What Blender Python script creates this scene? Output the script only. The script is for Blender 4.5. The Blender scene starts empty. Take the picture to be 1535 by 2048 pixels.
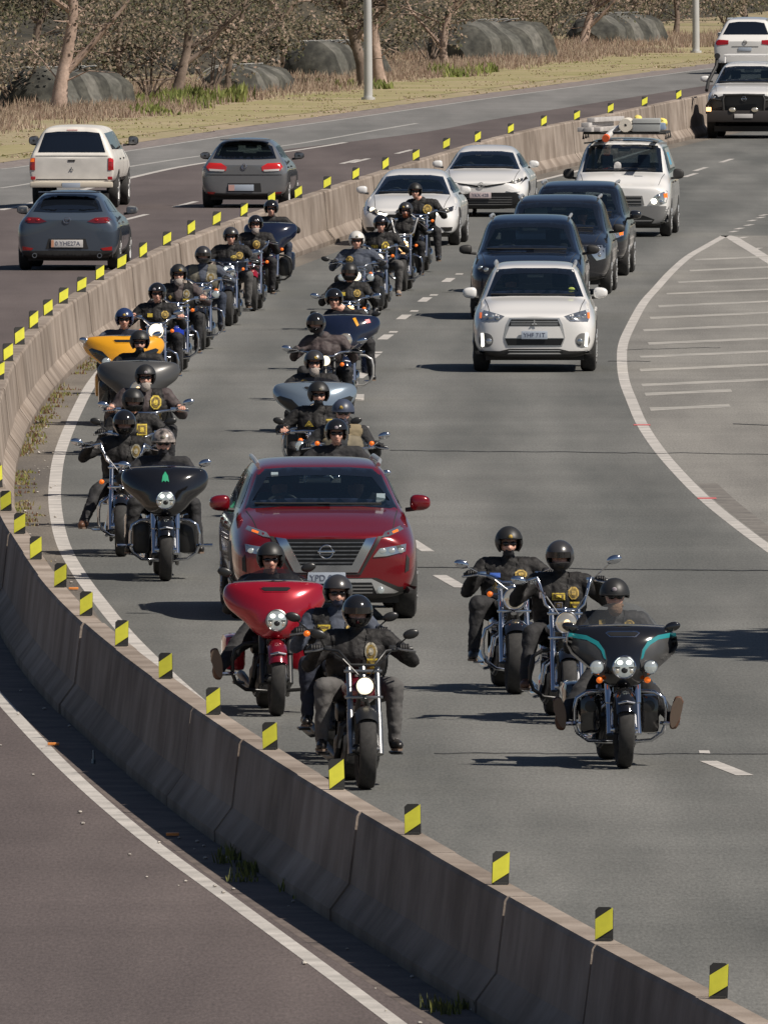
import bpy, bmesh, math, random
import numpy as np
from mathutils import Vector, Matrix, noise
from mathutils.bvhtree import BVHTree
random.seed(7)
R = math.radians
SC = bpy.context.scene
COL = SC.collection
PI = math.pi

# ---------------------------------------------------------------- camera
F, PIT, CH = 39000.0, math.atan(1359 / 39000.0), 7.8
cd = bpy.data.cameras.new('camera'); cam = bpy.data.objects.new('camera', cd); COL.objects.link(cam)
cam.location = (0, 0, CH); cam.rotation_euler = (PI / 2 - PIT, 0, 0)
cd.sensor_fit = 'HORIZONTAL'; cd.sensor_width = 36.0; cd.lens = F / 1535 * 36.0
cd.clip_start = 5.0; cd.clip_end = 6000.0
SC.camera = cam
# ---------------------------------------------------------------- world and sun
SUN_AZ, SUN_EL = R(119), R(50)
w = bpy.data.worlds.new('World'); SC.world = w; w.use_nodes = True
nt = w.node_tree; nt.nodes.clear()
sky = nt.nodes.new('ShaderNodeTexSky'); sky.sky_type = 'NISHITA'; sky.sun_disc = False
sky.air_density = 0.7; sky.dust_density = 0.6; sky.sun_elevation = SUN_EL; sky.sun_rotation = SUN_AZ
bg = nt.nodes.new('ShaderNodeBackground'); bg.inputs[1].default_value = 0.05
wo = nt.nodes.new('ShaderNodeOutputWorld')
nt.links.new(sky.outputs[0], bg.inputs[0]); nt.links.new(bg.outputs[0], wo.inputs[0])
sd = bpy.data.lights.new('sun', 'SUN'); sd.energy = 5.0; sd.angle = R(0.55); sd.color = (1.0, 0.92, 0.82)
sun = bpy.data.objects.new('sun', sd); COL.objects.link(sun)
tosun = Vector((math.sin(SUN_AZ) * math.cos(SUN_EL), math.cos(SUN_AZ) * math.cos(SUN_EL), math.sin(SUN_EL)))
sun.rotation_euler = (-tosun).to_track_quat('-Z', 'Y').to_euler(); sun.location = (20, 150, 60)
vs = SC.view_settings
vs.view_transform = 'Standard'; vs.look = 'None'; vs.exposure = 0.12; vs.gamma = 1.0; vs.use_curve_mapping = False


def G(px, py, z=0.0):
    """point of the place at height z seen at photo pixel px, py"""
    u = (px - 767.5) / F; v = (py - 1024) / F
    t = (CH - z) / (math.sin(PIT) + v * math.cos(PIT))
    return Vector((u * t, (math.cos(PIT) - v * math.sin(PIT)) * t, z))


# ---------------------------------------------------------------- materials
MATS = {}


def mat(name, col, rough=0.6, metal=0.0, var=0.0, vscale=8.0, col2=None, bump=0.0, bscale=40.0, coat=0.0,
        emit=None, estr=0.0, alpha=None, fine=0.0, fscale=300.0, spec=0.5):
    if name in MATS: return MATS[name]
    m = bpy.data.materials.new(name); m.use_nodes = True
    n = m.node_tree.nodes; l = m.node_tree.links
    b = n['Principled BSDF']
    b.inputs['Base Color'].default_value = (*col, 1); b.inputs['Roughness'].default_value = rough
    b.inputs['Metallic'].default_value = metal; b.inputs['Coat Weight'].default_value = coat
    b.inputs['Coat Roughness'].default_value = 0.04; b.inputs['Specular IOR Level'].default_value = spec
    tc = n.new('ShaderNodeTexCoord')
    out = None
    if var > 0 or col2:
        t = n.new('ShaderNodeTexNoise'); t.inputs['Scale'].default_value = vscale; t.inputs['Detail'].default_value = 5
        l.new(tc.outputs['Object'], t.inputs['Vector'])
        r = n.new('ShaderNodeValToRGB'); r.color_ramp.elements[0].position = 0.35; r.color_ramp.elements[1].position = 0.65
        c2 = col2 or tuple(min(1, c * (1 + var)) for c in col)
        c1 = col if col2 else tuple(c * (1 - var) for c in col)
        r.color_ramp.elements[0].color = (*c1, 1); r.color_ramp.elements[1].color = (*c2, 1)
        l.new(t.outputs[0], r.inputs[0]); out = r.outputs[0]
    if fine > 0:
        t2 = n.new('ShaderNodeTexNoise'); t2.inputs['Scale'].default_value = fscale; t2.inputs['Detail'].default_value = 3
        l.new(tc.outputs['Object'], t2.inputs['Vector'])
        r2 = n.new('ShaderNodeMapRange'); r2.inputs[1].default_value = 0.3; r2.inputs[2].default_value = 0.7
        r2.inputs[3].default_value = 1 - fine; r2.inputs[4].default_value = 1 + fine
        l.new(t2.outputs[0], r2.inputs[0])
        mx = n.new('ShaderNodeVectorMath'); mx.operation = 'SCALE'
        if out: l.new(out, mx.inputs[0])
        else: mx.inputs[0].default_value = col
        l.new(r2.outputs[0], mx.inputs['Scale']); out = mx.outputs[0]
    if out: l.new(out, b.inputs['Base Color'])
    if bump > 0:
        t3 = n.new('ShaderNodeTexNoise'); t3.inputs['Scale'].default_value = bscale; t3.inputs['Detail'].default_value = 4
        l.new(tc.outputs['Object'], t3.inputs['Vector'])
        bp = n.new('ShaderNodeBump'); bp.inputs['Strength'].default_value = bump; bp.inputs['Distance'].default_value = 0.02
        l.new(t3.outputs[0], bp.inputs['Height']); l.new(bp.outputs[0], b.inputs['Normal'])
    if emit:
        b.inputs['Emission Color'].default_value = (*emit, 1); b.inputs['Emission Strength'].default_value = estr
    if alpha is not None:
        o = n['Material Output']; tr = n.new('ShaderNodeBsdfTransparent'); tr.inputs[0].default_value = (*alpha[1], 1)
        mixs = n.new('ShaderNodeMixShader'); mixs.inputs[0].default_value = alpha[0]
        l.new(tr.outputs[0], mixs.inputs[1]); l.new(b.outputs[0], mixs.inputs[2]); l.new(mixs.outputs[0], o.inputs[0])
    MATS[name] = m
    return m


# ---------------------------------------------------------------- mesh helper
class MB:
    def __init__(s): s.v = []; s.f = []; s.m = []

    def add(s, vs_, fs, mi=0):
        o = len(s.v); s.v += [tuple(x) for x in vs_]; s.f += [tuple(i + o for i in f) for f in fs]; s.m += [mi] * len(fs)
        return s

    def box(s, x0, x1, y0, y1, z0, z1, mi=0, bev=0.0):
        if bev > 0:
            bm = bmesh.new(); bmesh.ops.create_cube(bm, size=1)
            for v in bm.verts: v.co = Vector(((x0 + x1) / 2 + v.co.x * (x1 - x0), (y0 + y1) / 2 + v.co.y * (y1 - y0), (z0 + z1) / 2 + v.co.z * (z1 - z0)))
            bmesh.ops.bevel(bm, geom=bm.edges[:], offset=bev, segments=2, affect='EDGES', profile=0.6)
            s.addbm(bm, mi); return s
        return s.add([(x0, y0, z0), (x1, y0, z0), (x1, y1, z0), (x0, y1, z0), (x0, y0, z1), (x1, y0, z1), (x1, y1, z1), (x0, y1, z1)],
                     [(3, 2, 1, 0), (4, 5, 6, 7), (0, 1, 5, 4), (1, 2, 6, 5), (2, 3, 7, 6), (3, 0, 4, 7)], mi)

    def addbm(s, bm, mi=0):
        bm.verts.index_update()
        s.add([v.co.copy() for v in bm.verts], [[v.index for v in f.verts] for f in bm.faces], mi); bm.free(); return s

    def tube(s, pts, rad, n=10, mi=0, caps=True, flat=1.0):
        pts = [Vector(p) for p in pts]; k = len(pts)
        if not isinstance(rad, (list, tuple)): rad = [rad] * k
        vs_ = []; up = None
        for i, p in enumerate(pts):
            d = (pts[min(i + 1, k - 1)] - pts[max(i - 1, 0)]).normalized()
            if up is None:
                up = Vector((0, 0, 1)) if abs(d.z) < 0.9 else Vector((0, 1, 0))
            a = (up - d * up.dot(d))
            if a.length < 1e-5: a = Vector((1, 0, 0)) - d * d.x
            a.normalize(); up = a; b = d.cross(a)
            for j in range(n):
                t = 2 * PI * j / n
                vs_.append(p + (a * math.cos(t) * flat + b * math.sin(t)) * rad[i])
        fs = [(i * n + j, i * n + (j + 1) % n, (i + 1) * n + (j + 1) % n, (i + 1) * n + j) for i in range(k - 1) for j in range(n)]
        if caps: fs += [tuple(range(n - 1, -1, -1)), tuple((k - 1) * n + j for j in range(n))]
        return s.add(vs_, fs, mi)

    def ball(s, c, r, n=12, m=8, mi=0, rot=None):
        if not isinstance(r, (list, tuple, Vector)): r = (r, r, r)
        c = Vector(c); vs_ = []
        for i in range(m + 1):
            ph = PI * i / m
            for j in range(n):
                t = 2 * PI * j / n
                q = Vector((math.sin(ph) * math.cos(t) * r[0], math.sin(ph) * math.sin(t) * r[1], math.cos(ph) * r[2]))
                if rot: q = rot @ q
                vs_.append(c + q)
        fs = [(i * n + j, (i + 1) * n + j, (i + 1) * n + (j + 1) % n, i * n + (j + 1) % n) for i in range(m) for j in range(n)]
        return s.add(vs_, fs, mi)

    def lathe(s, c, axis, prof, n=20, mi=0):
        """prof: list of (distance along axis, radius)"""
        c = Vector(c); ax = Vector(axis).normalized()
        a = ax.orthogonal().normalized(); b = ax.cross(a); vs_ = []
        for (d, r) in prof:
            for j in range(n):
                t = 2 * PI * j / n
                vs_.append(c + ax * d + (a * math.cos(t) + b * math.sin(t)) * r)
        fs = [(i * n + j, i * n + (j + 1) % n, (i + 1) * n + (j + 1) % n, (i + 1) * n + j) for i in range(len(prof) - 1) for j in range(n)]
        return s.add(vs_, fs, mi)

    def prism(s, pts, h, mi=0):
        """extrude polygon of 3d points by vector h"""
        pts = [Vector(p) for p in pts]; h = Vector(h); n = len(pts)
        return s.add(pts + [p + h for p in pts], [tuple(range(n)), tuple(range(2 * n - 1, n - 1, -1))] +
                     [(i, (i + 1) % n, n + (i + 1) % n, n + i) for i in range(n)], mi)

    def mesh(s, name, mats, smooth=True, angle=40):
        me = bpy.data.meshes.new(name); me.from_pydata(s.v, [], s.f)
        for m in (mats if isinstance(mats, (list, tuple)) else [mats]): me.materials.append(m)
        me.polygons.foreach_set('material_index', s.m)
        bm = bmesh.new(); bm.from_mesh(me); bmesh.ops.recalc_face_normals(bm, faces=bm.faces[:])
        bm.to_mesh(me); bm.free()
        if smooth:
            me.polygons.foreach_set('use_smooth', [True] * len(me.polygons))
            me.set_sharp_from_angle(angle=R(angle))
        me.update(); return me

    def build(s, name, mats, parent=None, smooth=True, angle=40, **kw):
        o = bpy.data.objects.new(name, s.mesh(name, mats, smooth, angle)); COL.objects.link(o)
        if parent is not None: o.parent = parent
        if kw: tag(o, **kw)
        return o


def tag(o, label=None, cat=None, group=None, kind=None):
    if label: o['label'] = label
    if cat: o['category'] = cat
    if group: o['group'] = group
    if kind: o['kind'] = kind
    return o


def thing(name, loc, rz, label, cat, group=None):
    o = bpy.data.objects.new(name, None); COL.objects.link(o); o.empty_display_size = 0.3
    o.location = loc; o.rotation_euler = (0, 0, rz)
    return tag(o, label, cat, group)


def spline(pts, step):
    """dense polyline through world points (Catmull-Rom), resampled every step metres; returns list of (pos, tangent)"""
    P = [Vector(p) for p in pts]
    P = [P[0] * 2 - P[1]] + P + [P[-1] * 2 - P[-2]]
    d = []
    for i in range(1, len(P) - 2):
        for k in range(24):
            t = k / 24.0; a, b, c, e = P[i - 1], P[i], P[i + 1], P[i + 2]
            d.append(0.5 * ((2 * b) + (c - a) * t + (2 * a - 5 * b + 4 * c - e) * t * t + (3 * b - a - 3 * c + e) * t ** 3))
    d.append(P[-2])
    out = [d[0]]; acc = 0
    for i in range(1, len(d)):
        seg = (d[i] - d[i - 1]); L = seg.length
        while acc + L >= step and L > 1e-9:
            q = d[i] - seg * (1 - (step - acc) / L)
            out.append(q); d[i - 1] = q; seg = d[i] - q; L = seg.length; acc = 0
        acc += L
    res = []
    for i, p in enumerate(out):
        t = (out[min(i + 1, len(out) - 1)] - out[max(i - 1, 0)]).normalized(); res.append((p, t))
    return res


def strip(path, w0, w1, z):
    """flat ribbon along path between side offsets w0 and w1"""
    b = MB(); n = len(path)
    for p, t in path:
        s_ = Vector((-t.y, t.x, 0)).normalized()
        a = p + s_ * w0; c = p + s_ * w1
        b.v += [(a.x, a.y, z), (c.x, c.y, z)]
    b.f = [(2 * i, 2 * i + 1, 2 * i + 3, 2 * i + 2) for i in range(n - 1)]; b.m = [0] * len(b.f)
    return b
# ---------------------------------------------------------------- the barrier line (world curve through the photo's marker positions)
MK = [(1535, 2055), (1435, 1998), (1207, 1883), (1000, 1770), (825, 1670), (674, 1580), (540, 1500), (427, 1430), (331, 1358), (243, 1293), (172, 1232),
      (120, 1175), (72, 1119), (39, 1068), (12, 1022), (-7, 975), (-17, 930), (-22, 880), (-20, 835), (-13, 795), (-2, 759), (17, 722), (40, 689), (68, 657), (97, 631), (127, 607), (163, 584),
      (200, 560), (243, 538), (287, 515), (334, 491), (383, 469), (433, 451), (488, 433), (543, 409), (597, 396), (654, 377), (711, 359),
      (771, 339), (832, 321), (892, 298), (955, 284), (1021, 267), (1087, 252), (1153, 240), (1220, 226), (1288, 212), (1357, 198), (1426, 184), (1496, 171)]


def bh(Y):  # barrier height as it shows along the curve
    return float(np.interp(Y, [110, 160, 230, 280, 380, 520], [0.76, 0.80, 0.84, 0.88, 1.0, 1.03]))


def mkpt(px, py):
    z = 0.8
    for _ in range(4):
        p = G(px, py, z); z = bh(p.y)
    return p


MW = [mkpt(*m) for m in MK]
bl = [Vector((p.x, p.y, 0)) for p in MW]
ext = (bl[0] - bl[1]).normalized(); ext2 = (bl[-1] - bl[-3]).normalized()
BL = [bl[0] + ext * 30, bl[0] + ext * 12] + bl[0:14:2] + bl[15:-1:3] + [bl[-1], bl[-1] + ext2 * 40 + Vector((2, 0, 0)), bl[-1] + ext2 * 90 + Vector((8, 0, 0))]
BPATH = spline(BL, 1.375)


def barx(Y):
    i = min(range(len(BPATH)), key=lambda k: abs(BPATH[k][0].y - Y)); return BPATH[i]


def hdg(Y):
    """dX/dY of the road at distance Y"""
    Y = min(Y, 530); a = barx(Y - 15)[0]; b = barx(Y + 15)[0]
    return (b.x - a.x) / (b.y - a.y)


# ---------------------------------------------------------------- road materials


def asphalt(name, c1, c2, streak):
    m = mat(name, c1, 0.85, 0, spec=0.25)
    n = m.node_tree.nodes; l = m.node_tree.links; b = n['Principled BSDF']
    g = n.new('ShaderNodeNewGeometry')
    mp = n.new('ShaderNodeMapping'); mp.inputs['Scale'].default_value = (0.55, 0.035, 1)
    l.new(g.outputs['Position'], mp.inputs[0])
    t = n.new('ShaderNodeTexNoise'); t.inputs['Scale'].default_value = 1.0; t.inputs['Detail'].default_value = 4; t.inputs['Roughness'].default_value = .6
    l.new(mp.outputs[0], t.inputs['Vector'])
    r = n.new('ShaderNodeValToRGB'); r.color_ramp.elements[0].position = 0.36; r.color_ramp.elements[1].position = 0.64
    r.color_ramp.elements[0].color = (*c1, 1); r.color_ramp.elements[1].color = (*c2, 1); l.new(t.outputs[0], r.inputs[0])
    # aggregate speckle
    mp2 = n.new('ShaderNodeMapping'); mp2.inputs['Scale'].default_value = (40, 4.0, 1); l.new(g.outputs['Position'], mp2.inputs[0])
    t2 = n.new('ShaderNodeTexNoise'); t2.inputs['Scale'].default_value = 1.0; t2.inputs['Detail'].default_value = 3; t2.inputs['Roughness'].default_value = .8
    l.new(mp2.outputs[0], t2.inputs['Vector'])
    r2 = n.new('ShaderNodeMapRange'); r2.inputs[1].default_value = .3; r2.inputs[2].default_value = .7; r2.inputs[3].default_value = .72; r2.inputs[4].default_value = 1.28
    l.new(t2.outputs[0], r2.inputs[0])
    # cross streaks (surface unevenness from the laying)
    mp3 = n.new('ShaderNodeMapping'); mp3.inputs['Scale'].default_value = (0.10, 0.22, 1); mp3.inputs['Rotation'].default_value = (0, 0, .02); l.new(g.outputs['Position'], mp3.inputs[0])
    t3 = n.new('ShaderNodeTexNoise'); t3.inputs['Scale'].default_value = 1.0; t3.inputs['Detail'].default_value = 6; t3.inputs['Roughness'].default_value = .65
    l.new(mp3.outputs[0], t3.inputs['Vector'])
    r3 = n.new('ShaderNodeMapRange'); r3.inputs[1].default_value = .3; r3.inputs[2].default_value = .7; r3.inputs[3].default_value = 1 - streak; r3.inputs[4].default_value = 1 + streak
    l.new(t3.outputs[0], r3.inputs[0])
    mm = n.new('ShaderNodeMath'); mm.operation = 'MULTIPLY'; l.new(r2.outputs[0], mm.inputs[0]); l.new(r3.outputs[0], mm.inputs[1])
    mx = n.new('ShaderNodeVectorMath'); mx.operation = 'SCALE'; l.new(r.outputs[0], mx.inputs[0]); l.new(mm.outputs[0], mx.inputs['Scale'])
    l.new(mx.outputs[0], b.inputs['Base Color'])
    return m


M_ROAD = asphalt('asphalt_grey', (.102, .104, .098), (.158, .157, .147), .13)
M_ROAD2 = asphalt('asphalt_brown', (.088, .072, .069), (.120, .099, .094), .10)
M_ROAD3 = asphalt('asphalt_outer', (.14, .138, .132), (.19, .185, .178), .10)
M_GORE = asphalt('asphalt_gore', (.165, .158, .145), (.235, .225, .205), .14)
M_SHOULD = asphalt('asphalt_shoulder', (.10, .09, .08), (.21, .185, .155), .2)
M_LINE = mat('road_paint', (.36, .34, .315), .7, col2=(.52, .49, .455), vscale=2.2, fine=.12, fscale=40)
M_LINE2 = mat('worn_paint', (.33, .32, .30), .8, var=.2, vscale=2, fine=.2, fscale=30)
M_CRACK = mat('crack_seal', (.03, .03, .03), .7)
M_CONC = mat('concrete', (.215, .174, .142), .95, col2=(.35, .295, .25), vscale=1.1, bump=.35, bscale=30, spec=.2)


def weather(m):
    """vertical rain streaks, per panel tone and a darker band low on the concrete"""
    n = m.node_tree.nodes; l = m.node_tree.links; b = n['Principled BSDF']; src = b.inputs['Base Color'].links[0].from_socket
    g = n.new('ShaderNodeNewGeometry'); mp = n.new('ShaderNodeMapping'); mp.inputs['Scale'].default_value = (2.2, 2.2, .9); l.new(g.outputs['Position'], mp.inputs[0])
    t = n.new('ShaderNodeTexNoise'); t.inputs['Scale'].default_value = 1.6; t.inputs['Detail'].default_value = 6; t.inputs['Roughness'].default_value = .7; l.new(mp.outputs[0], t.inputs['Vector'])
    r = n.new('ShaderNodeMapRange'); r.inputs[1].default_value = .3; r.inputs[2].default_value = .75; r.inputs[3].default_value = 1.03; r.inputs[4].default_value = .80; l.new(t.outputs[0], r.inputs[0])
    oi = n.new('ShaderNodeObjectInfo'); r2 = n.new('ShaderNodeMapRange'); r2.inputs[3].default_value = .86; r2.inputs[4].default_value = 1.12; l.new(oi.outputs['Random'], r2.inputs[0])
    sx = n.new('ShaderNodeSeparateXYZ'); l.new(g.outputs['Position'], sx.inputs[0]); r3 = n.new('ShaderNodeMapRange'); r3.inputs[1].default_value = .02; r3.inputs[2].default_value = .22; r3.inputs[3].default_value = .72; r3.inputs[4].default_value = 1.0; l.new(sx.outputs['Z'], r3.inputs[0])
    m1 = n.new('ShaderNodeMath'); m1.operation = 'MULTIPLY'; l.new(r.outputs[0], m1.inputs[0]); l.new(r2.outputs[0], m1.inputs[1])
    m2 = n.new('ShaderNodeMath'); m2.operation = 'MULTIPLY'; l.new(m1.outputs[0], m2.inputs[0]); l.new(r3.outputs[0], m2.inputs[1])
    v = n.new('ShaderNodeVectorMath'); v.operation = 'SCALE'; l.new(src, v.inputs[0]); l.new(m2.outputs[0], v.inputs['Scale']); l.new(v.outputs[0], b.inputs['Base Color'])


weather(M_CONC)
M_CONCJ = mat('concrete_dark', (.12, .10, .09), .9)

# ---------------------------------------------------------------- ground sheets
M_GRASSG = mat('verge_ground', (.33, .26, .17), .95, col2=(.25, .22, .11), vscale=.12, fine=.2, fscale=6)
MB().add([(-900, -60, -.02), (900, -60, -.02), (900, 3000, -.02), (-900, 3000, -.02)], [(0, 1, 2, 3)]).build('ground', M_GRASSG, smooth=False, kind='structure')

b = MB(); vv = []
pts = [p for p, t in BPATH]
for p in pts: vv += [(p.x, p.y, 0), (p.x + 70, p.y, 0)]
b.add(vv, [(2 * i, 2 * i + 1, 2 * i + 3, 2 * i + 2) for i in range(len(pts) - 1)])
ro = b.build('road', M_ROAD, smooth=False, kind='structure')
uv = ro.data.uv_layers.new(name='lateral')
for lp in ro.data.loops: uv.data[lp.index].uv = (0.0 if lp.vertex_index % 2 == 0 else 70.0, ro.data.vertices[lp.vertex_index].co.y)
for nn_ in [M_ROAD.node_tree]:  # polished wheel paths that follow the lanes
    n = nn_.nodes; l = nn_.links; pb = n['Principled BSDF']; src = pb.inputs['Base Color'].links[0].from_socket
    um = n.new('ShaderNodeUVMap'); um.uv_map = 'lateral'; sp_ = n.new('ShaderNodeSeparateXYZ'); l.new(um.outputs[0], sp_.inputs[0])
    m1 = n.new('ShaderNodeMath'); m1.operation = 'MULTIPLY_ADD'; m1.inputs[1].default_value = 2 * PI / 1.75; m1.inputs[2].default_value = -6.1; l.new(sp_.outputs[0], m1.inputs[0])
    m2 = n.new('ShaderNodeMath'); m2.operation = 'COSINE'; l.new(m1.outputs[0], m2.inputs[0]); m3 = n.new('ShaderNodeMath'); m3.operation = 'MULTIPLY_ADD'; m3.inputs[1].default_value = .075; m3.inputs[2].default_value = 1.0; l.new(m2.outputs[0], m3.inputs[0])
    sc_ = n.new('ShaderNodeVectorMath'); sc_.operation = 'SCALE'; l.new(src, sc_.inputs[0]); l.new(m3.outputs[0], sc_.inputs['Scale']); l.new(sc_.outputs[0], pb.inputs['Base Color'])

# left carriageway: from barrier to its outer edge line
L3 = [G(-400, 385), G(-150, 357), G(0, 338), G(59, 331), G(300, 295), G(542, 258), G(700, 236), G(951, 200), G(1151, 173), G(1407, 138), G(1560, 118)]
L3 = [L3[0] + Vector((-25, -80, 0))] + L3 + [L3[-1] + Vector((8, 60, 0)), L3[-1] + Vector((28, 190, 0))]
P3 = spline(L3, 4.0)
b = MB(); vv = []
for p in pts: vv += [(p.x, p.y, .0), (min(p.x - 12, -30), p.y, .0)]
nn = len(pts) - 1
left_end = [i for i, p in enumerate(pts) if p.y < 345][-1]
b.add(vv[:2 * left_end + 2], [(2 * i, 2 * i + 1, 2 * i + 3, 2 * i + 2) for i in range(left_end)])
# beyond that the sheet is bounded by the outer line
o3 = [p for p, t in P3]


def outer(Y):
    for i in range(len(o3) - 1):
        if o3[i].y <= Y <= o3[i + 1].y:
            k = (Y - o3[i].y) / (o3[i + 1].y - o3[i].y + 1e-9); return o3[i].x + k * (o3[i + 1].x - o3[i].x)
    return o3[-1].x if Y > o3[-1].y else -30


vv = []
q = [p for p in pts if p.y >= pts[left_end].y - .001]
for p in q: vv += [(p.x, p.y, 0), (min(p.x - .2, max(-30, outer(p.y + 0)) - 1.2) if p.y > 400 else -30, p.y, 0)]
b.add(vv, [(2 * i, 2 * i + 1, 2 * i + 3, 2 * i + 2) for i in range(len(q) - 1)])
b.build('road_opposite', M_ROAD2, smooth=False, kind='structure')
# paler outer lane and shoulder of the opposite carriageway
L1 = [G(-400, 470), G(-150, 440), G(0, 420), G(59, 407), G(275, 352), G(398, 327), G(560, 300), G(700, 283), G(860, 262), G(1000, 236), G(1250, 196), G(1560, 150)]
L1 = [L1[0] + Vector((-25, -80, 0))] + L1 + [L1[-1] + Vector((8, 60, 0)), L1[-1] + Vector((28, 190, 0))]
P1 = spline(L1, 4.0)
b = MB(); a_, c_ = [p for p, t in P1], [p for p, t in P3]
ys = np.linspace(330, 860, 200)


def lerpx(P, Y):
    return float(np.interp(Y, [p.y for p in P], [p.x for p in P]))


vv = []
for Y in ys: vv += [(lerpx(a_, Y), Y, .001), (lerpx(c_, Y) - .2, Y, .001)]
b.add(vv, [(2 * i, 2 * i + 1, 2 * i + 3, 2 * i + 2) for i in range(len(ys) - 1)])
b.build('road_outer_lane', M_ROAD3, smooth=False, kind='structure')
# gravel edge
b = MB(); vv = []
for Y in ys: vv += [(lerpx(c_, Y) - .12, Y, .002), (lerpx(c_, Y) - 1.15 + .35 * noise.noise((Y * .3, 0, 0)), Y, .002)]
b.add(vv, [(2 * i, 2 * i + 1, 2 * i + 3, 2 * i + 2) for i in range(len(ys) - 1)])
b.build('gravel_edge', mat('gravel', (.14, .12, .115), .95, col2=(.25, .21, .19), vscale=3, fine=.3, fscale=10), smooth=False, kind='structure')
# mown green strip on the verge
b = MB(); vv = []
for Y in ys: vv += [(lerpx(c_, Y) - 2.4 + .5 * noise.noise((Y * .05, 5, 0)), Y, -.012), (lerpx(c_, Y) - np.interp(Y, [440, 500, 560, 700], [3.2, 4.6, 6.4, 7.4]) + .8 * noise.noise((Y * .07, 0, 0)), Y, -.012)]
b.add(vv, [(2 * i, 2 * i + 1, 2 * i + 3, 2 * i + 2) for i in range(len(ys) - 1)])
b.build('grass_strip', mat('green_grass', (.235, .215, .085), .95, col2=(.33, .27, .155), vscale=.22, fine=.2, fscale=5), smooth=False, kind='structure')

# shoulders beside the barrier (dusty strip)
strip(BPATH, -0.25, -.78, .001).build('shoulder', M_SHOULD, smooth=False, kind='structure')
near = [x for x in BPATH if x[0].y < 260]
strip(near, 0.25, .70, .001).build('shoulder_opposite', mat('shoulder_brown', (.085, .068, .06), .9, col2=(.15, .12, .105), vscale=2, fine=.2, fscale=30), smooth=False, kind='structure')

# ---------------------------------------------------------------- painted lines


def linepx(pts_, w, name='lane_line', z=.0022, m=None, step=1.5):
    P = spline([G(*p) for p in pts_], step)
    return strip(P, -w / 2, w / 2, z).build(name, m or M_LINE, smooth=False, kind='structure')


linepx([(1500, 248), (1409, 266), (1300, 297), (1160, 340), (920, 400), (700, 470), (600, 500), (520, 540), (420, 585), (300, 665), (230, 715), (185, 765), (150, 830), (122, 900), (112, 950), (110, 1010),
        (125, 1085), (160, 1150), (205, 1210), (255, 1270), (315, 1330), (375, 1385), (470, 1465), (600, 1560), (800, 1700), (1300, 2000)], .15, 'edge_line')
GL = [(1449, 471), (1415, 490), (1376, 513), (1342, 543), (1312, 576), (1286, 606), (1262, 649), (1246, 686), (1243, 722), (1248, 762), (1263, 802), (1283, 848), (1316, 898), (1359, 948), (1409, 998),
      (1465, 1044), (1528, 1091), (1620, 1155), (1800, 1270)]
linepx(GL, .15, 'edge_line')
linepx([(1449, 471), (1462, 474), (1478, 484), (1500, 497), (1535, 519), (1600, 560)], .24, 'edge_line')
linepx([(-90, 1290), (0, 1398), (130, 1536), (281, 1669), (471, 1809), (667, 1953), (860, 2098)], .125, 'edge_line')
linepx([(0, 338), (59, 331), (300, 295), (542, 258), (700, 236), (951, 200), (1151, 173), (1407, 138), (1540, 120)], .13, 'edge_line', .003, M_LINE2)
linepx([(0, 376), (59, 367), (271, 331), (398, 312), (582, 289), (770, 257), (835, 246)], .15, 'lane_line', .003, M_LINE2)
linepx([(0, 420), (59, 407), (275, 352), (398, 327), (600, 299), (700, 283)], .17, 'edge_line', .003, M_LINE)

# gore sheet between its two lines
b = MB(); gl = [p for p, t in spline([G(*p) for p in GL], 1.5)]; vv = []
for p in gl: vv += [(p.x + .07, p.y, .001), (p.x + 40, p.y, .001)]
b.add(vv, [(2 * i, 2 * i + 1, 2 * i + 3, 2 * i + 2) for i in range(len(gl) - 1)]); b.build('gore_area', M_GORE, smooth=False, kind='structure')
# dusty dark edge inside the gore line
strip([x for x in spline([G(*p) for p in GL], 1.5) if x[0].y < 235], (.10), .34, .0018).build('gore_dirt', mat('gore_dirt', (.12, .11, .10), .9, col2=(.19, .175, .155), vscale=2, fine=.2, fscale=20), smooth=False, kind='structure')
hw_ = lambda px: .75 + .5 * noise.noise((px * .02, 3.3, 0))
b = MB()
for k, (y_, x0, x1) in enumerate([(300, 870, 1500), (365, 840, 1700), (435, 770, 1700), (505, 700, 1700), (580, 650, 1700), (650, 600, 1700), (725, 560, 1700), (805, 590, 1700), (885, 540, 1700), (965, 540, 1700), (1055, 550, 1700), (1110, 570, 1090), (1200, 600, 1080)]):
    A = G(1100 + x0 / 3.011, 420 + y_ / 3.011); sl = -.030
    n_ = 6; px0 = 1100 + x0 / 3.011; px1 = 1100 + x1 / 3.011
    vv = []
    for i in range(n_ + 1):
        px = px0 + (px1 - px0) * i / n_; py = 420 + y_ / 3.011 + sl * 1.5 * (px - px0)
        q = G(px, py); vv += [(q.x, q.y - .8 * hw_(px), .003), (q.x, q.y + .8 * hw_(px), .003)]
    b.add(vv, [(2 * i, 2 * i + 1, 2 * i + 3, 2 * i + 2) for i in range(n_)])
b.build('hatch_marking', mat('hatch_paint', (.26, .25, .23), .8, col2=(.38, .36, .325), vscale=1.5, fine=.2, fscale=20), smooth=False, kind='structure')

# dashes: three metres long each, along the lane
dz = MB()


def dash(px, py, L=3.0, w=.15, h=None):
    c = G(px, py); h_ = hdg(c.y) if h is None else h; t = Vector((h_, 1, 0)).normalized(); s_ = Vector((t.y, -t.x, 0))
    dz.add([(*(c - t * L / 2 - s_ * w / 2).xy, .0035), (*(c - t * L / 2 + s_ * w / 2).xy, .0035), (*(c + t * L / 2 + s_ * w / 2).xy, .0035), (*(c + t * L / 2 - s_ * w / 2).xy, .0035)], [(0, 1, 2, 3)])


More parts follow.
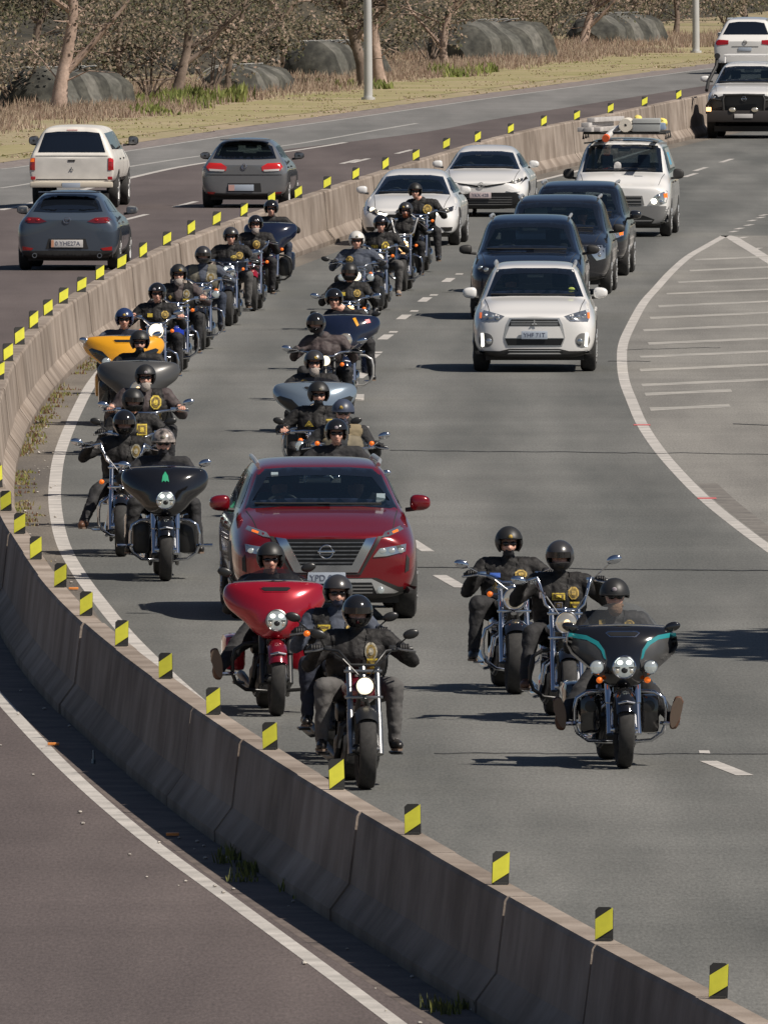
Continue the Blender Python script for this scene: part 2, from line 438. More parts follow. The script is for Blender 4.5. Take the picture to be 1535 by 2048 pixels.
for q in [(896, 560), (849, 599), (807, 634), (771, 674), (743, 714), (722, 751), (716, 795), (725, 860)]: dash(*q, 3.0, .16, .035 if q[1] < 760 else 0)
for q in [(918, 548), (867, 590), (828, 622), (786, 664), (755, 705)]: dash(*q, .9, .13, .03)
dash(838, 1092, 3.4, .14, -.055); dash(900, 1163, 3.4, .15, -.065); dash(1452, 1537, 2.5, .15, -.105); dash(1408, 1505, .6, .09, 0)
for q in [(1452, 321), (1380, 350), (1400, 338)]: dash(*q, 5, .13, .07)
for q in [(371, 408), (271, 434), (699, 323), (808, 303), (720, 321)]: dash(*q, 6, .14, .065)
for q in [(1466, 463), (1477, 457), (1497, 450), (1503, 441), (1520, 435), (1526, 430), (1485, 475), (1513, 497)]: dash(*q, 1.3, .12, .12)
dz.build('dash_marking', M_LINE, smooth=False, kind='structure')
mr = MB()
for (px, py, w_) in [(1283, 850, .16), (1413, 997, .16)]:
    c = G(px, py); mr.add([(c.x - .11, c.y - .25, .0045), (c.x + .11, c.y - .25, .0045), (c.x + .11, c.y + .25, .0045), (c.x - .11, c.y + .25, .0045)], [(0, 1, 2, 3)])
mr.build('survey_mark', mat('survey_pink', (.5, .12, .12), .8), smooth=False, kind='structure')
# cracks across the lanes
ck = MB()
for (x0, x1, y0, y1, wd) in [(780, 1560, 901, 909, .22), (828, 1560, 1135, 1142, .22), (868, 1560, 1507, 1509, .12), (1215, 1300, 722, 723, .3), (1465, 1540, 848, 851, .35), (1250, 1440, 700, 695, .2), (240, 600, 1560, 1558, .1)][:6]:
    n_ = 40; vv = []
    for i in range(n_ + 1):
        px = x0 + (x1 - x0) * i / n_; py = y0 + (y1 - y0) * i / n_ + 1.2 * noise.noise((px * .05, y0, 0)) + 2.0 * noise.noise((px * .012, y0, 3)); q = G(px, py)
        ww = wd * (.6 + .7 * abs(noise.noise((px * .08, y0, 9))))
        vv += [(q.x, q.y - ww / 2, .005), (q.x, q.y + ww / 2, .005)]
    ck.add(vv, [(2 * i, 2 * i + 1, 2 * i + 3, 2 * i + 2) for i in range(n_)])
ck.build('road_crack', M_CRACK, smooth=False, kind='structure')

# ---------------------------------------------------------------- concrete barrier
bar = thing('concrete_barrier', (0, 0, 0), 0, 'long curved concrete safety barrier dividing the two carriageways', 'barrier')
n_panels = 0
for k in range(0, len(BPATH) - 5, 4):
    seg = BPATH[k:k + 5]
    if seg[-1][0].y < 96 or seg[0][0].y > 560: continue
    b = MB(); rings = []
    for i, (p, t) in enumerate(seg):
        pp = p.copy()
        mis = Vector((random.uniform(-.012, .012), 0, 0)) if i == 0 else mis
        if i == 0: pp += t * .03
        if i == 4: pp -= t * .03
        pp += mis
        s_ = Vector((-t.y, t.x, 0)).normalized(); h = bh(p.y); br = .27
        prof = [(-.30, 0), (-.30, .085), (-.165, br), (-.105, h - .03), (-.085, h), (.085, h), (.105, h - .03), (.165, br), (.30, .085), (.30, 0)]
        rings.append([pp + s_ * (x * -1) + Vector((0, 0, z)) for x, z in prof])
    m_ = len(rings[0])
    b.add([v for r_ in rings for v in r_], [(i * m_ + j, i * m_ + j + 1, (i + 1) * m_ + j + 1, (i + 1) * m_ + j) for i in range(4) for j in range(m_ - 1)] + [tuple(range(m_)), tuple(4 * m_ + j for j in range(m_ - 1, -1, -1))])
    b.build('panel', M_CONC, bar, angle=12); n_panels += 1

# ---------------------------------------------------------------- hazard marker plates
M_YEL = mat('marker_yellow', (.72, .70, .06), .5, var=.12, vscale=7)
M_BLK = mat('marker_black', (.03, .03, .028), .6)
ORD = ['first', 'second', 'third', 'fourth', 'fifth', 'sixth', 'seventh', 'eighth', 'ninth', 'tenth', 'eleventh', 'twelfth', 'thirteenth', 'fourteenth', 'fifteenth', 'sixteenth', 'seventeenth', 'eighteenth',
       'nineteenth', 'twentieth', 'twenty-first', 'twenty-second', 'twenty-third', 'twenty-fourth', 'twenty-fifth', 'twenty-sixth', 'twenty-seventh', 'twenty-eighth']


def marker(p, hd, label, wd=.115, ht=.215):
    t = thing('hazard_marker', p, hd, label, 'marker', 'yellow and black hazard markers along the barrier')
    h_ = wd / 2
    b = MB(); r_ = .02
    out = [(-h_, 0), (h_, 0), (h_, ht - r_), (h_ - r_, ht), (-h_ + r_, ht), (-h_, ht - r_)]
    b.prism([(x, .006, z) for x, z in out], (0, .012, 0)).build('plate', M_BLK, t, smooth=False)
    b = MB(); b.prism([(-h_ + .002, .003, ht * .02), (-h_ + .002, .003, ht * .64), (h_ - .002, .003, ht * .99), (h_ - .002, .003, ht * .36)], (0, -.004, 0)).build('stripe', M_YEL, t, smooth=False)
    MB().box(-h_ * .8, h_ * .8, -.03, .05, -.004, .012).build('foot', M_BLK, t, smooth=False)
    return t


near_names = {1: 'nearest the bottom right corner of the picture', 2: 'second up the barrier from the bottom right corner', 3: 'third up the barrier from the bottom right corner', 4: 'fourth up the barrier from the bottom right corner',
              5: 'in front of the wheel of the leading motorcycle', 6: 'just left of the leading motorcycle wheel', 7: 'below the red motorcycle'}
idx = [i for i in range(1, 48)]
for i in idx:
    px, py = MK[i]
    if -14 > px: continue
    p = MW[i]
    if i in near_names: lb = 'striped plate on the barrier, ' + near_names[i]
    elif i <= 14: lb = 'striped plate on the barrier in the left foreground, %s counting up from the red motorcycle' % ORD[i - 8]
    elif i <= 31: lb = 'small yellow plate on the barrier beside the riders, %s above the left frame edge bend' % ORD[i - 19]
    else: lb = 'small far yellow plate on the barrier, %s counting back from the white utility' % ORD[47 - i]
    w_, h_ = (.115, .215) if i < 15 else (.15, .24)
    rz = -.35 if i < 15 else (-.9 if i < 34 else -1.0)
    tm = marker(Vector((p.x, p.y, bh(p.y) + .004)), random.uniform(-.15, .15) + (0 if i < 15 else (0.55 if i < 34 else .45)), lb, w_, h_ * random.uniform(.95, 1.04)); tm.rotation_euler.y = random.uniform(-.05, .05)

# ---------------------------------------------------------------- small things on the shoulder
M_OR = mat('reflector_orange', (.75, .27, .06), .5)
for (px, py), lb in [((345, 1674), 'orange raised reflector beside the white line at the lower left'), ((95, 1388), 'orange raised reflector at the edge of the barrier shadow, far left'), ((107, 1493), 'orange raised reflector on the white line, lower left'),
                     ((272, 836), 'orange raised reflector left of the rider with ape hanger bars'), ((147, 1181), 'orange raised reflector beside the barrier behind the striped plates')]:
    c = G(px, py); b = MB(); b.box(-.05, .05, -.05, .05, .006, .028, bev=.006); o = b.build('road_reflector', M_OR, None, label=lb, cat='reflector', group='orange raised reflectors on the shoulders'); o.location = (c.x, c.y, .004)
c = G(187, 1528); b = MB(); b.tube([(0, 0, 0), (0, 0, .035)], .018).tube([(0, 0, .03), (0, 0, .11)], .008); o = b.build('ground_peg', mat('peg_steel', (.2, .25, .3), .4, 1), None, label='small steel peg standing in the shoulder at the lower left', cat='peg'); o.location = (c.x, c.y, .004)

# ---------------------------------------------------------------- street lamp posts
M_POLE = mat('pole_grey', (.50, .50, .49), .5, .2, var=.1, vscale=.6)
for (px, py), lb in [((736, 198), 'pale grey street lamp post at the top centre of the picture'), ((1391, 104), 'pale grey street lamp post at the top right beside the white wagon')]:
    c = G(px, py); t = thing('street_lamp', c, 0, lb, 'street lamp', 'street lamp posts on the far verge')
    MB().tube([(0, 0, -.1), (0, 0, .5), (-.03, 0, 4), (-.07, 0, 9), (-.1, 0, 10.5)], [.135, .13, .115, .08, .07], 14).build('post', M_POLE, t)
    MB().tube([(-.1, 0, 10.4), (.3, -.2, 10.9), (1.6, -.8, 11.1)], .035, 8).build('arm', M_POLE, t)
    MB().box(1.4, 2.1, -1.05, -.75, 11.05, 11.17, bev=.03).build('lamp_head', M_POLE, t)
    MB().tube([(0, 0, -.1), (0, 0, .06)], .2, 12).build('base_plate', M_POLE, t)

# ---------------------------------------------------------------- verge vegetation


def blades(name, spots, mats, hmin, hmax, wid, per, label=None, kind='stuff', spread=.3):
    b = MB()
    for (x, y, z, s_) in spots:
        for _ in range(per):
            a = random.random() * 2 * PI; r_ = random.random() * spread; h = random.uniform(hmin, hmax) * s_
            bx, by = x + math.cos(a) * r_, y + math.sin(a) * r_; le = random.uniform(-.35, .35) * h; le2 = random.uniform(-.3, .3) * h; ww = wid * random.uniform(.6, 1.3)
            an = random.uniform(-.9, .9); cx_, sx_ = math.cos(an) * ww, math.sin(an) * ww
            b.add([(bx - cx_, by - sx_, z), (bx + cx_, by + sx_, z), (bx + le * .5 + cx_ * .7, by + le2 * .5, z + h * .6), (bx + le, by + le2, z + h), (bx + le * .5 - cx_ * .7, by + le2 * .5, z + h * .6)], [(0, 1, 2, 3, 4)], random.randrange(len(mats)))
    return b.build(name, mats, None, smooth=False, kind=kind, label=label)


gm = [mat('dry1', (.38, .29, .21), .95), mat('dry2', (.31, .225, .17), .95), mat('dry3', (.42, .34, .25), .95), mat('dry4', (.25, .17, .13), .95)]
sp = []
for _ in range(4700):
    Y = random.uniform(445, 900); off = random.triangular(6.0, 14.5, 8.5) + .9 * noise.noise((Y * .06, 2, 0))
    x = lerpx(c_, Y) - off
    if noise.noise((Y * .09, off * .5, 7)) > -.22: sp.append((x, Y, -.02, random.uniform(.4, 1.15) * (.65 + .5 * noise.noise((Y * .05, 1, 1)))))
blades('tall_dry_grass', sp, gm, .12, .60, .016, 28, 'tall dry brown grass along the foot of the trees', spread=.7)
sp = []
for _ in range(450):
    Y = random.uniform(440, 700); x = lerpx(c_, Y) - random.uniform(1.3, 6.5); sp.append((x, Y, -.02, random.uniform(.2, .6) * (1.8 if random.random() < .06 else 1)))
blades('verge_grass', sp, [gm[0], gm[2], mat('grn1', (.20, .19, .07), .95), mat('grn2', (.27, .23, .11), .95)], .03, .12, .03, 8, 'mown grass on the far verge', spread=.4)
sp = []
for (px, py, n_, s_) in [(345, 210, 16, 1.1), (410, 200, 18, 1.2), (270, 225, 8, .8), (905, 150, 7, .9), (925, 142, 5, .9), (700, 175, 6, .8)]:
    c = G(px, py)
    for _ in range(n_): sp.append((c.x + random.uniform(-1, 1), c.y + random.uniform(-6, 6), -.02, s_ * random.uniform(.6, 1.2)))
blades('green_weeds', sp, [mat('grn3', (.14, .17, .04), .9), mat('grn4', (.22, .24, .07), .9)], .2, .45, .06, 14, 'bright green weeds at the foot of the trees', spread=.5)
# weeds at the barrier foot
sp = []
for k, (p, t) in enumerate(BPATH):
    if 200 < p.y < 300:
        s_ = Vector((-t.y, t.x, 0)).normalized()
        for _ in range(4):
            if noise.noise((p.y * .16, 1, 0)) > -.1 and random.random() < .7:
                qq = p - s_ * random.triangular(.27, .55, .29); 
                sp.append((qq.x, qq.y + random.uniform(-.6, .6), .004, random.uniform(.3, .85)))
wm = [mat('weed1', (.20, .21, .05), .95), mat('weed2', (.30, .25, .12), .95), mat('weed3', (.15, .075, .045), .95)]
blades('barrier_weeds', sp, wm, .02, .10, .010, 16, 'low weeds and dead leaves along the foot of the barrier', spread=.14)
sp = []
for (px, py, n_) in [(500, 1725, 9), (540, 1745, 8), (590, 1790, 3), (930, 2010, 6), (950, 2000, 5)]:
    c = G(px, py)
    for _ in range(n_): sp.append((c.x + random.uniform(-.22, .22), c.y + random.uniform(-1.5, 1.5), .006, random.uniform(.5, 1.1)))
blades('shadow_weeds', sp, [wm[0], mat('weed4', (.08, .09, .035), .95)], .03, .11, .007, 22, 'weeds in the shadow on the near side of the barrier', spread=.12)
# litter / pale stones on the near shoulder
b = MB()
for _ in range(220):
    p, t = random.choice(near); s_ = Vector((-t.y, t.x, 0)).normalized(); qq = p + s_ * random.choice([random.uniform(.3, 1.2), -random.uniform(.32, .78)]) + t * random.uniform(-.7, .7); r_ = random.uniform(.006, .02)
    b.ball((qq.x, qq.y, .012), (r_, r_ * 1.4, r_ * .6), 6, 4)
b.build('loose_stones', mat('stones', (.42, .39, .35), .9, var=.3, vscale=30), kind='stuff', label='pale loose stones scattered on the shoulders')

# trees
M_BARK = mat('bark_pale', (.44, .33, .27), .9, col2=(.24, .17, .13), vscale=1.2, fine=.2, fscale=14)
M_BARKD = mat('bark_dark', (.12, .088, .068), .95, col2=(.24, .185, .15), vscale=2, fine=.2, fscale=14)
LEAF = [mat('leaf1', (.060, .054, .032), .9), mat('leaf2', (.105, .090, .055), .9), mat('leaf3', (.185, .145, .10), .9), mat('leaf4', (.028, .027, .017), .95), mat('leaf5', (.075, .078, .034), .9), mat('leaf6', (.29, .215, .165), .9)]


def leafcloud(b, c, r, n, sz, wts):
    for _ in range(n):
        while True:
            d = Vector((random.uniform(-1, 1), random.uniform(-1, 1), random.uniform(-1, 1)))
            if d.length < 1: break
        p = Vector(c) + Vector((d.x * r[0], d.y * r[1], d.z * r[2])); s_ = sz * random.uniform(.5, 1.4)
        a = Vector((random.gauss(0, 1), random.gauss(0, .6), random.gauss(0, 1))).normalized(); e = a.orthogonal().normalized() * s_ * .32; a = a * s_
        q = a.cross(e).normalized() * s_ * .1
        b.add([p - a * .5, p + e + q, p + a * .5, p - e + q], [(0, 1, 2, 3)], random.choices(range(6), wts)[0])


def tree(px, py, lean, h, r0, seed, label, bark, fork=1.5, limbs=5, wts=(3, 4, 3, 2, 2, 1), low=2.0, dens=1.25, spread=3.2):
    r0 *= .82
    random.seed(seed); c = G(px, py)
    t = thing('gum_tree', c, 0, label, 'tree', 'trees on the far verge')
    b = MB(); k = 9; trunk = []
    for i in range(k):
        f = i / (k - 1); trunk.append(Vector((lean * f * h * .5 + .22 * math.sin(f * 7 + seed), .1 * math.sin(f * 5 + seed), -.1 + f * h)))
    b.tube(trunk, [r0 * (1.25 if i == 0 else 1) * (1 - .75 * i / (k - 1)) for i in range(k)], 10)
    cr = MB()
    for j in range(limbs):
        f = random.uniform(fork / h, .8) if j else fork / h; bi = f * (k - 1); i0 = int(bi); bp = trunk[i0].lerp(trunk[min(i0 + 1, k - 1)], bi - i0)
        a = random.uniform(-.8, .8) + (PI if random.random() < .5 else 0); L = random.uniform(1.6, 3.4); d = Vector((math.cos(a), .5 * math.sin(a), random.uniform(.5, 1.5))).normalized()
        pl = [bp, bp + d * L * .3 + Vector((0, 0, .05)), bp + d * L * .6 + Vector((random.uniform(-.25, .25), 0, .2)), bp + d * L + Vector((random.uniform(-.5, .5), 0, .5))]
        rr = r0 * (1 - .7 * f) * .62; b.tube(pl, [rr, rr * .75, rr * .5, rr * .2], 8)
        for _ in range(3):
            st = pl[random.choice([1, 2, 3])]; e = st + Vector((random.uniform(-1.4, 1.4), random.uniform(-.5, .5), random.uniform(-.5, 1.2)))
            b.tube([st, st.lerp(e, .5) + Vector((0, 0, .12)), e], [rr * .32, rr * .22, rr * .08], 5)
            leafcloud(cr, e, (.75, .6, .45), int(90 * dens), .10, wts)
        leafcloud(cr, pl[-1], (1.1, .8, .7), int(190 * dens), .11, wts)
    for _ in range(int(15 * dens)):
        q = Vector((random.uniform(-spread, spread), random.uniform(-1.6, 1.6), random.uniform(low, h)))
        leafcloud(cr, trunk[4] * .6 + Vector((q.x, q.y, q.z - trunk[4].z * .6)), (random.uniform(.5, 1.1), .6, random.uniform(.3, .7)), 150, .11, wts)
    for _ in range(16):
        s0 = trunk[random.randrange(1, 6)]; e = s0 + Vector((random.uniform(-2.0, 2.0), random.uniform(-.6, .6), random.uniform(-.2, 1.4))); m_ = s0.lerp(e, .5) + Vector((0, 0, random.uniform(-.15, .3))); b.tube([s0, m_, e], [.028, .02, .008], 5)
    b.build('trunk', bark, t); cr.build('crown', LEAF, t, smooth=False)


tree(132, 222, .0, 7, .27, 11, 'forked gum tree with pale trunks at the top left of the picture', M_BARK, 1.1, 7, low=2.4)
tree(352, 205, .15, 6.5, .20, 12, 'dark trunked tree right of the pale forked gum tree, top left', M_BARKD, 1.2, 8, low=1.7)
tree(255, 200, -.1, 6, .13, 22, 'thin dark tree between the pale forked gum and the dark trunked tree', M_BARKD, 1.4, 5, low=1.9)
tree(468, 185, .1, 6, .12, 23, 'thin tree left of the leaning gum tree', M_BARKD, 1.1, 6, low=1.6)
tree(572, 148, -.45, 7.5, .27, 13, 'leaning gum tree with a pale upper trunk, left of the central lamp post', M_BARK, 1.7, 6, low=2.8)
tree(716, 175, -.18, 7, .24, 14, 'dark gum tree right behind the central lamp post', M_BARKD, 1.5, 5, low=3.0)
tree(752, 170, .12, 7, .24, 15, 'pale forked gum tree immediately right of the central lamp post', M_BARK, 1.2, 6, low=3.0)
tree(893, 142, .2, 6.5, .17, 16, 'brown tree between the two lamp posts, nearer the central one', M_BARK, .9, 7, low=1.9)
tree(1003, 110, -.2, 6, .13, 17, 'thin tree halfway between the two lamp posts', M_BARKD, 1.0, 6, low=2.2)
tree(1170, 95, .15, 7, .21, 18, 'gum tree with knotted pale limbs left of the right hand lamp post', M_BARK, .8, 8, low=2.3)
tree(1262, 78, -.1, 6, .12, 19, 'thin dark tree left of the right hand lamp post', M_BARKD, 1.2, 5, low=1.5)
tree(1340, 70, .2, 6, .14, 20, 'dark tree next to the right hand lamp post', M_BARKD, 1.2, 5, low=1.3)
tree(1482, 40, .1, 6, .16, 21, 'brown tree behind the white wagon at the top right', M_BARKD, 1.0, 6, low=1.2)
tree(60, 175, .1, 6.5, .16, 24, 'dark tree at the top left corner of the picture', M_BARKD, 2.0, 5, (4, 3, 1, 5, 2, 0), low=2.2)
random.seed(99)
# shrubs filling the line below the crowns
for i, (px, py, lb) in enumerate([(95, 205, 'grey brown shrub in front of the netting tunnel at the left edge'), (640, 150, 'grey brown shrub in front of the netting tunnel left of the central lamp post'), (1005, 112, 'grey brown shrub in front of the large netting tunnel'), (1215, 80, 'grey brown shrub between the knotted gum and the right hand lamp post'), (30, 215, 'grey brown shrub in the top left corner'), (420, 190, 'grey brown shrub below the trees left of centre'), (300, 200, 'grey brown shrub between the two left trunks'), (500, 170, 'grey shrub left of the leaning gum'), (860, 130, 'brown shrub right of the central lamp post'),
                                  (1090, 95, 'brown shrub left of the knotted gum tree'), (1300, 62, 'brown shrub left of the right hand lamp post'), (1450, 50, 'brown shrub right of the right hand lamp post')]):
    c = G(px, py); t = thing('shrub', c, 0, lb, 'shrub', 'shrubs below the verge trees'); b = MB(); s_ = MB()
    for j in range(7):
        a = random.uniform(-1.3, 1.3); e = Vector((a * .8, random.uniform(-.5, .5), random.uniform(.8, 1.9))); s_.tube([(0, 0, -.05), (a * .3, 0, .5), e], [.05, .03, .01], 5)
        leafcloud(b, e, (.8, .6, .5), 110, .12, (2, 4, 5, 1, 1, 4))
    s_.build('stem', M_BARKD, t); b.build('foliage', LEAF, t, smooth=False)
# netting tunnels behind the trees
M_NET = mat('netting', (.030, .030, .025), .9, col2=(.07, .068, .056), vscale=1.6, fine=.4, fscale=6, bump=1.0, bscale=6)
M_NET2 = mat('netting_pale', (.07, .07, .06), .9, col2=(.125, .12, .105), vscale=1.6, fine=.3, fscale=6, bump=.6, bscale=6)
M_HOOP = mat('hoop', (.55, .54, .5), .6)
for (px, py, wd, h, ry, L, lb) in [(20, 236, 2.3, 1.7, .50, 4.5, 'grey netting tunnel behind the grass at the left edge'), (600, 172, 2.2, 1.75, .45, 4.2, 'grey netting tunnel left of the central lamp post'), (900, 138, 2.5, 2.1, .45, 6.0, 'large grey netting tunnel right of the central lamp post'), (440, 200, 2.0, 1.2, .3, 4, 'dark netting tunnel behind the shrubs left of the leaning gum'), (1180, 100, 2.2, 1.7, .45, 5, 'grey netting tunnel left of the right hand lamp post')]:
    c = G(px, py); c.y += 20
    h *= .66; t = thing('netting_tunnel', c, -ry, lb, 'tunnel', 'netting tunnels behind the verge'); b = MB(); n_ = 18; vv = []; rows = 14
    for j in range(rows + 1):
        y_ = L * j / rows; sc = 1 - .5 * max(0, 1 - j / 2) ** 2
        for i in range(n_ + 1):
            a = PI * i / n_; k_ = 1 + .16 * noise.noise((i * .35, y_ * .4, px)) - .04 * (j % 2)
            vv.append((-math.cos(a) * wd / 2 * k_ * sc, y_, math.sin(a) ** .8 * h * k_ * sc - .05))
    b.add(vv, [(j * (n_ + 1) + i, j * (n_ + 1) + i + 1, (j + 1) * (n_ + 1) + i + 1, (j + 1) * (n_ + 1) + i) for j in range(rows) for i in range(n_)] + [tuple(range(n_, -1, -1))]); b.m = [(j // 2) % 2 for j in range(rows) for i in range(n_)] + [0]; b.build('netting', [M_NET, M_NET2], t)
    for j in range(1, rows, 2):
        y_ = L * j / rows; MB().tube([(-math.cos(PI * i / 16) * wd / 2 * 1.07, y_, math.sin(PI * i / 16) ** .8 * h * 1.07 - .05) for i in range(2, 9)], .022, 6).build('hoop', M_HOOP, t)
# rising bank and wood behind
random.seed(5)


def wy(x):
    return float(np.interp(x, [-30, -12, -4, 4, 11, 20, 60], [570, 600, 640, 715, 800, 880, 1250]))


b = MB(); nx, ny = 60, 10; vv = []
for j in range(ny + 1):
    for i in range(nx + 1):
        x = -60 + 140 * i / nx; Y = wy(x) + 12 * j; vv.append((x, Y, -.3 + .75 * j + .4 * noise.noise((x * .1, Y * .1, 0))))
b.add(vv, [(j * (nx + 1) + i, j * (nx + 1) + i + 1, (j + 1) * (nx + 1) + i + 1, (j + 1) * (nx + 1) + i) for j in range(ny) for i in range(nx)])
b.build('hill', mat('hill_scrub_shade', (.020, .018, .011), .95, col2=(.055, .045, .028), vscale=.35, fine=.4, fscale=2), kind='structure')  # scrub base kept near black, painting in the shade between the leaf clumps
b = MB()
cnt = 0
while cnt < 1200:
    x = random.uniform(-16, 30); Y = wy(x) - random.uniform(2, 40); z = random.uniform(.2, 6.0)
    v_ = noise.noise((x * .42, z * .7, 3)) + .5 * noise.noise((x * 1.1, z * 1.3, 8))
    if v_ < -.05: continue
    cnt += 1; wts = (4, 2, .6, 5, 5, .2) if v_ < .12 else ((3, 5, 2.5, 1, 2, 1) if v_ < .33 else (1, 4, 5, .5, 1, 2.5))
    leafcloud(b, (x, Y, z), (random.uniform(.35, 1.0), 1, random.uniform(.25, .6)), 80, .115, wts)
b.build('far_wood', LEAF, smooth=False, kind='stuff', label='brown and olive wood filling the background behind the trees')

# the tree beyond the right edge that shades the road beside the leading group
random.seed(41)
t = thing('gum_tree', (13.1, 186.5, 0), 0, 'large gum tree beyond the right edge that shades the road', 'tree', 'trees on the far verge'); b = MB(); cr = MB()
b.tube([(0, 0, -.2), (.1, .1, 3), (-.3, 0, 6), (-.6, .2, 9.5)], [.32, .26, .2, .08], 10)
for j in range(20):
    e = Vector((random.uniform(-3.7, 2.0), random.uniform(-5.0, 4.5), random.uniform(6.2, 9.0))); s0 = Vector((-.2, 0, random.uniform(3.5, 6.5))); b.tube([s0, s0.lerp(e, .5) + Vector((0, 0, .5)), e], [.12, .08, .03], 7)
    leafcloud(cr, e, (1.9, 2.2, .8), 520, .42, (3, 4, 3, 2, 2, 1)); leafcloud(cr, e + Vector((random.uniform(-1, 1), random.uniform(-2, 2), .3)), (1.4, 1.6, .7), 330, .42, (3, 4, 3, 2, 2, 1))
b.build('trunk', M_BARK, t); cr.build('crown', LEAF, t, smooth=False)
# ---------------------------------------------------------------- panels that follow a body's surface
ZMIN = [0.0]



def conform_panel(name, outline, axis, bvh, m, parent, off=.006, res=.06, skirt=.02, more=()):
    """outline in (x,z) seen from front 'F' / back 'B', or (y,z) seen from side 'L' (-x) / 'R' (+x), or (x,y) from above 'T'"""
    bm = bmesh.new()
    for ol_ in [outline] + list(more):
        if axis in 'FB': ol_ = [(a, max(b, ZMIN[0])) for a, b in ol_]
        bm.faces.new([bm.verts.new((a, b, 0)) for a, b in ol_])
    bmesh.ops.remove_doubles(bm, verts=bm.verts[:], dist=1e-5)
    bmesh.ops.triangulate(bm, faces=bm.faces[:])
    for _ in range(6):
        es = [e for e in bm.edges if e.calc_length() > res]
        if not es: break
        bmesh.ops.subdivide_edges(bm, edges=es, cuts=1); bmesh.ops.triangulate(bm, faces=[f for f in bm.faces if len(f.verts) > 3])
    D = {'F': Vector((0, 1, 0)), 'B': Vector((0, -1, 0)), 'L': Vector((1, 0, 0)), 'R': Vector((-1, 0, 0)), 'T': Vector((0, 0, -1))}[axis]; last = None
    for v in bm.verts:
        a, b = v.co.x, v.co.y
        o = {'F': Vector((a, -2, b)), 'B': Vector((a, 9, b)), 'L': Vector((-3, a, b)), 'R': Vector((3, a, b)), 'T': Vector((a, b, 4))}[axis]
        h = bvh.ray_cast(o, D)
        if h[0] is None:
            n = bvh.find_nearest(o + D * ((2 if axis == 'F' else 9 - 4.3) if axis in 'FB' else 2.2))
            p = n[0]; q = o.copy()
            if axis in 'FB': q.y = p.y
            elif axis in 'LR': q.x = p.x
            else: q.z = p.z
            v.co = q - D * off
        else: v.co = h[0] - D * off
    be = [e for e in bm.edges if e.is_boundary]
    r = bmesh.ops.extrude_edge_only(bm, edges=be)
    for v in [g for g in r['geom'] if isinstance(g, bmesh.types.BMVert)]: v.co += D * skirt
    b = MB(); b.addbm(bm)
    return b.build(name, m, parent, angle=50)
# ---------------------------------------------------------------- people: one continuous body grown from tapered limbs
M_SKIN = mat('skin', (.62, .34, .25), .5)
M_LEATH = mat('leather_black', (.017, .016, .016), .66, var=.35, spec=.3, vscale=14, bump=.6, bscale=19)
M_CLOTH = mat('cloth_black', (.016, .016, .018), .8, var=.3, vscale=10, bump=.7, bscale=14)
M_JEAN = mat('denim', (.035, .045, .07), .85, var=.3, vscale=14, bump=.3, bscale=30)
M_JEAN2 = mat('denim_dark', (.016, .02, .035), .85, var=.3, vscale=14, bump=.3, bscale=30)
M_GREYP = mat('grey_trousers', (.085, .082, .08), .85, var=.2, vscale=12, bump=.3, bscale=25)
M_BROWNJ = mat('brown_jacket', (.055, .04, .04), .7, var=.3, vscale=12, bump=.3, bscale=25)
M_BLUEJ = mat('blue_jacket', (.05, .06, .085), .8, var=.3, vscale=12, bump=.3, bscale=25)
M_PATD = mat('patch_dark', (.07, .05, .02), .8, col2=(.22, .15, .03), vscale=40)
M_GLOVE = mat('glove', (.015, .014, .014), .6)
M_BOOT = mat('boot_black', (.016, .014, .013), .35)
M_BOOTB = mat('boot_brown', (.10, .045, .025), .5)
M_SOLE = mat('sole_brown', (.16, .115, .085), .8)
M_HELM = mat('helmet_matt', (.017, .017, .017), .48)
M_HELC = mat('helmet_charcoal', (.035, .034, .036), .3, coat=.3)
M_HELG = mat('helmet_gloss', (.012, .012, .013), .12, coat=.6)
M_HELW = mat('helmet_white', (.62, .60, .56), .3, coat=.3)
M_HELB = mat('helmet_blue', (.02, .035, .10), .25, coat=.5)
M_HELS = mat('helmet_slate', (.045, .055, .085), .4)
M_HELP = mat('helmet_pattern', (.03, .03, .03), .3, col2=(.35, .30, .27), vscale=22)
M_VISOR = mat('visor', (.01, .009, .009), .05, coat=1.0)
M_LENS = mat('sunglass', (.01, .008, .008), .06, coat=.5)
M_BEARDB = mat('beard_brown', (.16, .09, .05), .9, bump=.6, bscale=60)
M_BEARDG = mat('beard_grey', (.33, .29, .26), .9, bump=.6, bscale=60)
M_SCARF = mat('scarf', (.03, .03, .035), .9, var=.4, vscale=30)
M_SCARFB = mat('scarf_blue', (.05, .055, .085), .9, var=.4, vscale=30)
M_GOLD = mat('patch_gold', (.55, .37, .07), .7, col2=(.16, .11, .03), vscale=45)
M_YELP = mat('patch_yellow', (.66, .50, .05), .7, col2=(.30, .22, .03), vscale=60)
M_GRNP = mat('patch_grey', (.30, .27, .20), .7, col2=(.10, .10, .08), vscale=50)
M_WHP = mat('patch_pale', (.45, .43, .42), .7, col2=(.2, .16, .2), vscale=50)
M_BLUP = mat('patch_blue', (.04, .11, .42), .7)


def capsule(b, p0, r0, p1, r1, n=12):
    p0, p1 = Vector(p0), Vector(p1); d = (p1 - p0); L = d.length; d = d / L if L > 1e-6 else Vector((0, 0, 1))
    pr = []
    for a in (90, 60, 30): pr.append((-math.sin(R(a)) * r0, max(1e-3, math.cos(R(a)) * r0)))
    pr += [(0, r0), (L * .5, (r0 + r1) / 2), (L, r1)]
    for a in (30, 60, 90): pr.append((L + math.sin(R(a)) * r1, max(1e-3, math.cos(R(a)) * r1)))
    o = len(b.v); b.lathe(p0, d, pr, n)
    b.f += [tuple(o + j for j in range(n)), tuple(o + (len(pr) - 1) * n + j for j in range(n))]; b.m += [0, 0]


